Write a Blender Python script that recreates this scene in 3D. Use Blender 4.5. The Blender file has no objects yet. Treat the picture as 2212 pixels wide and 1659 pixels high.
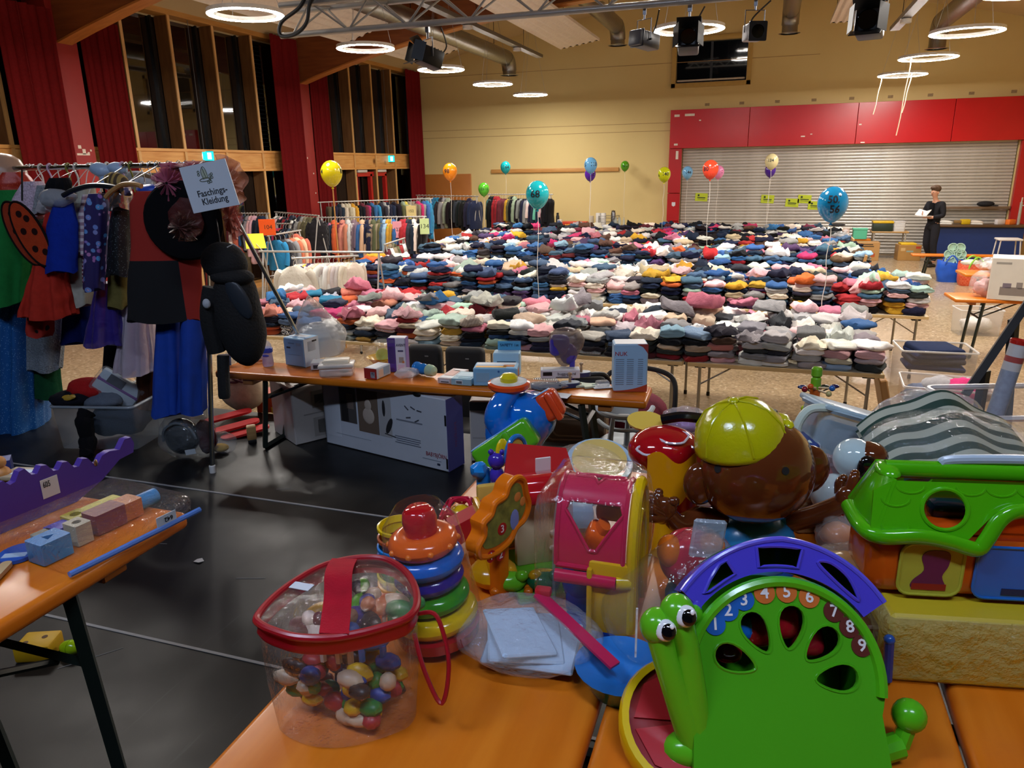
import bpy, bmesh, math, random
from math import pi, sin, cos, sqrt, atan2, tan
from mathutils import Vector as V, Matrix as M, Euler, noise
from mathutils.geometry import tessellate_polygon
RAD = math.radians
SC = bpy.context.scene
COL = SC.collection
rnd = random.Random(7)

# ---------------------------------------------------------------- camera, world, exposure
EYE = V((0, 0, 2.4))
FPX = 1597.19
RIGHT = V((.94799, .31780, -.01784)); UP = V((-.07304, .27176, .95959)); FWD = V((-.30981, .90838, -.28084))
cam_d = bpy.data.cameras.new('camera'); cam = bpy.data.objects.new('camera', cam_d); COL.objects.link(cam)
cam_d.sensor_width = 36; cam_d.lens = 36 * FPX / 2212; cam_d.clip_start = .05; cam_d.clip_end = 200
cam.matrix_world = M((( RIGHT.x, UP.x, -FWD.x, EYE.x), (RIGHT.y, UP.y, -FWD.y, EYE.y), (RIGHT.z, UP.z, -FWD.z, EYE.z), (0, 0, 0, 1)))
SC.camera = cam
W = bpy.data.worlds.new('night'); SC.world = W; W.use_nodes = True
W.node_tree.nodes['Background'].inputs[0].default_value = (.010, .013, .022, 1)
W.node_tree.nodes['Background'].inputs[1].default_value = 1.0
SC.view_settings.view_transform = 'Standard'; SC.view_settings.look = 'None'
SC.view_settings.gamma = 1; SC.view_settings.use_curve_mapping = False
SC.view_settings.exposure = 0.0
SC.cycles.use_denoising = True
SC.cycles.max_bounces = 8; SC.cycles.transparent_max_bounces = 16
SC.cycles.diffuse_bounces = 4; SC.cycles.glossy_bounces = 3; SC.cycles.transmission_bounces = 6
SC.cycles.caustics_reflective = False; SC.cycles.caustics_refractive = False
SC.cycles.sample_clamp_indirect = 6
RING_POWER = 190.0
STAGE_POWER = 58.0
HF = 0.0      # hall floor height
SF = 0.8      # stage floor height
TT = SF + .77 # beer table top
BT = SF + .48 # beer bench top
RZ = RAD(18.8)

def at(px, py, z):
    """where the sight line through a photo pixel meets the level z"""
    d = RIGHT * ((px - 1106) / FPX) - UP * ((py - 829.5) / FPX) + FWD
    return EYE + d * ((z - EYE.z) / d.z)
def aty(px, py, y):
    d = RIGHT * ((px - 1106) / FPX) - UP * ((py - 829.5) / FPX) + FWD
    return EYE + d * (y / d.y)

# ---------------------------------------------------------------- mesh buffer
class MB:
    def __init__(s): s.v = []; s.f = []; s.m = []
    def add(s, vs, fs, mi=0, T=None):
        n = len(s.v)
        s.v += [tuple(T @ V(p)) if T is not None else tuple(p) for p in vs]
        s.f += [tuple(i + n for i in f) for f in fs]; s.m += [mi] * len(fs); return s
    def bm(s, b, mi=0, T=None):
        b.verts.index_update()
        r = s.add([v.co.copy() for v in b.verts], [[v.index for v in f.verts] for f in b.faces], mi, T); b.free(); return r
    def box(s, c, d, mi=0, T=None):
        x, y, z = d[0] / 2, d[1] / 2, d[2] / 2
        vs = [(c[0] + a * x, c[1] + b * y, c[2] + e * z) for a in (-1, 1) for b in (-1, 1) for e in (-1, 1)]
        return s.add(vs, [(0, 1, 3, 2), (4, 6, 7, 5), (0, 4, 5, 1), (2, 3, 7, 6), (0, 2, 6, 4), (1, 5, 7, 3)], mi, T)
    def rbox(s, c, d, r=.01, seg=2, mi=0, T=None, fn=None):
        b = bmesh.new(); bmesh.ops.create_cube(b, size=1)
        for v in b.verts: v.co = V((v.co.x * d[0], v.co.y * d[1], v.co.z * d[2]))
        r = min(r, min(d) * .49)
        bmesh.ops.bevel(b, geom=b.edges[:], offset=r, segments=seg, affect='EDGES', profile=.5)
        for v in b.verts:
            if fn: v.co = V(fn(v.co))
            v.co += V(c)
        return s.bm(b, mi, T)
    def tube(s, pts, r, n=8, closed=False, mi=0, T=None, cap=True):
        pts = [V(p) for p in pts]; k = len(pts)
        rr = r if isinstance(r, (list, tuple)) else [r] * k
        vs = []; fs = []; prev = None
        for i, p in enumerate(pts):
            if closed: t = pts[(i + 1) % k] - pts[i - 1]
            else: t = pts[min(i + 1, k - 1)] - pts[max(i - 1, 0)]
            t.normalize()
            if prev is None:
                a = V((0, 0, 1)) if abs(t.z) < .9 else V((1, 0, 0)); u = t.cross(a).normalized()
            else:
                u = prev - t * prev.dot(t); u.normalize()
            prev = u; w = t.cross(u)
            for j in range(n):
                an = 2 * pi * j / n; vs.append(p + (u * cos(an) + w * sin(an)) * rr[i])
        for i in range(k if closed else k - 1):
            for j in range(n):
                a = i * n + j; b2 = i * n + (j + 1) % n; q = ((i + 1) % k) * n
                fs.append((a, b2, q + (j + 1) % n, q + j))
        if cap and not closed:
            fs.append(tuple(range(n - 1, -1, -1))); fs.append(tuple((k - 1) * n + j for j in range(n)))
        return s.add(vs, fs, mi, T)
    def lathe(s, prof, n=24, mi=0, T=None, a0=0, a1=2 * pi):
        full = abs(a1 - a0 - 2 * pi) < 1e-6; m = n if full else n + 1; vs = []; fs = []
        for (r, z) in prof:
            for j in range(m):
                a = a0 + (a1 - a0) * j / n; vs.append((max(r, 1e-5) * cos(a), max(r, 1e-5) * sin(a), z))
        for i in range(len(prof) - 1):
            for j in range(n):
                j2 = (j + 1) % m; fs.append((i * m + j, i * m + j2, (i + 1) * m + j2, (i + 1) * m + j))
        return s.add(vs, fs, mi, T)
    def ell(s, c, r, nu=20, nv=12, mi=0, T=None, fn=None):
        if not isinstance(r, (tuple, list)): r = (r, r, r)
        vs = []; fs = []
        for i in range(nv + 1):
            t = pi * i / nv - pi / 2
            for j in range(nu):
                a = 2 * pi * j / nu
                p = V((cos(t) * cos(a), cos(t) * sin(a), sin(t)))
                if i in (0, nv): p = V((1e-4 * cos(a), 1e-4 * sin(a), p.z))
                p = V((p.x * r[0], p.y * r[1], p.z * r[2]))
                if fn: p = V(fn(p))
                vs.append(p + V(c))
        for i in range(nv):
            for j in range(nu):
                fs.append((i * nu + j, i * nu + (j + 1) % nu, (i + 1) * nu + (j + 1) % nu, (i + 1) * nu + j))
        return s.add(vs, fs, mi, T)
    def grid(s, fn, nu, nv, cu=False, mi=0, T=None):
        m = nu if cu else nu + 1; vs = []; fs = []
        for i in range(nv + 1):
            for j in range(m): vs.append(V(fn(j / nu, i / nv)))
        for i in range(nv):
            for j in range(nu):
                j2 = (j + 1) % m; fs.append((i * m + j, i * m + j2, (i + 1) * m + j2, (i + 1) * m + j))
        return s.add(vs, fs, mi, T)
    def prism(s, loops, z0, z1, mi=0, T=None):
        """extrude a 2D outline (first loop) with holes (the others) along z"""
        if not isinstance(loops[0][0], (tuple, list)): loops = [loops]
        def area(l): return sum(l[i - 1][0] * l[i][1] - l[i][0] * l[i - 1][1] for i in range(len(l)))
        L = []
        for i, l in enumerate(loops):
            l = [(p[0], p[1]) for p in l]
            if (area(l) > 0) != (i == 0): l = l[::-1]
            L.append(l)
        flat = [p for l in L for p in l]; n = len(flat)
        tri = tessellate_polygon([[V((p[0], p[1], 0)) for p in l] for l in L])
        vs = [(p[0], p[1], z0) for p in flat] + [(p[0], p[1], z1) for p in flat]; fs = []
        for t in tri:
            a, b, c = t
            ar = (flat[b][0] - flat[a][0]) * (flat[c][1] - flat[a][1]) - (flat[c][0] - flat[a][0]) * (flat[b][1] - flat[a][1])
            if ar < 0: a, b, c = a, c, b
            fs.append((c, b, a)); fs.append((a + n, b + n, c + n))
        o = 0
        for l in L:
            k = len(l)
            for i in range(k): fs.append((o + i, o + (i + 1) % k, n + o + (i + 1) % k, n + o + i))
            o += k
        return s.add(vs, fs, mi, T)
    def mesh(s, name, mats, smooth=35, sub=0):
        me = bpy.data.meshes.new(name); me.from_pydata(s.v, [], s.f)
        for m in (mats if isinstance(mats, (list, tuple)) else [mats]): me.materials.append(m)
        if any(s.m): me.polygons.foreach_set('material_index', s.m)
        me.update()
        if smooth:
            me.polygons.foreach_set('use_smooth', [True] * len(me.polygons))
            try: me.set_sharp_from_angle(angle=RAD(smooth))
            except Exception: pass
        return me
def link(name, me, parent=None, loc=None, rot=None):
    o = bpy.data.objects.new(name, me); COL.objects.link(o)
    if parent: o.parent = parent
    if loc is not None: o.location = loc
    if rot is not None: o.rotation_euler = rot
    return o
def obj(name, mb, mats, parent=None, loc=None, rot=None, smooth=35):
    return link(name, mb.mesh(name, mats, smooth), parent, loc, rot)
def tag(o, label=None, cat=None, group=None, kind=None):
    if label: o['label'] = label
    if cat: o['category'] = cat
    if group: o['group'] = group
    if kind: o['kind'] = kind
    return o
def thing(name, label, cat, loc=(0, 0, 0), rz=0, group=None, rot=None):
    o = bpy.data.objects.new(name, None); COL.objects.link(o); o.location = loc
    o.rotation_euler = rot if rot else (0, 0, rz); o.empty_display_size = .05
    return tag(o, label, cat, group)
def struct(name, mb, m, parent=None, smooth=30):
    o = obj(name, mb, m, parent, smooth=smooth)
    if not parent: o['kind'] = 'structure'
    return o
def kids(o): return [c for c in bpy.data.objects if c.parent == o]
def dup(src, ch, loc, rz=0, label=None, group=None, rot=None):
    """copy a thing with its parts; ch = [(part, [sub-parts])]"""
    r = src.copy(); COL.objects.link(r); r.location = loc; r.rotation_euler = rot if rot else (0, 0, rz)
    if label: r['label'] = label
    if group: r['group'] = group
    for c, subs in ch:
        k = c.copy(); COL.objects.link(k); k.parent = r
        for s_ in subs:
            q = s_.copy(); COL.objects.link(q); q.parent = k
    return r
def tree(o): return [(c, kids(c)) for c in kids(o)]
def XF(loc=(0, 0, 0), rot=(0, 0, 0), s=1):
    sc = M.Diagonal((s, s, s, 1)) if not isinstance(s, (tuple, list)) else M.Diagonal((*s, 1))
    return M.Translation(V(loc)) @ Euler(rot, 'XYZ').to_matrix().to_4x4() @ sc
def circle(r, n=32, c=(0, 0), a0=0, ry=None): return [(c[0] + r * cos(a0 + 2 * pi * i / n), c[1] + (ry or r) * sin(a0 + 2 * pi * i / n)) for i in range(n)]
def rrect(w, h, r, n=4, c=(0, 0)):
    out = []
    for (sx, sy, a) in ((1, 1, 0), (-1, 1, pi / 2), (-1, -1, pi), (1, -1, 3 * pi / 2)):
        for i in range(n + 1):
            t = a + pi / 2 * i / n; out.append((c[0] + sx * (w / 2 - r) + r * cos(t), c[1] + sy * (h / 2 - r) + r * sin(t)))
    return out
def spline(pts, n=6, closed=False):
    pts = [V(p) for p in pts]; k = len(pts); out = []
    for i in range(k if closed else k - 1):
        p0 = pts[(i - 1) % k] if closed or i > 0 else pts[i]; p1 = pts[i]; p2 = pts[(i + 1) % k]
        p3 = pts[(i + 2) % k] if closed or i + 2 < k else p2
        for j in range(n):
            t = j / n
            out.append(.5 * ((2 * p1) + (p2 - p0) * t + (2 * p0 - 5 * p1 + 4 * p2 - p3) * t * t + (3 * p1 - p0 - 3 * p2 + p3) * t ** 3))
    if not closed: out.append(pts[-1])
    return out
def spline2(pts, n=6, closed=True): return [(p.x, p.y) for p in spline([(a, b, 0) for a, b in pts], n, closed)]

# ---------------------------------------------------------------- materials
def lin(h):
    if isinstance(h, str):
        h = h.lstrip('#'); c = [int(h[i:i + 2], 16) / 255 for i in (0, 2, 4)]
    else: c = list(h)
    return tuple((x / 12.92 if x <= .04045 else ((x + .055) / 1.055) ** 2.4) for x in c)
_mc = {}
class NT:
    def __init__(s, name):
        s.m = bpy.data.materials.new(name); s.m.use_nodes = True; s.t = s.m.node_tree; s.t.nodes.clear()
        s.out = s.n('ShaderNodeOutputMaterial')
    def n(s, ty, **kw):
        nd = s.t.nodes.new(ty)
        for k, v in kw.items():
            if hasattr(nd, k) and not k.startswith('i_'): setattr(nd, k, v)
        return nd
    def l(s, a, b): s.t.links.new(a, b)
    def noise(s, scale, detail=3, coord='Object', rough=.5, stretch=None):
        tc = s.n('ShaderNodeTexCoord'); nz = s.n('ShaderNodeTexNoise')
        nz.inputs['Scale'].default_value = scale; nz.inputs['Detail'].default_value = detail; nz.inputs['Roughness'].default_value = rough
        src = tc.outputs[coord]
        if stretch:
            mp = s.n('ShaderNodeMapping'); mp.inputs['Scale'].default_value = stretch; s.l(src, mp.inputs[0]); src = mp.outputs[0]
        s.l(src, nz.inputs['Vector']); return nz
    def ramp(s, src, stops):
        r = s.n('ShaderNodeValToRGB'); e = r.color_ramp.elements
        while len(e) < len(stops): e.new(.5)
        for q, (p, c) in zip(e, stops): q.position = p; q.color = (*lin(c), 1) if not isinstance(c, float) else (c, c, c, 1)
        s.l(src, r.inputs[0]); return r
    def mix(s, fac, a, b, mode='MIX'):
        m = s.n('ShaderNodeMix', data_type='RGBA', blend_type=mode)
        for sock, v in ((m.inputs[0], fac), (m.inputs[6], a), (m.inputs[7], b)):
            if hasattr(v, 'is_linked') or hasattr(v, 'links'): s.l(v, sock)
            elif isinstance(v, (int, float)): sock.default_value = v
            else: sock.default_value = (*lin(v), 1)
        return m.outputs[2]
    def bump(s, h, strength=.3, dist=.01):
        b = s.n('ShaderNodeBump'); b.inputs['Strength'].default_value = strength; b.inputs['Distance'].default_value = dist
        s.l(h, b.inputs['Height']); return b.outputs[0]
    def pbr(s, col, rough=.5, metal=0, spec=.5, nrm=None, coat=0, sheen=0, alpha=None, trans=0, emit=None, sss=0):
        p = s.n('ShaderNodeBsdfPrincipled')
        def put(k, v):
            if v is None: return
            i = p.inputs[k]
            if hasattr(v, 'links'): s.l(v, i)
            elif isinstance(v, (int, float)): i.default_value = v
            else: i.default_value = (*lin(v), 1)
        put('Base Color', col); put('Roughness', rough); put('Metallic', metal); put('Specular IOR Level', spec)
        put('Normal', nrm); put('Coat Weight', coat); put('Sheen Weight', sheen); put('Alpha', alpha); put('Transmission Weight', trans)
        if emit: put('Emission Color', emit[0]); put('Emission Strength', emit[1])
        s.l(p.outputs[0], s.out.inputs[0]); return p
def plain(col, rough=.5, metal=0, vary=.06, scale=12, bump=0, bscale=40, coat=0, spec=.5):
    key = ('p', col, rough, metal, vary, scale, bump, bscale, coat, spec)
    if key in _mc: return _mc[key]
    t = NT('paint_' + str(len(_mc))); nz = t.noise(scale)
    c = t.mix(nz.outputs[0], tuple(max(0, x * (1 - vary)) for x in srgb(col)), tuple(min(1, x * (1 + vary)) for x in srgb(col)))
    nr = None
    if bump: nr = t.bump(t.noise(bscale, 4).outputs[0], bump, .01)
    t.pbr(c, rough, metal, spec, nr, coat); _mc[key] = t.m; return t.m
def srgb(h):
    if isinstance(h, str): h = h.lstrip('#'); return tuple(int(h[i:i + 2], 16) / 255 for i in (0, 2, 4))
    return tuple(h)
def plastic(col, rough=.18): return plain(col, rough, 0, .04, 6, .02, 60, 0, .5)
def gloss(col): return plain(col, .08, 0, .03, 5, 0, 40, .4, .5)
def cloth(col, rough=.95, bump=.35, bscale=180, vary=.12): return plain(col, rough, 0, vary, 30, bump, bscale, 0, .15)
def metal(col='#c8c8cc', rough=.25): return plain(col, rough, 1, .04, 20)
def card(col, rough=.45): return plain(col, rough, 0, .03, 8, 0, 40, 0, .4)
def film(tint='#ffffff', amount=.12, rough=.06, bump=.5, bscale=9):
    """thin clear plastic: mostly see-through, crinkled shiny skin"""
    key = ('f', tint, amount, rough, bump, bscale)
    if key in _mc: return _mc[key]
    t = NT('clear_film_' + str(len(_mc)))
    nz = t.noise(bscale, 5, rough=.6); nr = t.bump(nz.outputs[0], bump, .04)
    tr = t.n('ShaderNodeBsdfTransparent'); gl = t.n('ShaderNodeBsdfGlossy'); df = t.n('ShaderNodeBsdfDiffuse')
    tr.inputs[0].default_value = (*[.75 + .25 * x for x in lin(tint)], 1)
    gl.inputs['Roughness'].default_value = rough; t.l(nr, gl.inputs['Normal']); df.inputs[0].default_value = (*lin(tint), 1); t.l(nr, df.inputs['Normal'])
    fr = t.n('ShaderNodeLayerWeight'); t.l(nr, fr.inputs['Normal']); pw = t.n('ShaderNodeMath', operation='POWER'); t.l(fr.outputs['Facing'], pw.inputs[0]); pw.inputs[1].default_value = 3.5
    a = t.n('ShaderNodeMixShader'); a.inputs[0].default_value = amount; t.l(tr.outputs[0], a.inputs[1]); t.l(df.outputs[0], a.inputs[2])
    b = t.n('ShaderNodeMixShader')
    ml = t.n('ShaderNodeMath', operation='MULTIPLY_ADD'); t.l(pw.outputs[0], ml.inputs[0]); ml.inputs[1].default_value = .5; ml.inputs[2].default_value = .025
    t.l(ml.outputs[0], b.inputs[0]); t.l(a.outputs[0], b.inputs[1]); t.l(gl.outputs[0], b.inputs[2]); t.l(b.outputs[0], t.out.inputs[0])
    _mc[key] = t.m; return t.m
def frosted(tint='#eef2f4', amount=.45): return film(tint, amount, .25, .1, 20)
def emit(col, strength):
    key = ('e', col, strength)
    if key in _mc: return _mc[key]
    t = NT('lamp_light_' + str(len(_mc))); e = t.n('ShaderNodeEmission'); e.inputs[0].default_value = (*lin(col), 1); e.inputs[1].default_value = strength
    t.l(e.outputs[0], t.out.inputs[0]); _mc[key] = t.m; return t.m
def wood(a, b, rough=.45, scale=3, stretch=(1, 12, 12), knots=0):
    key = ('w', a, b, rough, scale, stretch, knots)
    if key in _mc: return _mc[key]
    t = NT('wood_' + str(len(_mc))); nz = t.noise(scale, 6, stretch=stretch); r = t.ramp(nz.outputs[0], [(.3, a), (.7, b)])
    c = r.outputs[0]
    if knots:
        tc = t.n('ShaderNodeTexCoord'); vo = t.n('ShaderNodeTexVoronoi'); vo.inputs['Scale'].default_value = knots; t.l(tc.outputs['Object'], vo.inputs['Vector'])
        k = t.ramp(vo.outputs['Distance'], [(.05, 1.0), (.12, 0.0)]); c = t.mix(k.outputs[0], c, '#6b3f1c')
    t.pbr(c, rough, 0, .4, t.bump(nz.outputs[0], .08, .005)); _mc[key] = t.m; return t.m
def fabric_obj(stripe=0, name='fabric'):
    """cloth whose colour is the object's own colour"""
    key = ('fo', stripe)
    if key in _mc: return _mc[key]
    t = NT(name); oi = t.n('ShaderNodeObjectInfo'); nz = t.noise(60, 5); c = t.mix(.12, oi.outputs['Color'], nz.outputs[0], 'OVERLAY')
    if stripe:
        tc = t.n('ShaderNodeTexCoord'); wv = t.n('ShaderNodeTexWave'); wv.bands_direction = 'Y' if stripe == 1 else 'X'; wv.inputs['Scale'].default_value = 14
        t.l(tc.outputs['Object'], wv.inputs['Vector']); r = t.ramp(wv.outputs[0], [(.45, 0.0), (.55, 1.0)])
        c = t.mix(r.outputs[0], c, '#e6e2dc' if stripe == 1 else '#20242e')
    t.pbr(c, .95, 0, .15, t.bump(t.noise(25, 4).outputs[0], .6, .012), sheen=.1); _mc[key] = t.m; return t.m
FONT_CACHE = {}
def text(s, size, m, parent, loc, rot, name='lettering', ex=.0006, align='CENTER', sx=1, bend=None):
    cu = bpy.data.curves.new('t', 'FONT'); cu.body = s; cu.size = size; cu.align_x = align; cu.align_y = 'CENTER'; cu.extrude = ex; cu.resolution_u = 2
    if bend: cu.offset = size * .015
    o = bpy.data.objects.new('t', cu); COL.objects.link(o)
    dg = bpy.context.evaluated_depsgraph_get(); me = bpy.data.meshes.new_from_object(o.evaluated_get(dg))
    bpy.data.objects.remove(o); bpy.data.curves.remove(cu)
    me.materials.clear(); me.materials.append(m); me.name = name
    if sx != 1:
        for v in me.vertices: v.co.x *= sx
    if bend:
        for v in me.vertices: v.co = V(bend(v.co))
    return link(name, me, parent, loc, rot)
def bars(parent, rows, m, T, name='printed_lines'):
    """rows of small print as thin raised bars: (x, z, w, h) on the local xz face"""
    b = MB()
    for (x, z, w, h) in rows: b.box((x, 0, z), (w, .0012, h))
    o = obj(name, b, m, parent); o.matrix_local = T; o['kind'] = 'stuff'; return o
INK = None
# ---------------------------------------------------------------- room materials
def m_floor():
    t = NT('terrazzo'); tc = t.n('ShaderNodeTexCoord'); vo = t.n('ShaderNodeTexVoronoi'); vo.inputs['Scale'].default_value = 38
    t.l(tc.outputs['Object'], vo.inputs['Vector'])
    c = t.ramp(vo.outputs['Color'], [(0, '#86735a'), (.4, '#a08a6a'), (.8, '#b09a7a'), (1, '#d4c4a6')])
    n2 = t.noise(.6, 4); c2 = t.mix(t.ramp(n2.outputs[0], [(.35, 0.0), (.7, .35)]).outputs[0], c.outputs[0], '#96836a')
    t.pbr(c2, t.ramp(n2.outputs[0], [(.3, .18), (.7, .32)]).outputs[0], 0, .5); return t.m
def m_stage():
    t = NT('stage_lino'); n1 = t.noise(2.2, 6); sc = t.noise(30, 8, stretch=(1, .08, 1)); 
    k = t.ramp(sc.outputs[0], [(.66, 0.0), (.74, .5)])
    c = t.mix(n1.outputs[0], '#08090a', '#101113'); c = t.mix(k.outputs[0], c, '#2c2d30')
    t.pbr(c, t.ramp(n1.outputs[0], [(.3, .34), (.7, .52)]).outputs[0], 0, .35, t.bump(t.noise(7, 3).outputs[0], .04, .01)); return t.m
def m_plaster(col, dark):
    t = NT('plaster'); n1 = t.noise(.8, 4); c = t.mix(t.ramp(n1.outputs[0], [(.3, 0.0), (.75, .5)]).outputs[0], col, dark)
    t.pbr(c, .75, 0, .3, t.bump(t.noise(90, 3).outputs[0], .08, .005)); return t.m
YELLOW = m_plaster('#dbc58a', '#d2b97c')
CEIL = m_plaster('#d0bb92', '#c6ae84')
RED = plain('#b01018', .35, 0, .05, 3)
REDCOL = plain('#8f1713', .6, 0, .08, 2)
PINE = wood('#c98a45', '#dfa762', .4, 2.2, (10, 1, 10), 1.1)
FIN = wood('#6f4a2a', '#87603a', .5, 2.0, (8, 8, 1))
GLULAM = wood('#7d4426', '#98582f', .45, 1.5, (1, 9, 9))
BLACK = plain('#0d0d0f', .5)
STEEL = metal('#b9bbc0', .28)
GALV = metal('#9b9a96', .38)
YB = 22.0; XL = -10.4; XR = 6.8
def arch(x): return 6.55 - .0183 * (x + 1.8) ** 2
# floor, stage
struct('floor', MB().box(((XL - .4 + XR) / 2, (3.9 + YB + .4) / 2, -.1), (XR - XL + .6, YB - 3.2, .2)), m_floor())
b = MB().box((-1.8, -.5, SF - .04), (17.0, 9.1, .08)); st = struct('floor_stage', b, m_stage())
tape = MB().box((0, 0, 0), (9, .012, .003)); tm = tape.mesh('seam', plain('#8b8d90', .5))
for (y, x0) in ((2.86, 0), (1.75, .4), (.62, 0)): link('seam_tape', tm, st, (x0 - 1.5, y, SF + .0012))
sk = MB()
for (x, y, a, l) in [(-1.9, 2.2, .3, .12), (-2.1, 1.6, .9, .2), (-1.2, 2.5, .2, .07), (-1.6, 2.35, .6, .1), (-2.6, 2.3, .25, .3), (-1.5, 1.9, 1.2, .05), (-2.3, 3.0, .4, .08), (-1.9, 1.45, -.5, .25), (-1.35, 3.2, .8, .12)]:
    sk.box((0, 0, 0), (l, .003, .001), 0, XF((x, y, SF + .0008), (0, 0, a)))
obj('scuff_mark', sk, plain('#6d6f72', .6), st)
struct('trim_1', MB().box((-1.8, 4.03, SF / 2 - .04), (17.0, .04, SF - .08)), BLACK)
# back wall with red serving hatch
wall = MB()
xs = [XL - .4] + [XL + i * (XR - XL) / 24 for i in range(25)] + [XR + .2]
out = [(xs[0], 0)] + [(xs[-1], 0)] + [(x, arch(x) + .1) for x in reversed(xs)]
hatch = [(-2.36, .0), (5.74, .0), (5.74, 2.83), (-2.36, 2.83)]
ctl = [(-2.62, 4.52), (-.78, 4.52), (-.78, 5.55), (-2.62, 5.55)]
out = [(xs[0], 0), (-2.36, 0), (-2.36, 2.83), (5.74, 2.83), (5.74, 0), (xs[-1], 0)] + [(x, arch(x) + .1) for x in reversed(xs)]
wall.prism([out, ctl], 0, .3, 0, M(((1, 0, 0, 0), (0, 0, 1, YB), (0, 1, 0, 0), (0, 0, 0, 1))))
wb = struct('wall_back', wall, YELLOW, smooth=0)
for nm, z, x0, x1 in (('trim_2', 3.52, -10.4, -2.7), ('trim_3', 3.31, -10.4, -2.7), ('trim_4', 5.05, -10.3, 1.0)):
    struct(nm, MB().box(((x0 + x1) / 2, YB - .002, z), (x1 - x0, .008, .012)), plain('#a5855a', .8))
# wainscot door beside the curtain
struct('door_1', MB().rbox((-9.55, YB - .03, 1.12), (1.7, .06, 2.24), .01), wood('#a8672f', '#b9773a', .4, 1.2, (1, 6, 1)))
# shutter slats
sh = tag(thing('roller_shutter', None, None), kind='structure'); sh.name = 'shutter'
sl = MB(); prof = [(0, 0), (-.022, .012), (-.03, .035), (-.022, .062), (-.004, .074), (0, .08)]
sl.add([(x, p[0], p[1]) for x in (-4.03, 4.03) for p in prof], [(i, i + 6, i + 7, i + 1) for i in range(5)] + [(5, 4, 3, 2, 1, 0), (6, 7, 8, 9, 10, 11), (0, 5, 11, 6)])
t = NT('shutter_aluminium'); n1 = t.noise(1.2, 4, stretch=(1, 1, .02)); 
c = t.ramp(n1.outputs[0], [(.3, '#b5b0a8'), (.7, '#ccc7bf')])
t.pbr(c.outputs[0], .33, .25, .5); slm = sl.mesh('slat', t.m, 60)
for i in range(36): link('slat', slm, sh, (1.69, YB + .08, .0 + i * .0795))
for i in range(12):
    x = -1.9 + i * .66
    rb = MB()
    for k in range(0, 36): rb.box((0, 0, k * .0795), (.05 + .03 * ((k * 7 + i) % 3), .004, .009))
    o_ = obj('rust_mark', rb, plain('#8a6a40', .8), sh, (x, YB + .0785, .003))
struct('trim_5', MB().box((1.69, YB + .16, 1.4), (8.1, .02, 2.9)), BLACK)
# red surround in panels
hd = tag(thing('x', None, None), kind='structure'); hd.name = 'trim_6'
px = [-2.7, -.62, 2.02, 4.2, 6.6]
for a, c in zip(px, px[1:]):
    obj('panel', MB().rbox(((a + c) / 2, YB - .11, 3.33), (c - a - .012, .2, 1.0), .004, 1), plain('#bb0d16', .27, 0, .04, 2), hd)
for z0, z1 in ((0, .85), (.86, 1.62), (1.63, 2.825)):
    obj('post_panel', MB().rbox((-2.53, YB - .09, (z0 + z1) / 2), (.34, .16, z1 - z0 - .006), .004, 1), RED, hd)
obj('post_panel', MB().rbox((5.94, YB - .09, 1.41), (.36, .16, 2.82), .004, 1), RED, hd)
tp = MB()
for (x, z, w, h) in [(-2.52, 3.68, .14, .06), (-2.18, 3.69, .26, .06), (-2.52, 2.93, .1, .05), (-2.48, 2.65, .07, .22), (-1.9, 3.54, .05, .03), (.75, 3.05, .1, .03), (.95, 3.1, .05, .02), (2.2, 2.86, .1, .03), (2.1, 3.3, .06, .03)]:
    tp.box((x, YB - .2115 if z > 2.84 else YB - .1715, z), (w, .002, h))
obj('torn_patch', tp, plain('#dcd2c6', .8), hd)
# small white shield sticker on the post
obj('sticker', MB().prism([(-.05, .06), (-.05, -.03), (0, -.06), (.05, -.03), (.05, .06)], 0, .003, 0, XF((-2.52, YB - .171, 1.32), (pi / 2, 0, 0))), plain('#d8d6e0', .5), hd)
bl = MB()
for i in range(10): bl.box((-1.75 + i * .9, YB - .004, 3.95), (.12, .004, .07))
struct('trim_7', bl, plain('#8f7a5a', .9, 0, .4, 60))
# dark control room window
cw = tag(thing('x', None, None), kind='structure'); cw.name = 'window_1'
GLASS_DARK = plain('#060607', .03, 0, .02, 3, 0, 40, .5, 1.0)
f = MB()
for (x, z, w, h) in ((-1.7, 4.46, 2.08, .12), (-1.7, 5.61, 2.08, .12), (-2.68, 5.035, .12, 1.27), (-.72, 5.035, .12, 1.27)): f.rbox((x, YB - .03, z), (w, .08, h), .01)
obj('frame', f, plain('#b99a55', .6), cw)
for x in (-2.17, -1.23):
    o = obj('pane', MB().box((0, 0, 0), (.88, .02, .98)), GLASS_DARK, cw, (x, YB + .08, 5.03), (RAD(5.7), 0, 0))
obj('sash', MB().box((0, 0, 0), (.06, .03, 1.0)), plain('#1a1a1c', .3), cw, (-1.7, YB + .07, 5.03), (RAD(5.7), 0, 0))
obj('blind_rail', MB().rbox((-1.7, YB + .02, 4.58), (1.78, .06, .05), .02), plain('#cfcac0', .4), cw)
# wooden coat rail
struct('trim_8', MB().rbox((-6.08, YB - .03, 2.3), (3.9, .05, .11), .008), wood('#b98345', '#cf9a58', .5, 2, (1, 8, 8)))
# ceiling: shallow arch
ce = MB(); n = 36
ce.grid(lambda u, v: (XL - .4 + u * (XR - XL + .6), -5.2 + v * (YB + 5.6), arch(XL - .4 + u * (XR - XL + .6))), n, 4)
struct('ceiling', ce, CEIL, smooth=60)
# hidden sides of the room
struct('wall_right', MB().box((XR + .1, 8.5, 3.6), (.2, 28, 7.3)), YELLOW)
struct('wall_front', MB().box((-1, -5.1, 3.6), (19, .2, 7.3)), plain('#141416', .8))
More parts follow.
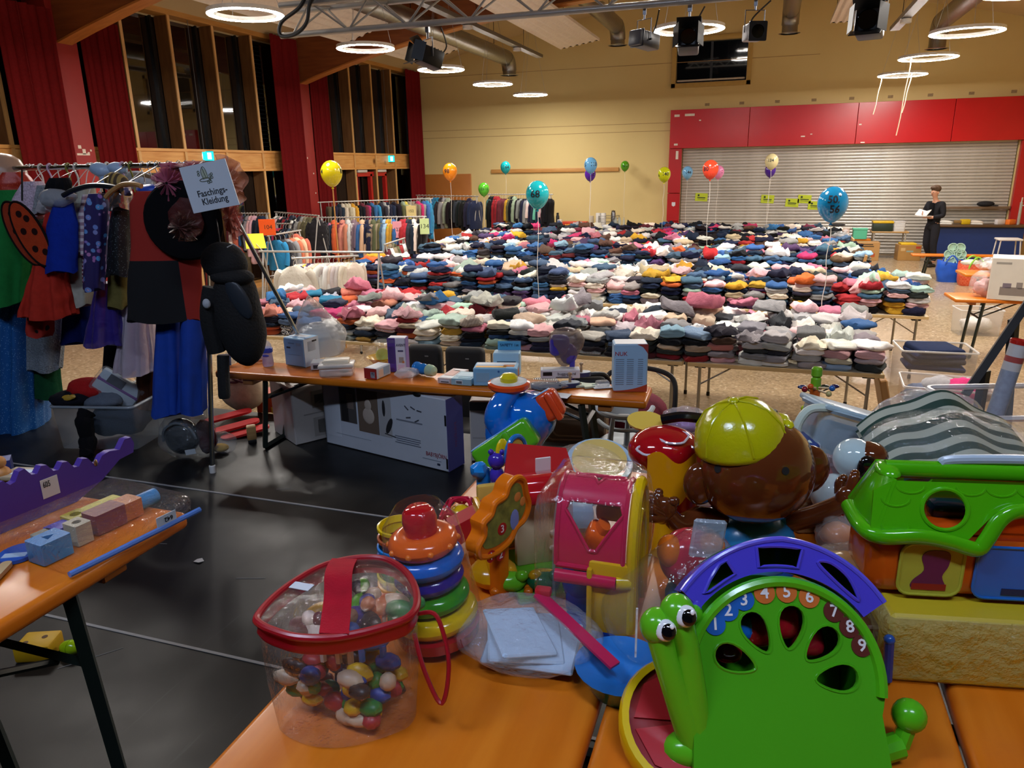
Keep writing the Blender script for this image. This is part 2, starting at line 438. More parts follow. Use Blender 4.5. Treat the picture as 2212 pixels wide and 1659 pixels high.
# ---------------------------------------------------------------- left window wall
def wl(name, mb, m, parent=None): return struct(name, mb, m, parent)
fins = [4.9, 6.05, 7.2, 8.35, 10.7, 11.82, 12.97, 14.13, 16.83, 17.99, 19.14, 20.3]
GX = XL - .3
pane_m = plain('#070708', .02, 0, .01, 3, 0, 40, 1.0, 1.0)
bays = ((-5, 9.2), (9.6, 15.5), (15.9, 22.0))
wn = 2
for (y0, y1) in bays:
    w = tag(thing('x', None, None), kind='structure'); w.name = 'window_%d' % wn; wn += 1
    ys = [y0] + [f_ for f_ in fins if y0 < f_ < y1] + [y1]
    for i, y in enumerate(ys[1:-1]):
        obj('post', MB().box((XL - .14, y - .02, 2.65), (.28, .04, 5.1)), FIN, w)
        obj('lit_post_edge', MB().box((XL + .012, y - .02, 2.65), (.024, .06, 5.1)), wood('#c9975a', '#dcae70', .45, 2, (8, 8, 1)), w)  # pale edge on dark post: lit front and unlit side put into the wood
    for a, c in zip(ys, ys[1:]):
        obj('pane', MB().box((GX, (a + c) / 2, 4.0), (.02, c - a - .05, 2.4)), pane_m, w)
        obj('pane', MB().box((GX, (a + c) / 2, 1.25), (.02, c - a - .05, 2.4)), pane_m, w)
        obj('casement', MB().box((GX + .03, c - .16, 4.0), (.05, .05, 2.4)), plain('#15120f', .35), w)
        obj('band_panel', MB().rbox((XL - .03, (a + c) / 2, 2.64), (.06, c - a - .055, .33), .006, 1), PINE, w)
    for z, h in ((2.82, .05), (2.45, .05)): obj('rail', MB().box((XL - .1, (y0 + y1) / 2, z), (.26, y1 - y0, h)), PINE, w)
    obj('head_beam', MB().box((XL - .1, (y0 + y1) / 2, 5.19), (.3, y1 - y0, .14)), wood('#b5803f', '#cc9550', .45, 2, (8, 1, 8)), w)
    obj('sill', MB().box((XL - .1, (y0 + y1) / 2, .05), (.3, y1 - y0, .1)), PINE, w)
struct('wall_left', MB().box((GX - .1, 8.5, 2.7), (.1, 28, 5.6)), plain('#050506', .9))
# blind slats seen in the dark pane strips
for (yc) in (14.55, 20.65):
    bsl = MB()
    for k in range(26): bsl.box((GX + .02, yc, 2.95 + k * .085), (.012, .5, .012), 0)
    struct('trim_%d' % (9 if yc < 15 else 10), bsl, plain('#2a2e34', .4))
for i, yc in enumerate((9.4, 15.68, 3.1)):
    o = struct('pillar_%d' % (i + 1), MB().rbox((XL - .1, yc, 2.6), (.5, .46, 5.2), .01), REDCOL)
    if i < 2:
        pb = MB()
        for (dy, z, wy, h) in ((-.05, 2.83, .06, .05), (-.02, 2.72, .2, .03), (.02, 2.76, .06, .08), (.1, 2.73, .04, .05), (.15, 2.78, .03, .03)) if i == 0 else ((.1, 2.35, .04, .03), (-.1, 2.7, .03, .04), (.12, 1.9, .03, .03)):
            pb.rbox((XL + .151, yc + dy, z), (.002, wy, h), .0009, 1)
        obj('bare_patch', pb, plain('#d9c9b8', .8), o)
    # rafter over each pillar, bottom edge 0.9 m under the arch
    rf = MB(); R0 = XL - .1; seg = 14; xs = [R0 + k * 11.0 / seg for k in range(seg + 1)]
    out = [(x, 4.30 + .30 * (x - XL) - .0174 * (x - XL) ** 2) for x in xs] + [(x, arch(x) + .02) for x in reversed(xs)]
    rf.prism(out, -.12, .12, 0, XF((0, yc, 0), (pi / 2, 0, 0)))
    bt = MB()
    rr = struct('beam_%d' % (i + 1), rf, GLULAM, smooth=0)
    bt = MB(); 
    for a, c in zip(xs, xs[1:]):
        za, zc = (4.30 + .30 * (q - XL) - .0174 * (q - XL) ** 2 for q in (a, c))
        bt.add([(a, yc - .13, za - .03), (c, yc - .13, zc - .03), (c, yc + .13, zc - .03), (a, yc + .13, za - .03), (a, yc - .13, za), (c, yc - .13, zc), (c, yc + .13, zc), (a, yc + .13, za)], [(3, 2, 1, 0), (0, 1, 5, 4), (2, 3, 7, 6), (0, 4, 7, 3), (1, 2, 6, 5)])
    obj('lit_underside', bt, wood('#b56f35', '#c98445', .4, 2, (1, 8, 8)), rr)  # paler orange strip: light on the rafter's underside put into the wood colour
# curtains
CURT = cloth('#741719', .95, .2, 120)
def curtain(y0, y1, lab, x=XL + .22, z1=4.75, folds=6):
    def fn(u, v):
        ph = u * folds * 2 * pi; am = .075 * (.6 + .4 * (1 - v))
        return (x + am * sin(ph) + .02 * sin(ph * .37 + 1), y0 + (y1 - y0) * u + .012 * sin(ph * 2), .06 + v * (z1 - .06))
    b = MB().grid(fn, folds * 12, 6)
    b.grid(lambda u, v: V(fn(u, v)) + V((-.012, 0, 0)), folds * 12, 6)
    return tag(obj('curtain', b, CURT, smooth=80), lab, 'curtain', 'red stage curtains along the window wall')
curtain(8.25, 9.15, 'long dark red curtain before the nearest red pillar, at the photo edge', XL + .25)
curtain(9.72, 10.5, 'long dark red curtain just past the paint-chipped red pillar', XL + .12)
curtain(14.5, 15.45, 'long dark red curtain on the near side of the second red pillar', XL + .2, 5.2)
curtain(15.98, 16.75, 'long dark red curtain behind the yellow balloon, past second pillar', XL + .12, 4.9, 6)
curtain(20.95, 21.95, 'long dark red curtain in the corner beside the yellow wall', XL + .15, 5.2, 7)
# red framed double door in the far bay
dr = tag(thing('x', None, None), kind='structure'); dr.name = 'door_2'
for y in (18.15, 18.95, 19.8):
    obj('door_frame', MB().box((XL - .12, y, 1.15), (.1, .1, 2.3)), plain('#b5201c', .4), dr)
obj('door_head', MB().box((XL - .12, 18.97, 2.3), (.1, 1.75, .12)), plain('#b5201c', .4), dr)
obj('door_closer', MB().rbox((XL - .04, 18.4, 2.38), (.06, .5, .07), .01), plain('#c9c4bb', .4), dr)
obj('door_closer', MB().rbox((XL - .04, 19.5, 2.38), (.06, .5, .07), .01), plain('#c9c4bb', .4), dr)
for y in (18.5, 19.4): obj('push_bar', MB().tube([(XL - .05, y - .3, 1.05), (XL - .05, y + .3, 1.05)], .02), STEEL, dr)
# ---------------------------------------------------------------- ring lamps
def ring(name_label, x, y, z, D, group=None):
    r0, r1, h = D / 2 - .08, D / 2, .05
    t = thing('ring_lamp', name_label, 'lamp', (x, y, z), 0, 'glowing ring lamps under the ceiling')
    obj('housing', MB().lathe([(r0, .004), (r0, h), (r1, h), (r1, .004)], 48), plain('#d9d5cc', .5), t)
    obj('light_strip', MB().lathe([(r1, .006), (r1 - .004, -.002), (r0 + .004, -.002), (r0, .006)], 48), emit('#fff8f0', RING_POWER), t)
    w = MB(); H = arch(x) - z - .02
    for k in range(3): obj('suspension_cable', MB().tube([(r1 * .9 * cos(k * 2.1 + .5), r1 * .9 * sin(k * 2.1 + .5), h), (0, 0, H)], .003, 5), plain('#9a9a9a', .5), t)
    return t
ordn = ['first', 'second', 'third', 'fourth', 'fifth']
for i in range(5):
    ring('white glowing ring lamp, %s from the front in the row along the window wall' % ordn[i], -6.03, 8.15 + i * 2.86, 4.19, .88)
for i in range(4):
    lab = 'white glowing ring lamp, %s from the front in the row towards the red hatch' % ordn[i] if i else 'white glowing ring lamp cut by the top edge, above the other hatch row lamps'
    ring(lab, 2.62, 10.6 + i * 2.95, 4.2, 1.0)
ring('white glowing ring lamp behind the truss spotlights, before the control window', -1.25, 11.78, 4.24, 1.0)
for (x, y) in ((-1.25, 8.2), (2.62, 7.2), (-1.25, 15.2), (-6.03, 5.2)) :
    if (x, y) != (-1.25, 15.2): ring('white glowing ring lamp over the %s, out of frame' % {(-1.25, 8.2): 'nearest clothes tables', (2.62, 7.2): 'front right of the hall', (-6.03, 5.2): 'front left of the hall'}[(x, y)], x, y, 4.3, .94)
# stage ceiling lamps behind the photographer
for x in (-2.2, .9):
    t = thing('tube_lamp', 'cool white tube lamp on the stage ceiling, out of frame, %s one' % ('left' if x < 0 else 'right'), 'lamp', (x, -.6, 5.2), 0, 'stage tube lamps')
    obj('housing', MB().box((0, 0, .06), (1.6, .36, .08)), plain('#cccccc', .5), t)
    obj('light_strip', MB().box((0, 0, 0), (1.5, .3, .03)), emit('#cfe0ff', STAGE_POWER), t)
    obj('suspension_cable', MB().tube([(-.6, 0, .1), (-.6, 0, arch(abs(x) + .7) - 5.24)], .004, 5), plain('#999999', .5), t)
    obj('suspension_cable', MB().tube([(.6, 0, .1), (.6, 0, arch(abs(x) + .7) - 5.24)], .004, 5), plain('#999999', .5), t)
# streamers tied to two lamps
for i, (x, y, l) in enumerate(((2.2, 19.3, .8), (2.75, 19.05, .8), (2.3, 16.2, 1.35))):
    pts = [(x + .006 * sin(k * 1.3) - .012 * k, y, 4.2 - l * k / 8) for k in range(9)]
    tag(obj('streamer', MB().tube(pts, .009, 4), plain('#e9d8b8', .6)), ['cream paper streamer hanging from the farthest hatch row ring lamp', 'cream paper streamer, right one under the farthest hatch row ring lamp', 'long cream streamer ending in a knot over the red hatch panels'][i], 'streamer')
# ---------------------------------------------------------------- truss and spotlights
TY, TZ = 6.0, 3.53
STEEL = plain('#b9b6b0', .32, .35)
tr = thing('lighting_truss', 'silver triangular lighting truss crossing above the front of the hall', 'truss', (0, TY, 0))
x0, x1 = -4.1, 3.2
obj('bottom_chord', MB().tube([(x0, 0, TZ), (x1, 0, TZ)], .025, 12), STEEL, tr)
for dy in (-.12, .12): obj('top_chord', MB().tube([(x0 + .1, dy, TZ + .21), (x1, dy, TZ + .21)], .025, 12), STEEL, tr)
n = 26; br = {}
for side in (-.12, .12):
    for k in range(n):
        a = x0 + .12 + (x1 - x0 - .2) * k / n; c = a + (x1 - x0 - .2) / n
        p, q = ((a, 0, TZ), (c, side, TZ + .21)) if k % 2 == 0 else ((a, side, TZ + .21), (c, 0, TZ))
        obj('brace', MB().tube([p, q], .009, 6), STEEL, tr)
for k in range(n // 2):
    a = x0 + .2 + k * .54
    obj('brace', MB().tube([(a, -.12, TZ + .21), (a + .27, .12, TZ + .21)], .009, 6), STEEL, tr)
for x in (-2.2, .6): obj('hanging_strap', MB().tube([(x, 0, TZ + .2), (x, 0, arch(x) - .02)], .006, 6), plain('#77777a', .5), tr)
cb = spline([(-3.2, 5.85, 3.98), (-3.45, 5.84, 3.92), (-3.66, 5.83, 3.75), (-3.72, 5.82, 3.58), (-3.84, 5.82, 3.5), (-3.98, 5.82, 3.5), (-3.96, 5.82, 3.6), (-3.78, 5.83, 3.7), (-3.7, 5.85, 3.82)], 6)
tag(obj('power_cable', MB().tube(cb, .016, 7), plain('#17171a', .5)), 'thick black cable looping down at the left end of the truss', 'cable')
for j, (a, lab) in enumerate(((0, 'thin black cables bunched on the top chord near the truss left end'), (.9, 'thin black cable sagging along the truss top chord'))):
    pts = [(-3.6 + a + i * .16, 5.9 + .05 * sin(i * 2.1), TZ + .27 + .05 * abs(sin(i * 1.7 + j))) for i in range(12)]
    tag(obj('power_cable', MB().tube(spline(pts, 4), .009, 6), plain('#1a1a1d', .5)), lab, 'cable')
jb = tag(obj('junction_box', MB().rbox((0, 0, 0), (.42, .1, .06), .01), plain('#8b8a86', .5), None, (-3.1, 5.85, TZ + .27)), 'long grey junction box strapped on the truss top chord', 'box')
for i in range(3):
    pts = [(-2.95 + .12 * cos(k * .7 + i) + .1 * i, 5.95 + .06 * sin(k * .9), TZ + .3 + .03 * (k % 3)) for k in range(10)]
    tag(obj('cable_bundle', MB().tube(spline(pts, 4), .013, 6), metal('#9c9ca0', .4)), ['coiled silver hose on the truss, nearest its junction box', 'coiled silver hose on the truss, middle of the three coils', 'coiled silver hose on the truss, farthest right of three coils'][i], 'hose')
def spot(px, py, size, yaw, pitch, lab, kind, body='#141416', depth=1.3, Y=TY):
    p = aty(px, py, Y); t = thing('stage_spotlight', lab, 'spotlight', p, 0, 'spotlights on the truss')
    e = Euler((pitch, 0, yaw)); T = e.to_matrix().to_4x4(); s = size
    bm_ = plain(body, .35); dk = plain('#0b0b0c', .4); gl = plain('#030304', .05)
    bdy = MB().rbox((0, s * .45, 0), (s, s * depth, s * .95), s * .1, 2, 0, T)
    for k in range(4): bdy.box((0, s * (.3 + .2 * k), s * .5), (s * .7, s * .05, s * .05), 0, T)
    obj('body', bdy, bm_, t)
    if kind == 'barn':
        for (c, d, r) in (((0, -.45, .55), (1.15, .62, .03), (-.5, 0, 0)), ((0, -.45, -.55), (1.15, .62, .03), (.5, 0, 0)), ((-.58, -.45, 0), (.03, .62, 1.0), (0, 0, .45)), ((.58, -.45, 0), (.03, .62, 1.0), (0, 0, -.45))):
            obj('barn_door', MB().box((0, 0, 0), tuple(s * q for q in d), 0, T @ XF(tuple(s * q for q in c), r)), dk, t)
        obj('lens', MB().lathe([(0, 0), (s * .38, .0), (s * .38, s * .05)], 20, 0, T @ XF((0, -s * .22, 0), (pi / 2, 0, 0))), gl, t)
    else:
        obj('front_frame', MB().prism([rrect(s * 1.08, s * 1.08, s * .08), circle(s * .38, 24)], 0, s * .06, 0, T @ XF((0, -s * .2, 0), (pi / 2, 0, 0))), plain('#2a2b2f', .3), t)
        obj('lens', MB().lathe([(0, s * .02), (s * .38, .0)], 24, 0, T @ XF((0, -s * .21, 0), (pi / 2, 0, 0))), gl, t)
        obj('tilt_knob', MB().tube([T @ V((s * .5, s * .4, 0)), T @ V((s * .68, s * .4, 0))], s * .06, 8), dk, t)
    h = TZ - p.z if Y == TY else .4
    yk = [T @ V((-s * .58, s * .4, 0))] + [V((T @ V((-s * .58, s * .4, 0))).to_tuple()) + V((0, 0, h * .62))] + [V((T @ V((s * .58, s * .4, 0)))) + V((0, 0, h * .62))] + [T @ V((s * .58, s * .4, 0))]
    obj('yoke', MB().tube(yk, s * .035, 6), metal('#6f7074', .4), t)
    mid = (yk[1] + yk[2]) / 2
    obj('clamp', MB().tube([mid, (mid.x, mid.y, h - .02 if Y == TY else h)], s * .07, 7).box((mid.x, mid.y, h - .03), (s * .2, s * .2, .06)), metal('#8a8a8e', .4), t)
    ca = spline([T @ V((0, s, s * .3)), T @ V((.02, s * 1.2, s * .9)), (mid.x + .1, mid.y + .05, h * .9)], 5)
    obj('lamp_cable', MB().tube(ca, .006, 5), dk, t)
    return t
spot(912, 118, .15, RAD(-42), RAD(-18), 'black spotlight with barn doors, leftmost on the truss, before a ring lamp', 'barn')
spot(1382, 84, .115, RAD(-32), RAD(-6), 'square grey profile spotlight pointing left, before the yellow wall', 'profile', '#55565c', 2.0)
spot(1487, 82, .15, RAD(4), RAD(-14), 'black barn door spotlight in front of the ring lamp and window', 'barn', depth=1.2)
spot(1634, 68, .12, RAD(22), RAD(2), 'square spotlight with pale side, right of the control window', 'profile', '#a9aaae', 1.2)
spot(1876, 45, .17, RAD(-14), RAD(-8), 'black barn door spotlight alone on the far right of the truss', 'barn', depth=1.2)
# ---------------------------------------------------------------- ducts, trays, acoustic panels
def duct(x, z, zo, y0, lab, ye=20.5):
    t = thing('air_duct', lab, 'duct', (x, 0, 0), 0, 'air ducts under the ceiling')
    k = int((ye - y0) / .06); pts = [(0, y0 + (ye - .3 - y0) * i / k, z) for i in range(k + 1)]
    obj('duct_tube', MB().tube(pts, [.19 + (.004 if i % 3 == 0 else 0) for i in range(k + 1)], 20), GALV, t)
    el = [(0, ye - .3 + .3 * sin(a), z - .3 + .3 * cos(a)) for a in [i * pi / 16 for i in range(9)]]
    obj('elbow', MB().tube(el, .195, 20, cap=False), GALV, t)
    obj('outlet', MB().lathe([(.18, zo), (.185, zo + .02), (.18, zo + .03), (.18, z - .3)], 20, 0, M.Translation((0, ye, 0))), GALV, t)
    obj('rim', MB().lathe([(.21, zo - .01), (.25, zo), (.19, zo + .012)], 20, 0, M.Translation((0, ye, 0))), GALV, t)
    for y in (y0 + 1.2, (y0 + ye) / 2, ye - 1.2):
        obj('hanger_rod', MB().tube([(0, y, z + .19), (0, y, arch(x) - .02)], .008, 5), BLACK, t)
duct(-6.9, 5.22, 4.81, 8.5, 'silver spiral duct ending above the farthest window row ring lamps')
duct(-3.95, 5.8, 5.37, 8.5, 'silver spiral duct bending down left of the square profile spotlight')
duct(.2, 5.85, 5.37, 8.5, 'silver spiral duct dropping down right of the control window')
duct(3.4, 5.37, 4.83, 8.5, 'silver spiral duct bending down behind the hatch row ring lamps')
def panel(xa, za, xb, zb, y0, y1, lab):
    t = thing('acoustic_panel', lab, 'ceiling panel', (0, 0, 0), 0, 'white ribbed panels under the ceiling')
    n = 6; pr = []
    for i in range(n):
        for u, d in ((.0, 0), (.25, .03), (.6, .035), (.85, 0)): pr.append(((i + u) / n, d))
    pr.append((1, 0)); b = MB()
    def pt(u, d, y): return (xa + (xb - xa) * u, y, za + (zb - za) * u + d)
    m = len(pr); vs = [pt(u, d, y) for y in (y0, y1) for u, d in pr] + [pt(u, .06, y) for y in (y0, y1) for u in (0, 1)]
    b.add(vs, [(i, i + 1, m + i + 1, m + i) for i in range(m - 1)] + [(2 * m, 2 * m + 2, 2 * m + 3, 2 * m + 1), (0, m, 2 * m + 2, 2 * m), (m - 1, 2 * m + 1, 2 * m + 3, 2 * m - 1)])
    obj('ribbed_sheet', b, plain('#e8ddd0', .5), t)
    for y in (y0 + .2, y1 - .2): obj('hanger_rod', MB().tube([(xa + .1, y, za + .06), (xa + .1, y, arch(xa + .1) - .02)], .006, 5), BLACK, t)
    e = MB()
    for i in range(n): e.box((0, 0, 0), (abs(xb - xa) / n * .35, .004, .03), 0, XF(pt((i + .5) / n, .03, y1 + .001), (0, -atan2(zb - za, xb - xa), 0)))
    obj('end_slot', e, BLACK, t)
panel(-5.05, 5.14, -4.1, 5.28, 8.6, 19.0, 'long white ribbed panel crossing behind the truss middle')
panel(-8.75, 5.0, -7.6, 5.36, 16.2, 19.0, 'white ribbed panel behind the leftmost spotlight')
panel(-8.75, 5.0, -7.6, 5.36, 9.9, 15.2, 'white ribbed panel above the nearest window row ring lamps')
panel(1.0, 5.27, 1.86, 5.27, 8.6, 18.9, 'white ribbed panel behind the far right spotlight')
for (x, z, lab) in ((-5.6, 5.0, 'grey cable tray with sensors left of the long ribbed panel'), (2.0, 4.72, 'grey cable tray running between spotlight and right duct')):
    t = thing('cable_tray', lab, 'cable tray', (x, 0, z), 0, 'cable trays under the ceiling')
    ym, yl = (13.8, 10.4) if x < 0 else (12.6, 7.8)
    obj('tray', MB().box((0, ym, 0), (.16, yl, .02)).box((-.08, ym, .03), (.012, yl, .06)).box((.08, ym, .03), (.012, yl, .06)), metal('#8d8b88', .45), t)
    for y in ((14.2, 17.2) if x < 0 else (12.6, 15.2)):
        obj('sensor', MB().lathe([(.09, -.06), (.09, 0), (.05, .01)], 14, 0, M.Translation((0, y, -.02))), plain('#e2ddd5', .5), t)
        obj('hanger_rod', MB().tube([(0, y + .5, 0), (0, y + .5, arch(x) - z - .02)], .006, 5), BLACK, t)
# ---------------------------------------------------------------- exit signs
for i, (px, py, Y, lab) in enumerate(((443, 337, 12.3, 'glowing green exit sign on a long cord above the costume rack'), (840, 343, 19.9, 'small glowing green exit sign above the red door'))):
    p = aty(px, py, Y); t = thing('exit_sign', lab, 'exit sign', p, RAD(55 if i == 0 else 40))
    obj('case', MB().rbox((0, .03, 0), (.34, .05, .19), .008), plain('#16202a', .4), t)
    obj('lit_face', MB().box((0, 0, 0), (.32, .012, .17)), emit('#19c8c8', 3.2), t)
    m = MB().box((-.07, -.008, .0), (.05, .006, .09)).ell((-.07, -.008, .065), (.022, .004, .022), 8, 6).box((.08, -.008, 0), (.07, .006, .12)).box((-.1, -.008, -.04), (.05, .006, .015))
    obj('pictogram', m, emit('#dffcff', 4), t)
    obj('cord', MB().tube([(0, .03, .09), (0, .03, arch(p.x) - p.z - .03)], .006, 5), plain('#5a5a5c', .5), t)
# ---------------------------------------------------------------- balloons
INKB = plain('#0b1420', .6)
def balloon(px, py, w, col, texts, lab, zend=.95, stick=False, D=.28, dy=0, Y=None):
    d = RIGHT * ((px - 1106) / FPX) - UP * ((py - 829.5) / FPX) + FWD
    p = EYE + d * (FPX * D / w)
    if Y: p = aty(px, py, Y); D = w * (p - EYE).dot(FWD) / FPX
    r = D / 2; q = EYE - p; rz = atan2(q.x, -q.y)
    t = thing('balloon', lab, 'balloon', p, rz, 'numbered balloons over the clothes tables')
    prof = []
    for i in range(21):
        a = -pi / 2 + pi * i / 20; rr = cos(a); z = sin(a)
        if z < 0: z *= 1.32; rr *= (1 - .18 * (z / 1.32) ** 2)
        else: z *= 1.12
        prof.append((rr * r, z * r))
    def rad(z):
        for (a, za), (c, zc) in zip(prof, prof[1:]):
            if za <= z <= zc: return a + (c - a) * (z - za) / max(1e-6, zc - za)
        return r
    m = plain(col, .12, 0, .03, 4, 0, 40, .3)
    obj('skin', MB().lathe(prof, 28), m, t, smooth=180)
    zb = prof[0][1]
    obj('knot', MB().lathe([(.002, zb + .004), (.02 * D / .28, zb - .02 * D / .28), (.004, zb - .016 * D / .28), (.001, zb - .01)], 10), m, t)
    zend = .93 if (-6 < p.x < 1.5 and any(a <= p.y <= a + w_ for a, w_ in ((6.4, 1.6), (9.06, 1.6), (11.85, 1.6), (14.3, 1.6), (16.7, 1.2)))) else .01
    L = p.z - zend
    if stick: obj('stick', MB().tube([(0, 0, zb - .01), (.005, 0, -L)], .008, 8), plain('#c58a45', .5), t)
    else: obj('ribbon', MB().tube([(.01 * sin(i * 1.1), .01 * cos(i * .8), zb - .01 + (-L - zb) * i / 12) for i in range(13)], .0035, 4), plain('#e8e2d8', .5), t)
    for (s, ang, z, size) in texts:
        def bend(c, ang=ang, z=z):
            zz = z * r + c.y; R_ = rad(zz) + .002 + c.z; a = RAD(ang) + c.x / r
            return (R_ * sin(a), -R_ * cos(a), zz)
        text(s, size * r, INKB, t, (0, 0, 0), (0, 0, 0), 'handwriting', .001, bend=bend)
    return t
balloon(716, 373, 46, '#d9c51a', [('4', -62, .1, .6), ('8', 62, .1, .6)], 'big yellow balloon on a wooden stick at the coat racks', 1.0, True)
balloon(972, 370, 31, '#f08a12', [('98', -28, 0, .8)], 'orange balloon marked 98 before the wooden wall panel', .95)
balloon(1045, 408, 24, '#57b52e', [('122/12', 0, 0, .62)], 'green balloon marked 122 between the two far coat racks')
balloon(1092, 361, 22, '#18a9b0', [('164', 6, 0, .8)], 'small turquoise balloon marked 164 before the wooden coat rail')
balloon(1161, 419, 50, '#17aab4', [('68', -12, 0, .85), ("'", -58, .2, .8)], 'large turquoise balloon marked 68 before the far coat rack')
balloon(1202, 364, 20, '#d02417', [('64', -25, -.1, .7)], 'small red balloon in front of the wooden coat rail')
balloon(1275, 376, 24, '#5a24a0', [('12', 20, 0, .8)], 'purple balloon half hidden below the light blue one', D=.27)
balloon(1276, 356, 28, '#6fb4e6', [('5', -55, 0, .8), ('110', 30, .05, .8)], 'light blue balloon marked 110 above a purple balloon')
balloon(1350, 358, 18.5, '#4d9a1c', [('16 -', -8, -.1, .75)], 'small dark green balloon right of the wooden coat rail', D=.24)
balloon(1435, 376, 27, '#c8cf18', [('6', -58, -.2, .7), ('140', 12, 0, .75)], 'lemon yellow balloon marked 140 beside the red hatch post')
balloon(1485, 372, 23, '#77b6e4', [('146', 10, 0, .75)], 'light blue balloon marked 146 in front of the shutter')
balloon(1552, 371, 24, '#f08fc0', [('1', 40, 0, .8)], 'pink balloon half hidden behind the coral one', D=.27)
balloon(1535, 365, 34, '#ef4a2e', [('80', -35, .0, .75)], 'coral red balloon marked 80 overlapping a pink balloon')
balloon(1664, 368, 23, '#4a2396', [], 'dark purple balloon peeking below the cream one', D=.26)
balloon(1667, 348, 28, '#e9dca6', [('134', -8, .1, .62)], 'cream balloon marked 134 in front of the shutter')
balloon(1799, 439, 63, '#1588bf', [('50/', 5, .28, .7), ('56', 10, -.38, .72)], 'large blue balloon marked 50/56 near the shutter signs', .95)
# ---------------------------------------------------------------- folding tables and folded clothes
import numpy as np
BEECH = wood('#c9a56c', '#dabb84', .4, 3, (1, 10, 10)); TOPM = plain('#ddd0b6', .4, 0, .04, 4)
LEGM = metal('#a7a49e', .35)
TH = .74
def ftable(x0, x1, y0, y1, lab, first=True):
    t = thing('folding_table', lab, 'table', ((x0 + x1) / 2, (y0 + y1) / 2, 0), 0, 'folding tables under the clothes')
    w, d = x1 - x0, y1 - y0
    obj('tabletop', MB().box((0, 0, TH - .0125), (w - .03, d - .03, .025)), TOPM, t)
    for (c, s) in (((0, -d / 2 + .0075, TH - .016), (w, .015, .034)), ((0, d / 2 - .0075, TH - .016), (w, .015, .034)), ((-w / 2 + .0075, 0, TH - .016), (.015, d - .03, .034)), ((w / 2 - .0075, 0, TH - .016), (.015, d - .03, .034))):
        obj('edge_band', MB().rbox(c, s, .004, 1), BEECH, t)
    for sx in (-1, 1):
        for sy in (-1, 1):
            X, Y = sx * (w / 2 - .1), sy * (d / 2 - .1)
            obj('leg', MB().tube([(X, Y, TH - .03), (X, Y, .03)], .0145, 8), LEGM, t)
            obj('brace', MB().tube([(X, Y, TH - .22), (X - sx * .3, Y, TH - .03)], .007, 6), LEGM, t)
            obj('foot', MB().lathe([(.018, 0), (.018, .035), (.012, .05)], 10, 0, M.Translation((X, Y, 0))), BLACK, t)
        obj('hinge_bracket', MB().rbox((sx * (w / 2 - .1), -d / 2 + .16, TH - .05), (.1, .08, .05), .01), BLACK, t)
    return t
ord_ = ['first', 'second', 'third', 'fourth', 'fifth', 'sixth', 'seventh', 'eighth', 'ninth', 'tenth', 'eleventh', 'twelfth', 'thirteenth', 'fourteenth', 'fifteenth', 'sixteenth', 'seventeenth', 'eighteenth', 'nineteenth', 'twentieth',
        'twenty-first', 'twenty-second', 'twenty-third', 'twenty-fourth', 'twenty-fifth', 'twenty-sixth', 'twenty-seventh', 'twenty-eighth', 'twenty-ninth', 'thirtieth', 'thirty-first', 'thirty-second', 'thirty-third', 'thirty-fourth', 'thirty-fifth', 'thirty-sixth']
TROWS = [('nearest', 6.40, [(-5.5, -3.06), (-3.04, -.6), (-.56, 1.0)], 1.6), ('second', 9.06, [(-6.0, -3.35), (-3.33, -.95), (-.93, .96), (.98, 1.78)], 1.6), ('third', 11.85, [(-5.9, -3.05), (-3.03, -1.08), (-1.06, 1.5)], 1.6),
         ('fourth', 14.3, [(-6.3, -3.6), (-3.58, -.9), (-.88, 1.5)], 1.6), ('farthest', 16.7, [(-6.4, -3.7), (-3.68, -1.0), (-.98, 1.5)], 1.2)]
for (nm, y0, xs_, dep) in TROWS:
    for i, (a, c) in enumerate(xs_):
        ftable(a, c, y0, y0 + dep, 'pale folding table under folded clothes in the %s row, %s from the left' % (nm, ord_[i]))
# clothes palette with names
PAL = dict(navy='#1d2540', black='#17171b', charcoal='#33343a', grey='#8d8b8c', silver='#b9b5b2', white='#e4e0da', cream='#e3d5bd', pink='#e3a9ad', rose='#cf6f86', magenta='#c2255f', red='#b8232a', orange='#dd5a26', mustard='#d39a1e',
           beige='#c4a988', khaki='#8c7f62', denim='#3d5878', blue='#2c5c9c', sky='#84aeca', azure='#1f83b8', mint='#9fc2ad', green='#2c7a52', turquoise='#5cc7ac', purple='#4f3566', lilac='#a48ebd', peach='#e6b08e', brown='#5b3f32', wine='#6a2130', yellow='#dfc43a', salmon='#d77a63')
def theme(s): return [w for w in s.split()]
TH_MIX = theme('white cream pink navy denim grey charcoal black white rose beige silver blue mint navy white cream pink red mustard')
TH_BABY = theme('white cream pink pink silver grey white beige peach navy denim charcoal rose white silver white')
TH_GREY = theme('grey silver white charcoal grey white pink cream silver grey pink rose blue white')
TH_DENIM = theme('denim denim navy blue charcoal sky denim navy grey black blue purple denim orange red')
TH_DARK = theme('navy black charcoal navy denim grey black purple navy wine brown silver blue magenta')
TH_BRIGHT = theme('red navy magenta white denim navy blue orange cream grey pink azure salmon rose white charcoal')
def pick(row, x, j, r):
    if row == 0: th = TH_BRIGHT if x < -3.9 else TH_MIX if x < -2.2 else TH_BABY if x < -.3 else TH_GREY
    elif row == 1: th = TH_DENIM if (x < -2.6 and j < 4) else TH_MIX if j > 3 else TH_DENIM + TH_MIX
    elif row == 2: th = TH_DARK + TH_DENIM if j < 3 else TH_MIX + TH_DARK
    elif row == 3: th = TH_DARK + TH_MIX
    else: th = TH_DARK + theme('black black navy grey white cream')
    return r.choice(th)
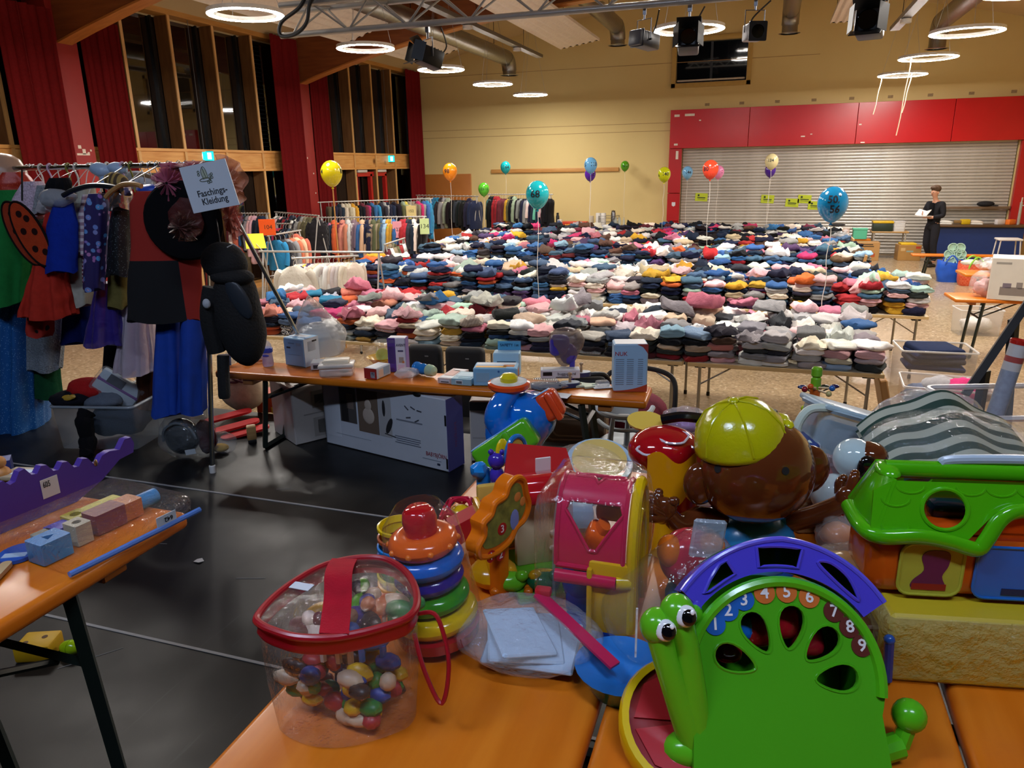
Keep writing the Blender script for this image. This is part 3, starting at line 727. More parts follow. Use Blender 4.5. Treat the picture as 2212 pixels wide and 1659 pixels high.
def garment_arrays(seed, nx=9, messy=0.0, tw=1.0):
    """a folded garment as a rounded pad with one to three soft folds along the front; unit width, depth 1, height 1 (scaled later)"""
    r = random.Random(seed); lob = r.choice([1, 2, 2, 3]); P = []
    for i in range(5): P.append((.5 - i / 4 * .98, 0.02))
    for i in range(lob):
        z0, z1 = i / lob, (i + 1) / lob
        for k in range(1, 4):
            a = -pi / 2 + pi * k / 4; P.append((-.48 - .055 * cos(a) * (1 if lob > 1 else 1.6), (z0 + z1) / 2 + sin(a) * (z1 - z0) / 2))
    for i in range(5): P.append((-.48 + i / 4 * .96, 1.0))
    P.append((.53, .5)); n = len(P); vs = []; fs = []
    for j in range(nx):
        u = j / (nx - 1) * 2 - 1; e = (1 - abs(u) ** 5); ez = max(.25, e) ** .7
        ofs = .06 * noise.noise(V((u * 1.3, seed * 3.1, 0)))
        for (y, z) in P:
            nz = noise.noise(V((u * 2.2, y * 2.6, seed * 7.7))) * (.34 + messy) * z - messy * .5 * abs(u) ** 3 * z
            nz2 = noise.noise(V((u * 6, y * 7, seed * 1.9))) * (.15 + messy * .45) * z
            ny = noise.noise(V((u * 1.8, z * 2, seed * 5.3))) * (.05 + messy * .12)
            ed = .03 * noise.noise(V((y * 3, z * 3, seed + 9))) + messy * .1 * noise.noise(V((y * 2, z, seed + 3)))
            vs.append((u * .5 * (.97 + .03 * e) + ed * u, y * (.93 + .07 * e) + ny + ofs, (z - .5) * ez + .5 + (nz + nz2)))
    for j in range(nx - 1):
        for i in range(n):
            a = j * n + i; b2 = j * n + (i + 1) % n
            fs.append((a, a + n, b2 + n, b2))
    fs.append(tuple(range(n))); fs.append(tuple((nx - 1) * n + i for i in range(n - 1, -1, -1)))
    return np.array(vs), fs
NVAR = 14
VARS = [garment_arrays(11 + i, 13, 0 if i < 9 else .35 + .1 * (i - 9)) for i in range(NVAR)]
FAR = [garment_arrays(51 + i, 8, .1 if i < 6 else .4) for i in range(9)]
FAB = [fabric_obj(0, 'jersey'), fabric_obj(1, 'striped_jersey'), fabric_obj(2, 'lined_jersey')]
GM = {}
def gmesh(k, m):
    if (k, m) not in GM:
        me = bpy.data.meshes.new('folded_garment'); me.from_pydata(VARS[k][0].tolist(), [], VARS[k][1]); me.materials.append(FAB[m])
        me.polygons.foreach_set('use_smooth', [True] * len(me.polygons)); me.set_sharp_from_angle(angle=RAD(75)); GM[(k, m)] = me
    return GM[(k, m)]
NOUN = {'denim': 'jeans', 'blue': 'jeans', 'khaki': 'trousers', 'black': 'leggings', 'charcoal': 'trousers', 'grey': 'joggers'}
NOUN2 = ['jumper', 'shirt', 'cardigan', 'top', 'sweater', 'romper']
COLN = {'azure': 'bright blue', 'silver': 'pale grey', 'sky': 'light blue', 'wine': 'dark red', 'navy': 'navy blue', 'denim': 'denim blue', 'pink': 'pale pink', 'rose': 'rose pink', 'magenta': 'hot pink'}
gr = random.Random(21); n_ind = 0
S_v = []; S_f = []; S_c = []; S_n = 0
# remembered stacks of the front edge, bottom to top: (x, layers)
KEY = {-4.55: 'navy navy denim blue', -4.2: 'cream white white', -3.5: 'charcoal charcoal pink pink', -3.24: 'white orange wine beige red pink', -3.0: 'sky white cream white', -2.75: 'beige cream mustard white mint', -2.5: 'navy navy black rose cream',
       -2.24: 'pink navy navy white white', -1.35: 'white charcoal navy silver', -1.1: 'black charcoal denim denim', -.85: 'wine black charcoal cream', -.62: 'red charcoal beige black sky', -.38: 'pink grey salmon brown charcoal', -.14: 'cream salmon orange blue pink',
       .1: 'white grey charcoal silver silver', .34: 'silver silver white cream', .56: 'silver rose charcoal silver grey', .78: 'sky cream pink white', .93: 'charcoal silver pink white'}
def put_stuff(k, col, loc, rz, sc, tilt=0):
    global S_n
    v, f = FAR[k]; c, s = cos(rz), sin(rz)
    x = v[:, 0] * sc[0]; y = v[:, 1] * sc[1]; z = v[:, 2] * sc[2] + tilt * y
    S_v.append(np.stack([x * c - y * s + loc[0], x * s + y * c + loc[1], z + loc[2]], 1))
    S_f.extend([tuple(i + S_n for i in q) for q in f]); S_n += len(v)
    S_c.append(np.tile(np.array([*lin(col), 1.0], dtype=np.float32), (len(v), 1)))
def jit(h, r, a=.12):
    c = srgb(h); k = 1 + r.uniform(-a, a); g_ = sum(c) / 3; c = [x * .8 + g_ * .2 for x in c]; return tuple(min(1, max(0, x * k + r.uniform(-.02, .02))) for x in c)
LAY = ['topmost', 'second from top', 'third from top', 'fourth from top', 'fifth from top', 'sixth from top', 'seventh from top']
for row, (nm, y0, xs_, dep) in enumerate(TROWS):
    xa, xb = xs_[0][0], xs_[-1][1]; nr = int(dep / .265); cw_ = .232 if row == 0 else .245
    for j in range(nr):
        ncol = int((xb - xa) / cw_ + .3); cw_ = (xb - xa) / ncol
        for i in range(ncol):
            x = xa + cw_ * (i + .5) + gr.uniform(-.03, .03); y = y0 + .15 + j * .265 + (gr.uniform(-.012, .012) if j == 0 else gr.uniform(-.045, .03))
            key = None
            if row == 0 and j == 0:
                for kx, kv in KEY.items():
                    if abs(kx - x) < .125: key = kv.split()
            if row == 0: nl = gr.choice([3, 4, 4, 5, 5]) if j else gr.choice([3, 4, 5, 5])
            else: nl = gr.choice([3, 4, 5, 5, 6, 7]) if row < 3 else gr.choice([3, 4, 5, 6])
            cols = key or [pick(row, x, j, gr) for _ in range(nl)]
            if not key and gr.random() < .45: cols = [cols[0]] * 2 + cols[2:] if len(cols) > 2 else cols
            nl = len(cols); z = TH + .001; base = gr.uniform(-.25, .25)
            for L, cn in enumerate(cols):
                top = L == nl - 1
                h = gr.uniform(.042, .066) if not top else gr.uniform(.05, .085)
                if row and L == 0: h += .03
                w = gr.uniform(.9, 1.04) * cw_ * (.98 if not top else 1.05); d = gr.uniform(.88, 1.0) * .25
                rz = base + gr.uniform(-.2, .2) + (gr.uniform(-1.2, 1.2) if top and gr.random() < .6 else 0) + (pi if j >= nr // 2 else 0)
                lx = x + gr.uniform(-.02, .02); ly = y + gr.uniform(-.015, .02)
                col = jit(PAL[cn], gr)
                indiv = row == 0 and n_ind < 300 and (j == 0 or (j in (1, 2) and L >= nl - 2) or (j in (3, 4) and top))
                if row == 1 and n_ind < 300 and j == 0 and top: indiv = True
                if indiv:
                    k = gr.randrange(9) if not top else gr.randrange(NVAR); mt = 0
                    if gr.random() < .1: mt = gr.choice([1, 2])
                    o = link('folded_garment', gmesh(k, mt), None, (lx, ly, z), (gr.uniform(-.06, .06), gr.uniform(-.07, .07), rz)); o.scale = (w, d, h)
                    o.color = (*lin(col), 1)
                    noun = NOUN.get(cn) or NOUN2[(i + L + j) % 6]
                    lab = '%s %s, %s, %s stack from left, %s, %s table row' % (COLN.get(cn, cn), noun, LAY[nl - 1 - L], ord_[i], ('front edge' if j == 0 else ord_[j] + ' line'), nm)
                    tag(o, lab, 'clothing', 'folded clothes in the %s table row' % nm); n_ind += 1
                else:
                    put_stuff(gr.randrange(6) if not top else gr.randrange(9), col, (lx, ly, z), rz, (w, d, h))
                z += h * .93
    # loose things thrown over the stacks
    if True:
        for q in range(int((xb - xa) * dep * 4)):
            if row == 0 and q > 14: break
            put_stuff(6 + gr.randrange(3), jit(PAL[pick(row, 0, 5, gr)], gr), (gr.uniform(xa + .1, xb - .1), gr.uniform(y0 + (.15 if row else .75), y0 + dep - .12), TH + .24 + gr.uniform(0, .04)), gr.uniform(0, 6.28), (gr.uniform(.18, .3), gr.uniform(.2, .32), gr.uniform(.06, .12)), gr.uniform(-.3, .3))
vv = np.concatenate(S_v); cc = np.concatenate(S_c)
me = bpy.data.meshes.new('folded_clothes'); me.from_pydata(vv.tolist(), [], S_f)
ca = me.color_attributes.new('Col', 'FLOAT_COLOR', 'POINT'); ca.data.foreach_set('color', cc.ravel())
me.polygons.foreach_set('use_smooth', [True] * len(me.polygons))
t = NT('mixed_fabric'); at_ = t.n('ShaderNodeAttribute'); at_.attribute_name = 'Col'
c = t.mix(.12, at_.outputs['Color'], t.noise(45, 5).outputs[0], 'OVERLAY'); t.pbr(c, .95, 0, .15, t.bump(t.noise(24, 4).outputs[0], .8, .015))
me.materials.append(t.m)
tag(link('folded_clothes', me), 'the mass of folded clothes piled on all further table rows', 'clothing', None, 'stuff')
# ---------------------------------------------------------------- garment racks with coats
def crack(p, q, h, lab, side=.28, group='coat racks at the back left'):
    p, q = V((p[0], p[1], 0)), V((q[0], q[1], 0)); d = q - p; L = d.length; rz = atan2(d.y, d.x)
    t = thing('clothes_rack', lab, 'clothes rack', p, rz, group)
    obj('bar', MB().tube([(-.06, 0, h), (L + .06, 0, h)], .014, 10), STEEL, t)
    for x in (0, L):
        for s in (-1, 1):
            obj('leg', MB().tube([(x, 0, h - .01), (x, s * side, .02)], .012, 8), STEEL, t)
            obj('foot', MB().ell((x, s * side, .02), .02, 8, 6), BLACK, t)
        obj('cross_bar', MB().tube([(x, -side * .7, .4), (x, side * .7, .4)], .008, 6), STEEL, t)
    return t, p, rz, L
FOB = [fabric_obj(0), fabric_obj(1)]
def coat_meshes(seed, length=.62, hood=False, quilt=False, sleeves=True, flare=0.0, mt=0):
    r = random.Random(seed); secs = []; n = 10
    for i in range(n + 1):
        u = i / n; z = -.12 - length * (1 - u)
        wx = .19 + flare * (1 - u) + .02 * sin(u * 3); wy = .075 + .015 * sin(u * 7 + seed)
        if u > .85: k = (u - .85) / .15; wx = .19 - .13 * k * k; wy *= 1 - .35 * k; z += .02 * k
        secs.append((z, wx, wy))
    def fn(u, v):
        k = v * n; i = min(int(k), n - 1); f = k - i; z, wx, wy = (a + (b_ - a) * f for a, b_ in zip(secs[i], secs[i + 1]))
        a = u * 2 * pi; e = 1
        if quilt: e = 1 + .12 * abs(sin(v * length * 26))
        e += .10 * noise.noise(V((cos(a) * 2, sin(a) * 2 + seed, z * 5)))
        ca, sa = cos(a), sin(a)
        return (wx * e * (abs(ca) ** .8) * (1 if ca > 0 else -1), wy * e * (abs(sa) ** .9) * (1 if sa > 0 else -1), z + .01 * noise.noise(V((ca * 2, sa * 2, seed))))
    out = {'body': MB().grid(fn, 18, 20 if quilt else 14, True).mesh('body', FOB[mt], 80)}
    if sleeves:
        sv = []
        for s in (-1, 1):
            pts = spline([(s * .15, 0, -.155), (s * .2, .01, -.24), (s * .225, .02, -.38), (s * .21, .03 + .02 * r.random(), -.12 - length * .82)], 4)
            rr = [(.05 + .006 * sin(i * (2.2 if quilt else .7))) * (1 - .2 * i / len(pts)) for i in range(len(pts))]
            sv.append(MB().tube(pts, rr, 10).mesh('sleeve', FOB[mt], 80))
        out['sleeve'] = sv
    if hood: out['hood'] = MB().ell((0, .06, -.14), (.1, .07, .1), 12, 8).mesh('hood', FOB[mt], 80)
    out['hanger'] = MB().tube(spline([(.0, 0, -.11), (0, 0, -.05), (.02, 0, -.03), (.025, 0, 0), (0, 0, .018), (-.02, 0, .005)], 3), .003, 5).tube([(-.17, 0, -.16), (0, 0, -.11), (.17, 0, -.16)], .006, 5).mesh('hanger', plain('#d6cfc4', .4), 60)
    return out
CO = {'plain': coat_meshes(1), 'hood': coat_meshes(2, .64, True), 'puffer': coat_meshes(3, .66, True, True), 'long': coat_meshes(4, .85, True, True), 'jacket': coat_meshes(5, .52), 'romper': coat_meshes(6, .5, False, False, True, .0), 'vest': coat_meshes(7, .5, False, True, False), 'dress': coat_meshes(8, .55, False, False, False, .06), 'striped': coat_meshes(9, .48, mt=1)}
HANG_M = [plain('#e0dad0', .4), plain('#d8a21c', .4), plain('#d9571c', .4), plain('#2a2a2c', .4)]
def coat(kind, col, loc, rz, lab, group, sc=1.0, noun='coat'):
    md = CO[kind]; t = thing('hanging_' + noun, lab, 'clothing', loc, rz, group); t.scale = (sc, sc, sc)
    c = (*lin(col), 1)
    for k, m in md.items():
        for mm in (m if isinstance(m, list) else [m]):
            o = link(k, mm, t); o.color = c
    return t
CR = random.Random(5)
PAL.update(olive='#5b5a3a', teal='#2f6f6a', coral='#e0664a', sage='#8a9a80', mauve='#7d6172', sand='#cbb59a', taupe='#7c6a58')
def hang(p, q, h, cols, lname, seq=None, sc=1.0, a0=0, spread=1.0, group=None, noun='coat', tilt=.16):
    p, q = V((*p[:2], h)), V((*q[:2], h)); d = q - p; rz = atan2(d.y, d.x); n = len(cols)
    for i, c in enumerate(cols):
        if c == '-': continue
        kind = None
        if ':' in c: c, kind = c.split(':')
        kind = kind or CR.choice(['plain', 'hood', 'puffer', 'jacket', 'puffer'])
        pos = p + d * ((i + .5) / n)
        s_ = sc * CR.uniform(.92, 1.06)
        nn = {'vest': 'vest', 'dress': 'dress', 'romper': 'romper', 'striped': 'shirt', 'jacket': 'jacket', 'puffer': 'jacket', 'long': 'coat'}.get(kind, noun)
        ds = {'puffer': 'padded ', 'hood': 'hooded ', 'long': 'long padded ', 'striped': 'striped '}.get(kind, '')
        coat(kind, jit(PAL.get(c, c), CR, .08), pos + V((0, 0, .0)), rz + pi / 2 + CR.uniform(-tilt, tilt) + a0, '%s %s%s, %s from the left on the %s' % (COLN.get(c, c), ds, nn, ord_[i], lname), group or ('clothes on the ' + lname), s_, nn)
def rk(a, c, h, lab, cols, lname, **k):
    p, q = at(*a, h), at(*c, h); crack(p, q, h, lab); hang(p, q, h, cols, lname, **k); return p, q
rk((694, 470), (915, 468), 1.5, 'long coat rack full of bright children jackets in front of the window wall',
   ['navy', 'mauve', 'navy', 'rose:plain', 'navy', 'orange', 'orange:plain', 'wine', 'salmon', 'salmon:plain', 'silver', 'silver:jacket', 'mauve:puffer', 'mauve', 'blue:plain', 'peach', 'navy', 'navy:hood', 'khaki', 'olive:hood', 'khaki:plain', 'olive:hood', 'denim', 'sky', 'mustard:puffer', 'mustard:hood', 'blue', '-', '-', 'red', 'red:long', 'charcoal:puffer', 'navy:puffer', 'cream:hood', 'cream:plain', 'black:hood'], 'long middle coat rack', sc=1.0)
rk((692, 437), (930, 429), 1.7, 'tall coat rack against the far window bay, behind the long middle rack',
   ['-', '-', 'olive', 'black', 'navy:plain', 'charcoal', 'navy', 'sand:puffer', 'sand:long', 'sand:puffer', 'mustard', 'black', 'black:plain', 'wine', 'magenta', 'navy:puffer', 'blue:hood', 'azure', 'black', 'charcoal:hood', 'grey', 'navy:puffer', 'navy', 'black:hood', 'black', 'olive', 'sage', 'yellow', 'khaki', 'taupe', 'taupe:plain', 'magenta:hood', 'grey', 'blue:puffer', 'azure:long'], 'tall rear coat rack', sc=1.05)
rk((902, 422), (1030, 424), 1.7, 'coat rack with dark jackets in the far corner by the wooden door',
   ['grey:plain', 'grey', 'charcoal', 'sage', 'blue', 'azure:puffer', 'azure:puffer', 'charcoal', 'grey', 'sage', 'black', 'black', 'charcoal', 'black:plain', 'black', 'navy', 'navy:plain'], 'corner coat rack', sc=1.12)
p7, q7 = rk((1057, 420), (1190, 420), 1.7, 'coat rack before the yellow wall under the small turquoise balloon',
   ['teal:plain', 'black:long', 'black', 'red:long', 'red:puffer', 'wine:plain', 'wine', '-', 'mustard', 'olive', 'black', 'sage', 'black:plain', 'grey', 'black', 'navy', 'grey:plain', 'pink:striped', 'navy', 'navy:plain', 'turquoise:jacket', 'navy', 'rose:striped', 'black', 'black:plain'], 'yellow wall coat rack', sc=1.12)
rk((500, 461), (576, 461), 1.62, 'small coat rack partly behind the white costume sign',
   ['wine', 'white:hood', 'coral:plain', 'coral', 'blue:hood', 'charcoal', 'grey:puffer', 'pink:long', 'pink:hood', 'navy', 'navy:hood', 'navy:long'], 'rack behind the costume sign', sc=1.0)
rk((596, 458), (686, 466), 1.62, 'coat rack of dark small clothes before the second red pillar',
   ['white:jacket', 'grey:jacket', 'pink:jacket', 'charcoal', 'black', 'red:jacket', 'navy', 'black:jacket', 'white:jacket', 'charcoal', 'grey', 'khaki', 'olive:puffer', 'olive', 'black'], 'rack before the red pillar', sc=.85)
rk((597, 483), (660, 484), 1.45, 'low coat rack with dark trousers and a quilted brown vest',
   ['magenta:jacket', 'red:jacket', 'black', 'navy:dress', 'black:dress', 'denim:dress', 'navy:dress', 'taupe:puffer', 'taupe:long', 'black:long', 'black:hood'], 'low rack of dark clothes', sc=.9)
pa, qa = at(580, 509, 1.42), at(646, 498, 1.42); crack(pa, qa, 1.42, 'short rack with turquoise and coral clothes behind the orange 104 sign')
hang(pa, qa, 1.42, ['-', 'azure:jacket', 'charcoal:plain', 'grey', 'coral:plain', 'peach:plain', 'coral:hood'], 'short rack behind the 104 sign', sc=.95)
pa, qa = at(832, 528, 1.2), at(872, 515, 1.2); crack(pa, qa, 1.2, 'short rack with a striped top facing the tables')
hang(pa, qa, 1.2, ['wine:plain', 'white:striped', 'khaki:hood', 'olive:puffer', 'red:plain', 'white:plain'], 'short rack with the striped top', sc=.9, a0=-pi / 2 * .8)
# silver frame with baby clothes
pf, qf = at(568, 543, 1.4), at(818, 545, 1.4); crack(pf, qf, 1.4, 'empty silver clothes frame standing behind the nearest clothes table', .3)
pb, qb = at(640, 558, 1.3), at(765, 553, 1.3); crack(pb, qb, 1.3, 'rack of white baby clothes inside the empty silver frame', .22)
hang(pb, qb, 1.3, ['cream:romper', 'white:romper', 'yellow:jacket', 'purple:jacket', 'white:romper', 'cream:romper', 'white:dress', 'white:romper', 'silver:romper', 'white:romper', 'cream:romper', 'white:jacket', 'white:romper', 'cream:plain', 'cream:plain'], 'white baby clothes rack', sc=.8, a0=-.9)
coat('romper', '#ddd6c6', at(668, 551, 1.32) + V((-.05, -.3, .0)), RAD(20), 'speckled cream romper facing the room at the end of the baby rack', 'clothes on the white baby clothes rack', 1.15, 'romper')
# size tags hung on the racks
def card_sign(px, py, z, w, h, col, s, lab, rz=RZ, bar=None, cat='sign', size=.5, rot=None):
    q = at(px, bar[1], bar[0]); p = aty(px, py, q.y - .15)
    t = thing('size_card', lab, cat, p, rz, 'size cards on the coat racks', rot)
    obj('card', MB().rbox((0, 0, 0), (w, .006, h), .002, 1), card(col), t)
    if s: text(s, h * size, plain('#1b2a1b', .6), t, (0, -.004, 0), (pi / 2, 0, 0), 'print')
    ql = M.Rotation(-rz, 4, 'Z') @ (q - p); obj('string', MB().tube([(0, .004, h / 2), tuple(ql)], .003, 5), plain('#dddddd', .6), t)
    return t
card_sign(577, 491, 1.35, .26, .25, '#ef5a1c', ' 104', 'orange card marked 104 hanging by the sign-side coat rack', bar=(1.42, 509), size=.38)
card_sign(846, 506, 1.3, .2, .28, '#6cc43a', '116', 'green card marked 116 on the long middle coat rack', bar=(1.5, 469), size=.4)
card_sign(917, 489, 1.4, .18, .3, '#c9dc9a', '134', 'pale green card marked 134 at the long rack right end', bar=(1.5, 469), size=.4)
card_sign(888, 456, 1.5, .24, .26, '#e3cf8e', '152', 'yellowish card marked 152 below the tall rear rack', bar=(1.7, 431), size=.35)
card_sign(958, 449, 1.5, .2, .3, '#e6dcb4', '158', 'cream card marked 158 on the corner coat rack', bar=(1.7, 423), size=.35)
card_sign(858, 496, 1.4, .18, .32, '#e79aa6', '122', 'pink card hanging beside the green 116 card', bar=(1.5, 469), size=.3)
ys = thing('folded_card', 'blank bright yellow card bent over the corner of the silver frame', 'sign', at(556, 529, 1.4) + V((.02, -.05, .02)), RAD(25))
obj('card', MB().add([(-.13, -.06, -.06), (.15, -.06, -.06), (.1, .05, .14), (-.16, .05, .14), (-.13, -.056, -.06), (.15, -.056, -.06), (.1, .054, .14), (-.16, .054, .14)], [(0, 1, 2, 3), (7, 6, 5, 4), (0, 4, 5, 1), (1, 5, 6, 2), (2, 6, 7, 3), (3, 7, 4, 0)]), card('#f2dc10'), ys); obj('clip', MB().tube([(0, 0, 0), tuple(M.Rotation(-RAD(25), 4, 'Z') @ (at(568, 543, 1.4) - ys.location))], .008, 6), STEEL, ys)
# ---------------------------------------------------------------- helpers for boxes and beer tables
def carton(lab, loc, dims, rz, col, cat='box', name='cardboard_box', flaps=None, group=None, prints=(), top=None):
    """a box standing on its base; prints: (face, x, z, w, h, colour) in fractions of the face"""
    t = thing(name, lab, cat, loc, rz, group); w, d, h = dims
    obj('carton', MB().rbox((0, 0, h / 2), dims, min(.006, h * .06), 1), card(col), t)
    for i, (face, x, z, pw, ph, c) in enumerate(prints):
        if face == 'f': b = MB().box((x * w, -d / 2 - .0006, h * z), (pw * w, .0016, ph * h))
        elif face == 'l': b = MB().box((-w / 2 - .0006, x * d, h * z), (.0016, pw * d, ph * h))
        elif face == 'r': b = MB().box((w / 2 + .0006, x * d, h * z), (.0016, pw * d, ph * h))
        else: b = MB().box((x * w, z * d, h + .0006), (pw * w, ph * d, .0016))
        obj('printed_patch', b, card(c), t)
    return t
ORX = wood('#c8660e', '#dd7e20', .28, 2.2, (1, 9, 9)); DGREEN = plain('#16211c', .4)
def beer(p, L, w, top, base, rz, lab, name='beer_table', cat='table', wear=False):
    """folding beer table or bench: board along local x, origin at the middle on the floor"""
    t = thing(name, lab, cat, p, rz); h = top - base
    obj('board', MB().rbox((0, 0, h - .0225), (L, w, .045), .016, 3), ORX, t)
    for sx in (-1, 1):
        X = sx * (L / 2 - .33); k = .42 * w
        obj('batten', MB().rbox((X + sx * .12, 0, h - .06), (.07, w * .86, .035), .004, 1), wood('#a5622c', '#b9763c'), t)
        for sy in (-1, 1): obj('leg', MB().tube([(X, sy * k, h - .05), (X + sx * .06, sy * k * .92, .015)], .019, 4), DGREEN, t)
        obj('foot_bar', MB().tube([(X + sx * .06, -k * .92, .016), (X + sx * .06, k * .92, .016)], .016, 4), DGREEN, t)
        obj('cross_bar', MB().tube([(X + sx * .02, -k * .95, h * .68), (X + sx * .02, k * .95, h * .68)], .014, 4), DGREEN, t)
        for sy in (-.5, .5): obj('strut', MB().tube([(X + sx * .02, sy * k, h * .66), (X - sx * h * .55, sy * k, h - .05)], .009, 6), DGREEN, t)
    return t
def tub(lab, loc, dims, rz, tint='#e8eef0', amount=.3, name='storage_tub', wall=.004, lid=None, group=None, flare=.06, cat='storage tub'):
    t = thing(name, lab, cat, loc, rz, group); w, d, h = dims; m = frosted(tint, amount)
    def loop(k, z, r=.03, ins=0): return [(x, y, z) for x, y in rrect(w * k - ins, d * k - ins, r, 4)]
    ls = [loop(1 - flare, .0), loop(1 - flare * .6, h * .4), loop(1, h)]
    n = len(ls[0]); b = MB(); b.add(ls[0] + ls[1] + ls[2], [(r * n + i, r * n + (i + 1) % n, (r + 1) * n + (i + 1) % n, (r + 1) * n + i) for r in (0, 1) for i in range(n)] + [tuple(range(n - 1, -1, -1))])
    obj('shell', b, m, t)
    obj('rim', MB().tube(loop(1.01, h), .009, 6, True), frosted(tint, min(.95, amount + .3)), t)
    return t
def pillow(lab, name, cat, loc, r, col, seed, rz=0, m=None, group=None):
    b = MB().ell((0, 0, 0), r, 20, 12, 0, None, lambda p: p * (1 + .25 * noise.noise(p * (2.2 / max(r)) + V((seed, 0, 0)))) + V((0, 0, 0)))
    o = obj(name, b, m or cloth(col), None, loc, (0, 0, rz), 80); return tag(o, lab, cat, group)
# ---------------------------------------------------------------- right side of the hall
beer((4.12, 17.85, 0), 2.25, .26, .48, 0, 0, 'orange beer bench with dark legs in front of the blue counter', 'beer_bench', 'bench')
cn = thing('serving_counter', 'blue fronted serving counter with brown top below the shutter', 'counter', (4.98, 21.5, 0))
obj('front_panel', MB().rbox((0, 0, .39), (1.95, .5, .78), .008, 1), plain('#12306e', .5), cn)
obj('plinth', MB().box((0, .02, .02), (1.9, .48, .06)), BLACK, cn)
obj('worktop', MB().rbox((0, -.03, .815), (2.05, .62, .06), .012), wood('#4f3a28', '#62492f', .35, 2, (1, 8, 8)), cn)
led = tag(obj('hatch_ledge', MB().rbox((5.0, YB - .07, 1.22), (1.5, .12, .06), .008), wood('#6b5540', '#7d6650', .4)), 'brown wooden ledge on the shutter above the blue counter', 'ledge'); led['kind'] = 'structure'; led.name = 'trim_11'
def shoe(lab, loc, rz, col, sole, s=1.0):
    t = thing('shoe', lab, 'shoe', loc, rz, 'shoes set out on the counter')
    obj('upper', MB().ell((0, 0, .045 * s), (.05 * s, .14 * s, .04 * s), 14, 8, 0, None, lambda p: V((p.x, p.y, p.z * (1 + .5 * max(0, p.y / (.14 * s)))))), plain(col, .5), t)
    obj('sole', MB().rbox((0, 0, .012 * s), (.09 * s, .27 * s, .024 * s), .01), plain(sole, .6), t)
shoe('white sneaker on the left end of the blue counter', (4.28, 21.4, .845), RAD(60), '#d8d4cc', '#efece6', 1.1)
shoe('pale sneaker in the middle of the brown counter top', (4.95, 21.42, .845), RAD(70), '#d9cfc2', '#f0ede6', 1.1)
tag(obj('cap', MB().ell((0, 0, .06), (.2, .1, .07), 14, 8).box((.2, 0, .02), (.14, .12, .02)), plain('#111116', .8), None, (5.2, YB - .1, 1.252), None), 'black cap lying on the wooden ledge above the counter', 'cap')
for i, (x, c, lab) in enumerate(((4.55, '#8a6a3a', 'brown felt shoe lying on the counter beside the white sneaker'), (4.7, '#d8b51e', 'small yellow box on the counter between the shoes'), (5.45, '#d9d2d0', 'clear plastic box on the right of the counter'), (5.68, '#ef7a2a', 'orange card box at the right end of the counter'))):
    tag(obj('small_box', MB().rbox((0, 0, .06), (.2, .12, .12 if i != 0 else .07), .012), card(c), None, (x, 21.42, .845), (0, 0, .2 * i)), lab, 'box')
tp_ = thing('tap_column', 'grey drinks tap standing at the right end of the counter', 'tap', (5.85, 21.45, .845)); obj('column', MB().lathe([(.035, 0), (.03, .5), (.035, .52), (.0, .54)], 14), STEEL, tp_); obj('spout', MB().tube([(0, 0, .45), (.12, -.05, .45), (.14, -.06, .38)], .014, 8), STEEL, tp_); obj('grip', MB().tube([(0, 0, .53), (0, -.02, .64)], .016, 8), plain('#cfc8bd', .4), tp_)
st_ = thing('bar_stool', 'white metal stool cut by the right edge near the counter', 'stool', (4.95, 18.6, 0))
obj('seat', MB().rbox((0, 0, .74), (.45, .4, .04), .015), plain('#d8d4d0', .4), st_)
for sx in (-1, 1):
    for sy in (-1, 1): obj('leg', MB().tube([(sx * .18, sy * .16, .73), (sx * .24, sy * .2, .01)], .014, 8), plain('#c9c6c4', .35), st_)
obj('foot_rest', MB().tube([(-.22, -.18, .3), (.22, -.18, .3), (.22, .18, .3), (-.22, .18, .3)], .01, 6, True), plain('#c9c6c4', .35), st_)
# notes taped to the shutter
for i, (px, py, lab) in enumerate(((1515, 426, 'lime note on the shutter under the light blue balloon'), (1658, 430, 'lime note on the shutter under the cream balloon'), (1711, 438, 'lime note on the shutter, lower left of the three together'), (1738, 430, 'lime note on the shutter, highest of the three together'), (1760, 444, 'lime note on the shutter touching the large blue balloon'))):
    p = aty(px, py, YB + .045); t = thing('paper_note', lab, 'note', p, 0, 'lime notes taped to the shutter', (0, RAD(3), 0))
    obj('paper', MB().box((0, 0, 0), (.34, .003, .22)), card('#b9c82c'), t)
    obj('print', MB().box((-.08, -.002, .05), (.05, .002, .05)).box((0, -.002, -.01), (.22, .002, .025)).box((.0, -.002, -.05), (.2, .002, .012)), plain('#20301a', .7), t)
# shelf bench with boxes, trolley, cartons at the shutter
bsh = thing('low_bench', 'orange topped bench holding two plastic boxes before the shutter', 'bench', (2.02, 21.2, 0))
obj('board', MB().rbox((0, 0, .46), (1.1, .3, .05), .012), ORX, bsh); obj('shelf', MB().box((0, 0, .18), (1.0, .26, .03)), plain('#2b2723', .6), bsh)
for sx in (-1, 1): obj('leg', MB().box((sx * .45, 0, .22), (.04, .24, .44)), DGREEN, bsh)
b1 = tub('pinkish translucent box on the orange bench at the shutter', (1.77, 21.15, .487), (.56, .26, .26), 0, '#e6cfc6', .75, 'storage_box', flare=.03); obj('lid', MB().rbox((0, 0, .275), (.58, .28, .03), .008), frosted('#f0e8e0', .8), b1)
b2 = tub('turquoise plastic box on the orange bench at the shutter', (2.3, 21.15, .487), (.34, .24, .24), 0, '#5ebf9c', .95, 'storage_box', flare=.03); obj('lid', MB().rbox((0, 0, .25), (.36, .26, .03), .008), plain('#62c7a4', .4), b2)
tag(obj('black_shoes', MB().ell((0, 0, .04), (.2, .1, .04), 12, 6), plain('#17171a', .6), None, (1.75, 21.17, .787), None), 'black shoe on top of the pinkish translucent box', 'shoe').name = 'shoe'
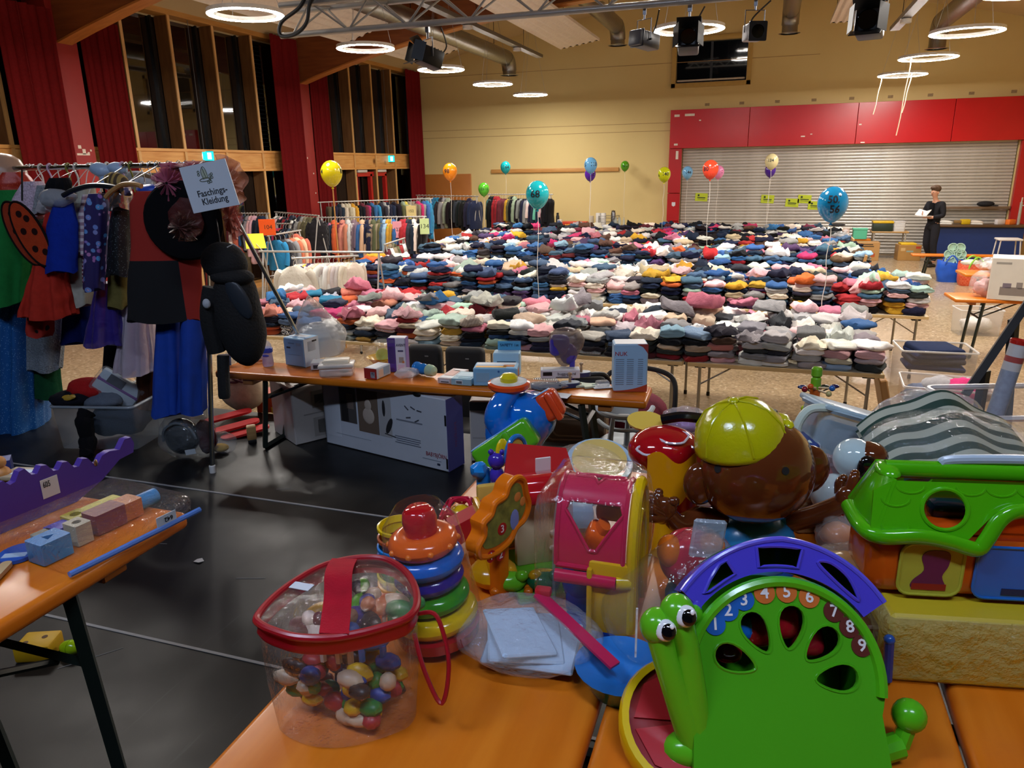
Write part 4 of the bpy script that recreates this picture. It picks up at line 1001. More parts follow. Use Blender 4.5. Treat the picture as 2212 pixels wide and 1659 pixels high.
tag(obj('folded_coat', MB().ell((0, 0, .05), (.35, .1, .06), 14, 8), cloth('#141416'), None, (1.9, 21.2, .195), None), 'dark cloth on the lower shelf of the orange bench', 'clothing')
carton('brown cardboard carton with red arrows below the turquoise box', (2.45, 20.75, 0), (.56, .4, .45), 0, '#b58a55', prints=[('f', -.2, .3, .16, .2, '#b5532a'), ('f', .03, .3, .16, .2, '#b5532a'), ('f', .25, .3, .16, .2, '#b5532a'), ('f', -.02, .78, .56, .05, '#3b2f22'), ('f', .02, .88, .4, .05, '#3b2f22')])
tr_ = thing('steel_trolley', 'steel wheeled trolley with a wooden top before the shutter', 'trolley', (3.0, 21.3, 0))
obj('top', MB().rbox((0, 0, .66), (.86, .45, .035), .01), wood('#b58f5c', '#c7a06a'), tr_)
for sx in (-1, 1):
    for sy in (-1, 1): obj('leg', MB().tube([(sx * .36, sy * .18, .64), (sx * .36, sy * .18, .06)], .018, 8), STEEL, tr_); obj('wheel', MB().lathe([(.0, -.015), (.045, -.015), (.045, .015), (0, .015)], 12, 0, XF((sx * .36, sy * .18, .045), (pi / 2, 0, 0))), BLACK, tr_)
obj('lower_shelf', MB().rbox((0, 0, .2), (.78, .42, .03), .008), STEEL, tr_)
gc = thing('storage_crate', 'dark green crate with yellow lid on the steel trolley', 'crate', (2.82, 21.25, .679)); obj('body', MB().rbox((0, 0, .1), (.46, .32, .2), .012), plain('#1f2f22', .5), gc); obj('lid', MB().rbox((0, 0, .225), (.48, .34, .05), .012), plain('#d6b01c', .4), gc)
tub('clear empty box beside the green crate on the trolley', (3.2, 21.25, .679), (.26, .3, .24), 0, '#e6e6e6', .45, 'storage_box', flare=.03)
cb_ = carton('brown printed carton with bright yellow lid left of the person', (3.42, 20.9, 0), (.52, .4, .38), RAD(4), '#a98048', prints=[('f', -.3, .72, .2, .2, '#c9a874'), ('f', 0, .6, .3, .1, '#8fa39a'), ('f', .2, .4, .3, .12, '#b5622a'), ('f', .35, .85, .2, .14, '#b5402a')])
obj('lid', MB().rbox((-.03, 0, .40), (.36, .36, .05), .02), plain('#dcb316', .4), cb_)
# table by the yellow wall
tw = thing('folding_table', 'dark edged narrow table against the yellow wall', 'table', (-4.85, 21.3, 0))
obj('tabletop', MB().rbox((0, 0, .74), (2.35, .6, .03), .006, 1), plain('#9c8f7c', .4), tw); obj('edge_band', MB().box((0, -.302, .74), (2.36, .008, .036)), BLACK, tw)
for sx in (-1, 1):
    for sy in (-1, 1): obj('leg', MB().tube([(sx * 1.05, sy * .25, .73), (sx * 1.08, sy * .26, .01)], .014, 6), LEGM, tw)
def wt(name, x, b, m, lab, cat, y=21.25): o = obj(name, b, m, None, (x + .6, y, .756)); return tag(o, lab, cat)
wt('thermos_flask', -6.35, MB().lathe([(0, 0), (.05, 0), (.05, .26), (.035, .3), (.035, .36), (0, .37)], 14), plain('#1b1c20', .4), 'black flask at the left end of the wall table', 'flask')
wt('plastic_jug', -6.25, MB().lathe([(0, 0), (.08, 0), (.075, .18), (.0, .19)], 14), frosted('#f0ece4', .7), 'white jug beside the black flask on the wall table', 'jug', 21.12)
rt = thing('red_tray', 'long red tray with cut fruit on the wall table', 'tray', (-5.25, 21.28, .756)); obj('tray', MB().rbox((0, 0, .06), (.75, .3, .12), .02), plain('#c4442c', .4), rt)
for i in range(6): tag(obj('fruit', MB().ell((0, 0, .03), (.045, .04, .03), 10, 6), plain('#e0a020' if i % 2 else '#d9882a', .5), None, (-5.45 + .07 * i, 21.06, .756)), 'yellow fruit, %s from the left before the red tray' % ord_[i], 'fruit', 'fruit on the wall table')
for i, (x, w, h, c, lab) in enumerate(((-5.35, .07, .26, '#b5a894', 'beige paper roll left of the two white canisters'), (-5.15, .075, .34, '#d6d2cc', 'left one of the two white canisters on the wall table'), (-5.0, .075, .34, '#dedad4', 'right one of the two white canisters, with red mark'))):
    wt('canister', x, MB().lathe([(0, 0), (w, 0), (w, h), (w * .9, h + .02), (0, h + .02)], 16), plain(c, .35), lab, 'canister')
wt('steel_thermos', -4.72, MB().lathe([(0, 0), (.07, 0), (.065, .36), (.05, .4), (.06, .42), (0, .44)], 16), metal('#77777a', .3), 'tall steel thermos jug right of the white canisters', 'flask')
bk = thing('wire_basket', 'wire basket with glasses at the right end of the wall table', 'basket', (-4.25, 21.3, .756))
for z in (.0, .1, .2, .27): obj('hoop', MB().tube([(x, y, z + .01) for x, y in rrect(.55, .36, .04, 3)], .006, 5, True), plain('#6b675f', .4), bk)
for i in range(14):
    a = rrect(.55, .36, .04, 3)[i % 16]; obj('wire', MB().tube([(a[0], a[1], .01), (a[0], a[1], .28)], .004, 4), plain('#6b675f', .4), bk)
for i in range(5): tag(obj('water_bottle', MB().lathe([(0, 0), (.035, 0), (.035, .16), (.014, .22), (.014, .25), (0, .25)], 12), frosted('#cfd8d4', .35), None, (-4.0 + (i % 3) * .11 - .05 * (i // 3), 21.05 + .1 * (i // 3), .756)), 'clear bottle, %s from the left beside the wire basket' % ord_[i], 'bottle', 'bottles on the wall table')
# bags in the aisle
def carrier(lab, loc, r, col, handle, seed, rz=0, pattern=None):
    t = thing('shopping_bag', lab, 'bag', loc, rz); w, d, h = r
    def fn(u, v):
        a = u * 2 * pi; k = .86 + .2 * sin(v * 2.4); x = w / 2 * k * (abs(cos(a)) ** .6) * (1 if cos(a) > 0 else -1); y = d / 2 * k * (abs(sin(a)) ** .6) * (1 if sin(a) > 0 else -1)
        e = 1 + .08 * noise.noise(V((cos(a) * 2, sin(a) * 2 + seed, v * 3)))
        return (x * e, y * e, h * v + .03 * sin(a * 2 + seed) * v)
    b = MB().grid(fn, 24, 10, True); b.add([fn(i / 24, 0) for i in range(24)], [tuple(range(23, -1, -1))]); b.add([V(fn(i / 24, 1)) * 1 + V((0, 0, -.04)) for i in range(24)], [tuple(range(24))])
    obj('bag_body', b, pattern or plain(col, .4, 0, .1, 8, .4, 9), t, smooth=80)
    for s in (-1, 1): obj('handle', MB().tube(spline([(-w * .28, s * d * .43, h * .6), (-w * .22, s * d * .5, h), (0, s * d * .4, h * 1.28), (w * .22, s * d * .5, h), (w * .28, s * d * .43, h * .6)], 5), .016, 6), plain(handle, .5), t)
    return t
carrier('blue shiny carrier bag on the floor beside the checked bag', (3.62, 17.2, 0), (.46, .32, .42), '#1858c8', '#1450b8', 1)
tck = NT('checked_bag'); tc = tck.n('ShaderNodeTexCoord'); ck = tck.n('ShaderNodeTexChecker'); ck.inputs['Scale'].default_value = 26; tck.l(tc.outputs['Object'], ck.inputs[0]); ck.inputs[1].default_value = (*lin('#d2502e'), 1); ck.inputs[2].default_value = (*lin('#dc6a48'), 1); tck.pbr(ck.outputs[0], .45)
rbg = carrier('orange red checked shopping bag with lime handles in the aisle', (3.95, 16.75, 0), (.54, .34, .44), '#d2502e', '#8cc63a', 3, .1, tck.m)
obj('white_lining', MB().ell((-.05, 0, .43), (.2, .12, .08), 14, 8, 0, None, lambda p: p * (1 + .3 * noise.noise(p * 9))), plain('#d8dcc8', .6), rbg)
mt = thing('ice_tray', 'mint green flower shaped tray standing in the blue bag', 'tray', (3.72, 17.28, .36), RAD(5), None, (RAD(-10), 0, RAD(5)))
fl = MB()
for (x, z) in ((-.1, .06), (.1, .06), (-.12, .18), (.02, .2), (.1, .18), (-.06, .31), (.07, .31)): fl.lathe([(0, -.03), (.085, -.03), (.1, -.01), (.1, .02), (.085, .02), (.07, -.012), (0, -.012)], 14, 0, XF((x, 0, z), (pi / 2, 0, 0)))
obj('moulded_cups', fl, plain('#a9c9b4', .35), mt)
# toy tables at the right edge
beer((3.35, 10.55, 0), 2.2, .52, .76, 0, RAD(3), 'orange table at the right edge carrying a big printed toy carton')
beer((3.95, 12.9, 0), 2.2, .52, .76, 0, RAD(3), 'orange table farther back at the right edge with bagged toys')
carton('large white toy carton with printed castle picture, cut by right edge', (2.96, 10.42, .761), (.62, .42, .5), RAD(-14), '#d9d2c6', prints=[('f', -.1, .22, .42, .2, '#8a7f78'), ('f', -.2, .35, .14, .12, '#7a6f7a'), ('f', .0, .36, .1, .16, '#8d8480'), ('f', .22, .74, .12, .14, '#b5483c'), ('f', .32, .62, .12, .14, '#a5584c'), ('l', 0, .5, .7, .8, '#c2a88c'), ('l', .1, .45, .3, .3, '#a5583c'), ('l', -.2, .6, .2, .3, '#c98a3a'), ('f', -.3, .88, .25, .05, '#9c978f')])
def clearbag(lab, loc, r, seed, amount=.16, tint='#f4f4f4', rz=0, cat='bag', knot=True, rot=None, group=None, fn2=None, bump=.6, n=(28, 18)):
    """crumpled clear plastic bag around its contents; r = half sizes, base at the origin"""
    t = thing('plastic_bag', lab, cat, loc, rz, group, rot)
    def fn(p):
        q = V((p.x / r[0], p.y / r[1], p.z / r[2])); k = 1 + .16 * noise.noise(q * 2.0 + V((seed, 0, 0))) + .07 * noise.noise(q * 5.5 + V((seed, 3, 0)))
        z = p.z * k
        if z < -r[2] * .86: z = -r[2] * .86 + .1 * (z + r[2] * .86)
        o = V((p.x * k, p.y * k, z + r[2] * .86))
        return fn2(o) if fn2 else o
    obj('film', MB().ell((0, 0, 0), r, n[0], n[1], 0, None, fn), film(tint, amount, .07, bump, 10), t, smooth=50)
    if knot: obj('gathered_neck', MB().lathe([(.02, r[2] * 1.75), (.012, r[2] * 1.88), (.035, r[2] * 2.05), (.05, r[2] * 2.12)], 12, 0, XF((0, 0, 0), (.2, .1, 0))), film(tint, amount + .15, .1, bump, 14), t, smooth=60)
    return t
cbg = clearbag('clear bag of pinkish toys on the right edge table corner', (2.62, 10.5, .761), (.17, .15, .17), 5)
obj('bagged_toy', MB().ell((0, 0, .12), (.11, .1, .1), 14, 10, 0, None, lambda p: p * (1 + .4 * noise.noise(p * 18))), plain('#b98a88', .6, 0, .4, 14), cbg)
cbg = clearbag('clear bag of white and pink toys on the farther right table', (3.3, 12.95, .761), (.22, .17, .12), 8)
obj('bagged_toy', MB().ell((0, 0, .09), (.17, .12, .07), 14, 10, 0, None, lambda p: p * (1 + .4 * noise.noise(p * 18))), plain('#c9b4b0', .6, 0, .4, 14), cbg)
cbg = clearbag('clear bag with yellow and black toys at the right edge', (3.75, 12.8, .761), (.24, .17, .13), 9)
obj('bagged_toy', MB().ell((-.05, 0, .1), (.13, .1, .08), 14, 10).ell((.1, 0, .08), (.1, .1, .07), 12, 8), plain('#c9962a', .5, 0, .5, 9), cbg)
tub('clear tub on the floor below the right edge toy table', (2.95, 11.95, 0), (.55, .4, .36), .1, '#e6e6e4', .3)
pillow('white plastic bag stuffed inside the tub under the table', 'stuffed_bag', 'bag', (2.95, 11.95, .13), (.2, .14, .11), '#d8d4d0', 4, 0, plain('#d8d4d0', .4, 0, .1, 9, .3, 12))
# dark trestle frame and paper tube near the right edge
fr = thing('trestle_frame', 'black wooden trestle frame leaning at the right edge behind the toys', 'stand', (0, 0, 0))
def fp(px, py, d): 
    q = RIGHT * ((px - 1106) / FPX) - UP * ((py - 829.5) / FPX) + FWD; return EYE + q * d
A1, A2 = fp(2240, 625, 3.0), fp(2085, 852, 3.0); B1, B2 = fp(2190, 690, 3.05), fp(2166, 1010, 3.35)
for (p, q, w) in ((A1, A2, .021), (B1, B2, .022), (fp(2200, 700, 3.0) + V((.2, .5, 0)), B2 + V((.25, .4, -.0)), .02)): obj('post', MB().tube([p, q], w, 4), plain('#1d1b1a', .55), fr)
obj('foot_block', MB().tube([fp(2128, 800, 3.03), fp(2128, 800, 3.03) + V((0, 0, -.33))], .022, 4), plain('#151414', .55), fr)
# person reading at the counter
from mathutils import kdtree
def skin(name, verts, edges, mats, parent, sub=2, loc=None):
    me = bpy.data.meshes.new(name); me.from_pydata([v[:3] for v in verts], edges, []); o = bpy.data.objects.new(name, me); COL.objects.link(o)
    m = o.modifiers.new('s', 'SKIN'); m.use_smooth_shade = True
    for i, v in enumerate(verts):
        r = v[3]; me.skin_vertices[0].data[i].radius = r if isinstance(r, tuple) else (r, r)
    me.skin_vertices[0].data[0].use_root = True
    if sub: s = o.modifiers.new('b', 'SUBSURF'); s.levels = sub; s.render_levels = sub
    dg = bpy.context.evaluated_depsgraph_get(); m2 = bpy.data.meshes.new_from_object(o.evaluated_get(dg)); bpy.data.objects.remove(o)
    m2.materials.clear(); m2.materials.append(mats); m2.polygons.foreach_set('use_smooth', [True] * len(m2.polygons)); m2.name = name
    return link(name, m2, parent, loc)
pr = thing('person', 'young person in dark clothes reading a booklet beside the blue counter', 'person', (3.66, 19.62, 0), RAD(-50))
SKIN = plain('#c9957a', .5, 0, .05, 10); DARK = cloth('#232327'); TROU = cloth('#26262c'); HAIR = plain('#4a3524', .7, 0, .2, 30)
# joints, facing local -y
J = [(0, 0, .96, .1), (0, .01, 1.15, .1), (0, .0, 1.36, (.15, .1)), (0, -.015, 1.5, .052), (0, -.055, 1.60, .052), (0, -.08, 1.67, (.078, .095)), (0, -.075, 1.76, (.075, .09)),
     (.17, 0, 1.42, .06), (.24, -.02, 1.17, .042), (.09, -.24, 1.13, .032), (.05, -.3, 1.15, .025), (-.17, 0, 1.42, .06), (-.25, -.03, 1.18, .042), (-.11, -.25, 1.2, .032), (-.06, -.31, 1.22, .025),
     (.09, 0, .9, .08), (.12, -.05, .5, .055), (.14, .02, .09, .042), (-.09, 0, .9, .08), (-.1, -.02, .5, .055), (-.15, .26, .12, .042)]
E = [(0, 1), (1, 2), (2, 3), (3, 4), (4, 5), (5, 6), (2, 7), (7, 8), (8, 9), (9, 10), (2, 11), (11, 12), (12, 13), (13, 14), (0, 15), (15, 16), (16, 17), (0, 18), (18, 19), (19, 20)]
body = skin('body', J, E, SKIN, pr)
# five fingers on each hand, joined into the body mesh
fm = MB()
for (hx, hy, hz, s) in ((.05, -.3, 1.15, 1), (-.06, -.31, 1.22, -1)):
    for k in range(4):
        a = (k - 1.5) * .016; L = (.07, .08, .076, .06)[k]
        fm.tube([(hx, hy - .005, hz + a), (hx - s * .03, hy - L * .6, hz + a), (hx - s * .055, hy - L * .65, hz + a)], [.009, .008, .006], 6)
    fm.tube([(hx, hy + .01, hz + .025), (hx - s * .02, hy - .02, hz + .05), (hx - s * .03, hy - .045, hz + .055)], [.011, .009, .007], 6)
fm.ell((0, -.176, 1.672), (.013, .02, .022), 10, 8).ell((.078, -.06, 1.68), (.014, .022, .032), 8, 6).ell((-.078, -.06, 1.68), (.014, .022, .032), 8, 6)
fme = fm.mesh('f', SKIN, 60); tmp = bmesh.new(); tmp.from_mesh(body.data); tmp.from_mesh(fme); tmp.to_mesh(body.data); tmp.free(); body.data.polygons.foreach_set('use_smooth', [True] * len(body.data.polygons))
obj('eyes', MB().ell((.032, -.162, 1.69), (.012, .008, .008), 8, 6).ell((-.032, -.162, 1.69), (.012, .008, .008), 8, 6), plain('#1a1512', .3), pr)
obj('mouth', MB().ell((0, -.164, 1.63), (.022, .007, .005), 8, 6), plain('#a5625a', .5), pr)
skin('jacket', [(0, .0, .8, (.15, .13)), (0, .01, 1.1, (.145, .12)), (0, 0, 1.37, (.185, .13)), (0, 0, 1.47, .075), (.18, 0, 1.42, .082), (.255, -.02, 1.17, .062), (.13, -.2, 1.135, .046), (-.18, 0, 1.42, .082), (-.265, -.03, 1.18, .062), (-.145, -.21, 1.195, .046)], [(0, 1), (1, 2), (2, 3), (2, 4), (4, 5), (5, 6), (2, 7), (7, 8), (8, 9)], DARK, pr)
obj('shirt', MB().rbox((0, -.115, 1.25), (.12, .04, .42), .02), cloth('#101013'), pr)
skin('trousers', [(0, 0, 1.08, (.12, .1)), (.09, 0, .86, .105), (.12, -.05, .5, .078), (.14, .02, .12, .06), (-.09, 0, .86, .105), (-.1, -.02, .5, .078), (-.15, .25, .15, .06)], [(0, 1), (1, 2), (2, 3), (0, 4), (4, 5), (5, 6)], TROU, pr)
for (x, y, z, r) in ((.14, -.05, .05, 0), (-.15, .2, .08, -.3)): obj('shoe', MB().ell((0, 0, 0), (.05, .14, .05), 14, 8, 0, None, lambda p: V((p.x, p.y, max(p.z, -.03)))), plain('#151417', .5), pr, (x, y, z - .02), (r, 0, 0))
obj('hair', MB().ell((0, -.045, 1.765), (.098, .112, .085), 18, 12, 0, None, lambda p: p * (1 + .12 * noise.noise(p * 30))).ell((0, -.12, 1.79), (.08, .06, .045), 12, 8, 0, None, lambda p: p * (1 + .2 * noise.noise(p * 40))), HAIR, pr)
bkk = thing('booklet', 'open white booklet held by the person in dark clothes', 'booklet', pr.matrix_world @ V((0, 0, 0)), RAD(-50)); bkk.location = (3.66, 19.62, 0)
obj('pages', MB().add([(-.16, -.42, 1.2), (0, -.36, 1.17), (.16, -.42, 1.2), (-.16, -.3, 1.32), (0, -.25, 1.28), (.16, -.3, 1.32), (-.16, -.425, 1.185), (0, -.365, 1.155), (.16, -.425, 1.185), (-.16, -.3, 1.3), (0, -.245, 1.26), (.16, -.3, 1.3)], [(0, 1, 4, 3), (1, 2, 5, 4), (6, 9, 10, 7), (7, 10, 11, 8), (0, 6, 7, 1), (1, 7, 8, 2), (3, 4, 10, 9), (4, 5, 11, 10), (0, 3, 9, 6), (2, 8, 11, 5)]), plain('#d8d2cc', .6), bkk, smooth=0)
obj('cover', MB().box((0, -.33, 1.17), (.3, .16, .02), 0), plain('#cfc8c4', .5), bkk)
# things at the right ends of the table rows
cbg = clearbag('clear bag of mixed toys leaning at the farthest table right end', (1.35, 15.1, .741), (.22, .18, .22), 12)
obj('bagged_cloth', MB().ell((0, 0, .16), (.15, .12, .12), 14, 10, 0, None, lambda p: p * (1 + .4 * noise.noise(p * 12))), plain('#b8aaa8', .8, 0, .4, 10), cbg)
for k, (x, y, lab) in enumerate(((1.35, 12.05, 'tan cardboard divider standing between stacks on the third table row'), (1.42, 14.6, 'tan cardboard divider standing at the fourth table row end'))):
    tag(obj('cardboard_divider', MB().rbox((0, 0, .18), (.03, .6, .36), .004, 1), card('#bd8f55'), None, (x, y, TH + .002), (0, .15, 0)), lab, 'divider')
tag(obj('paper_tag', MB().rbox((0, 0, 0), (.2, .004, .11), .002, 1), card('#dedad4'), None, at(1657, 676, .68) + V((0, -.02, 0)), (0, RAD(4), 0)), 'white paper tag hanging from the second row table edge', 'tag')
# open tubs of clothes at the right end of the nearest row
tb = tub('clear tub of navy clothes beside the nearest row right end', (1.52, 7.35, .0), (.6, .42, .78), .06, '#e8e4de', .2)
for i in range(4): tag(obj('folded_jumper', MB().rbox((0, 0, 0), (.48 - .03 * i, .34, .05), .022, 3, 0, None, lambda p: p + V((0, 0, .03 * noise.noise(p * 7 + V((i, 0, 0)))))), cloth(['#22305a', '#3a3a44', '#1e2b52', '#1d2846'][i]), None, (1.52, 7.35, .62 + .052 * i), (0, 0, .1 * i), 60), ['blue jumper lying lowest of four in the navy tub', 'charcoal jumper second lowest in the navy tub', 'royal navy jumper second from top in the navy tub', 'dark navy jumper topmost in the navy tub'][i], 'clothing', 'jumpers in the navy tub')
tb = tub('clear tub of mixed clothes with pink shirt, below the table end', (1.42, 6.35, .0), (.6, .45, .72), -.06, '#e8e0d8', .18)
for i, (dx, dy, z, c, lab) in enumerate(((-.1, 0, .3, '#8a7f7c', 'grey brown clothes bundle low in the pink shirt tub'), (.12, .02, .34, '#c98a80', 'salmon clothes bundle low in the pink shirt tub'), (-.14, .02, .6, '#6d7488', 'slate blue top at the left of the pink shirt tub'), (-.02, .05, .66, '#a9a6a8', 'grey patterned top in the middle of the pink shirt tub'), (.13, -.03, .68, '#d83a78', 'bright pink shirt on top of the tub by the table end'), (.2, .1, .64, '#c9c4c4', 'pale grey top behind the bright pink shirt'))):
    pillow(lab, 'crumpled_garment', 'clothing', (1.42 + dx, 6.35 + dy, z), (.16, .14, .09), c, i + 2, .4 * i)
tag(obj('cardboard_flap', MB().rbox((0, 0, 0), (.06, .5, .5), .01, 1), card('#b98850'), None, (1.07, 6.75, .42), (0, RAD(-14), 0)), 'tan cardboard flap against the nearest table right end', 'cardboard')
# ---------------------------------------------------------------- orange bench on the stage with baby things
def fp(px, py, d): return EYE + (RIGHT * ((px - 1106) / FPX) - UP * ((py - 829.5) / FPX) + FWD) * d
BZ = BT + .003
beer((-1.765, 3.60, SF), 2.53, .27, BT, SF, RAD(1.8), 'orange beer bench with dark green legs holding baby care boxes', 'beer_bench', 'bench')
def on_bench(px, py): return at(px, py, BZ)
RG = RZ
t = thing('pacifier_card', 'blue blister card with clear pacifier at the bench left end', 'package', on_bench(486, 790), RG + .1)
obj('backing_card', MB().rbox((0, 0, .035), (.075, .003, .07), .001, 1, 0, XF((0, 0, 0), (RAD(-18), 0, 0))), card('#7fb6d6'), t)
obj('red_strip', MB().box((0, -.003, .062), (.07, .003, .012), 0, XF((0, 0, 0), (RAD(-18), 0, 0))), card('#c9cdd6'), t)
obj('blister', MB().ell((.03, .02, .04), (.04, .025, .04), 14, 10), film('#e8eef4', .2), t)
t = thing('pacifier_card', 'second blister card with a round grey pacifier on the bench', 'package', on_bench(527, 788) + V((0, .04, 0)), RG - .1)
obj('backing_card', MB().rbox((0, 0, .03), (.07, .003, .06), .001, 1, 0, XF((0, 0, 0), (RAD(-25), 0, 0))), card('#b9c4cc'), t)
obj('teat', MB().lathe([(0, 0), (.022, 0), (.018, .012), (.008, .018), (0, .024)], 14, 0, XF((0, -.012, .032), (pi / 2, 0, 0))), plain('#8d949c', .15), t)
obj('blister', MB().ell((0, -.005, .03), (.03, .02, .028), 14, 8), film('#ffffff', .15), t)
t = thing('sterile_dome', 'small clear plastic dome beside the baby bottle', 'package', on_bench(552, 785) + V((0, .05, 0)), RG)
obj('dome', MB().lathe([(.035, 0), (.036, .03), (.028, .05), (.01, .058), (0, .06)], 16), film('#f2f6fa', .25), t); obj('ring', MB().lathe([(.028, .004), (.036, .004), (.036, .02), (.028, .02)], 16), plain('#c98a5a', .3), t)
t = thing('baby_bottle', 'baby bottle with blue collar at the left of the bench', 'bottle', on_bench(580, 790), RG)
obj('bottle_body', MB().lathe([(0, 0), (.03, 0), (.033, .012), (.031, .05), (.029, .075), (.031, .088), (.0, .088)], 20), frosted('#c4b9dc', .6), t)
obj('collar', MB().lathe([(.033, .084), (.0345, .088), (.0345, .108), (.031, .112), (0, .112)], 20), plain('#3d55c4', .25), t)
obj('dome_cap', MB().lathe([(.03, .112), (.029, .13), (.02, .148), (.006, .155), (0, .156)], 20), film('#e8eef6', .3), t)
obj('oval_mark', MB().ell((0, -.03, .068), (.02, .003, .008), 12, 6), plain('#4a52b8', .4), t)
t = carton('tall light blue carton beside the baby bottle', on_bench(634, 792) + V((.02, .07, 0)), (.16, .13, .172), RG - .5, '#8fc2ea', 'carton', 'product_carton', prints=[('f', -.1, .82, .3, .02, '#5f86a8'), ('f', .25, .8, .22, .1, '#8db2d2'), ('f', -.25, .66, .18, .06, '#3c4a58'), ('f', 0, .42, .6, .008, '#7fa3c2'), ('r', 0, .5, .96, .98, '#c6cfdb'), ('r', 0, .7, .5, .35, '#dfe3ea'), ('r', .1, .16, .3, .08, '#b34b4b'), ('r', .2, .86, .3, .06, '#2e2e36'), ('t', 0, .1, .7, .4, '#d5dde6'), ('t', .1, -.2, .9, .2, '#6f9ccc')])
t = clearbag('large clear bag with steriliser lid standing behind the light blue carton', at(650, 782, BZ) + V((.03, .17, -.004)), (.175, .1, .18), 3, .3, '#eceef0', RG, knot=False, fn2=lambda p: V((p.x * (1 - .6 * max(0, p.z - .12) / .2) - .05 * max(0, p.z - .15) / .2, p.y, p.z * 1.12)))
obj('steriliser_lid', MB().lathe([(.125, .02), (.128, .1), (.12, .17), (.1, .19), (.06, .2), (0, .2)], 28), frosted('#d9dee2', .55), t)
obj('lid_ring', MB().lathe([(.038, .2), (.05, .205), (.05, .212), (.038, .21)], 28), frosted('#f4f6f8', .8), t)
obj('grey_tray', MB().lathe([(.0, .12), (.11, .12), (.115, .14), (.0, .14)], 24), plain('#8d9aa6', .4), t)
carton('flat white carton with barcode under the clear lunch box', on_bench(676, 798) + V((.05, .06, 0)), (.16, .1, .042), RG + .12, '#d3d9df', 'carton', 'product_carton', prints=[('f', -.3, .45, .22, .5, '#3b3f46'), ('f', .05, .3, .08, .3, '#3b3f46'), ('f', .15, .8, .6, .1, '#8fb2cc')])
t = thing('lunch_box', 'clear lidded plastic lunch box in front on the bench', 'box', on_bench(718, 815) + V((0, .055, 0)), RG + .1)
obj('base', MB().rbox((0, 0, .026), (.19, .12, .05), .015, 3), frosted('#e8d9d0', .55), t); obj('lid', MB().rbox((0, 0, .062), (.2, .13, .02), .009, 2), frosted('#eae6e0', .6), t); obj('raised_lid', MB().rbox((0, .005, .082), (.15, .09, .024), .011, 2), frosted('#ece4d0', .6), t)
obj('contents', MB().ell((.04, 0, .02), (.03, .025, .01), 10, 6), plain('#c2c98a', .5), t)
t = clearbag('clear bag holding a yellow bowl and lime cup', on_bench(803, 800) + V((0, .13, 0)), (.1, .08, .07), 6, .12, '#fff6e0', RG)
obj('bowl', MB().lathe([(0, .004), (.05, .006), (.085, .05), (.09, .052), (.082, .05), (.045, .012), (0, .01)], 24), plain('#e0b01e', .25), t)
obj('cup', MB().lathe([(0, 0), (.03, 0), (.042, .07), (.038, .07), (.0, .01)], 20, 0, XF((0, .0, .04), (RAD(60), 0, .3))), plain('#c6c93c', .3), t)
t = carton('small red and white carton lying at the bench edge', on_bench(800, 818) + V((.015, .06, 0)), (.085, .135, .062), RG - .45, '#cfd6dd', 'carton', 'product_carton', prints=[('f', 0, .5, .98, .98, '#a8302a'), ('f', .18, .4, .34, .55, '#c4dbe8'), ('f', .18, .5, .2, .25, '#47596a'), ('r', -.2, .45, .3, .7, '#e6c9b2'), ('r', .2, .55, .4, .7, '#9dbad0'), ('t', .0, .0, .8, .9, '#dde2e6')])
t = carton('tall purple and white carton standing on the bench', on_bench(850, 805) + V((.01, .055, 0)), (.105, .07, .2), RG - .12, '#dcd8e0', 'carton', 'product_carton', prints=[('f', -.28, .5, .44, .99, '#5a3a8c'), ('f', -.28, .9, .36, .1, '#9b86c0'), ('f', -.28, .5, .34, .5, '#6d4f9c'), ('f', .24, .36, .26, .16, '#a8988e'), ('f', .34, .3, .12, .07, '#e0904a'), ('f', .22, .12, .36, .2, '#e3c4d4'), ('f', .22, .62, .3, .05, '#55506a'), ('r', 0, .5, .96, .99, '#7a63a6')])
text('AVENT', .022, plain('#2c2a48', .5), t, (.026, -.0375, .158), (pi / 2, 0, 0), 'brand_print', sx=.8)
t = clearbag('small crumpled bubble bag between purple carton and blue cup', on_bench(872, 820) + V((0, .05, 0)), (.07, .045, .03), 9, .35, '#eef2f6', RG + .3, knot=False, bump=1.0)
t = thing('drinking_cup', 'blue plastic cup with pale green lid lying on its side', 'cup', on_bench(905, 815) + V((.01, .05, .034)), 0, None, (RAD(90), 0, RG + RAD(52)))
obj('cup_body', MB().lathe([(0, .002), (.026, .0), (.034, -.0), (.036, .01), (.032, .014), (.031, .05), (.033, .052), (.031, .056), (.03, .09), (0, .09)], 24, 0, M.Translation((0, 0, -.06))), plain('#1b7fd0', .12), t)
obj('cup_mouth', MB().lathe([(0, .0), (.03, .0), (.034, -.004), (.036, -.002)], 24, 0, M.Translation((0, 0, -.062))), plain('#2a94e0', .2), t)
obj('lid', MB().lathe([(.032, .03), (.034, .032), (.033, .06), (.026, .078), (.0, .084)], 24), frosted('#bcd8b4', .85), t)
carton('flat pinkish carton lying slanted beside the blue cup', on_bench(957, 828) + V((.02, .1, 0)), (.095, .21, .03), RG - .35, '#cdb7b0', 'carton', 'product_carton', prints=[('f', -.05, .5, .6, .6, '#d9dbe0'), ('f', -.05, .35, .5, .2, '#3c4048'), ('t', -.1, .05, .5, .5, '#d9a89a'), ('t', .1, .35, .7, .2, '#e3dedc'), ('t', 0, -.35, .8, .2, '#e6e6e6')])
carton('flat teal blue carton with barcode on the bench', on_bench(988, 832) + V((.02, .075, 0)), (.115, .15, .036), RG - .3, '#9cc3d0', 'carton', 'product_carton', prints=[('f', -.1, .5, .34, .6, '#dfe6ea'), ('f', -.1, .45, .28, .4, '#33404a'), ('t', 0, .1, .8, .5, '#bcd6e0'), ('t', .1, -.3, .6, .2, '#7fb2c4')])
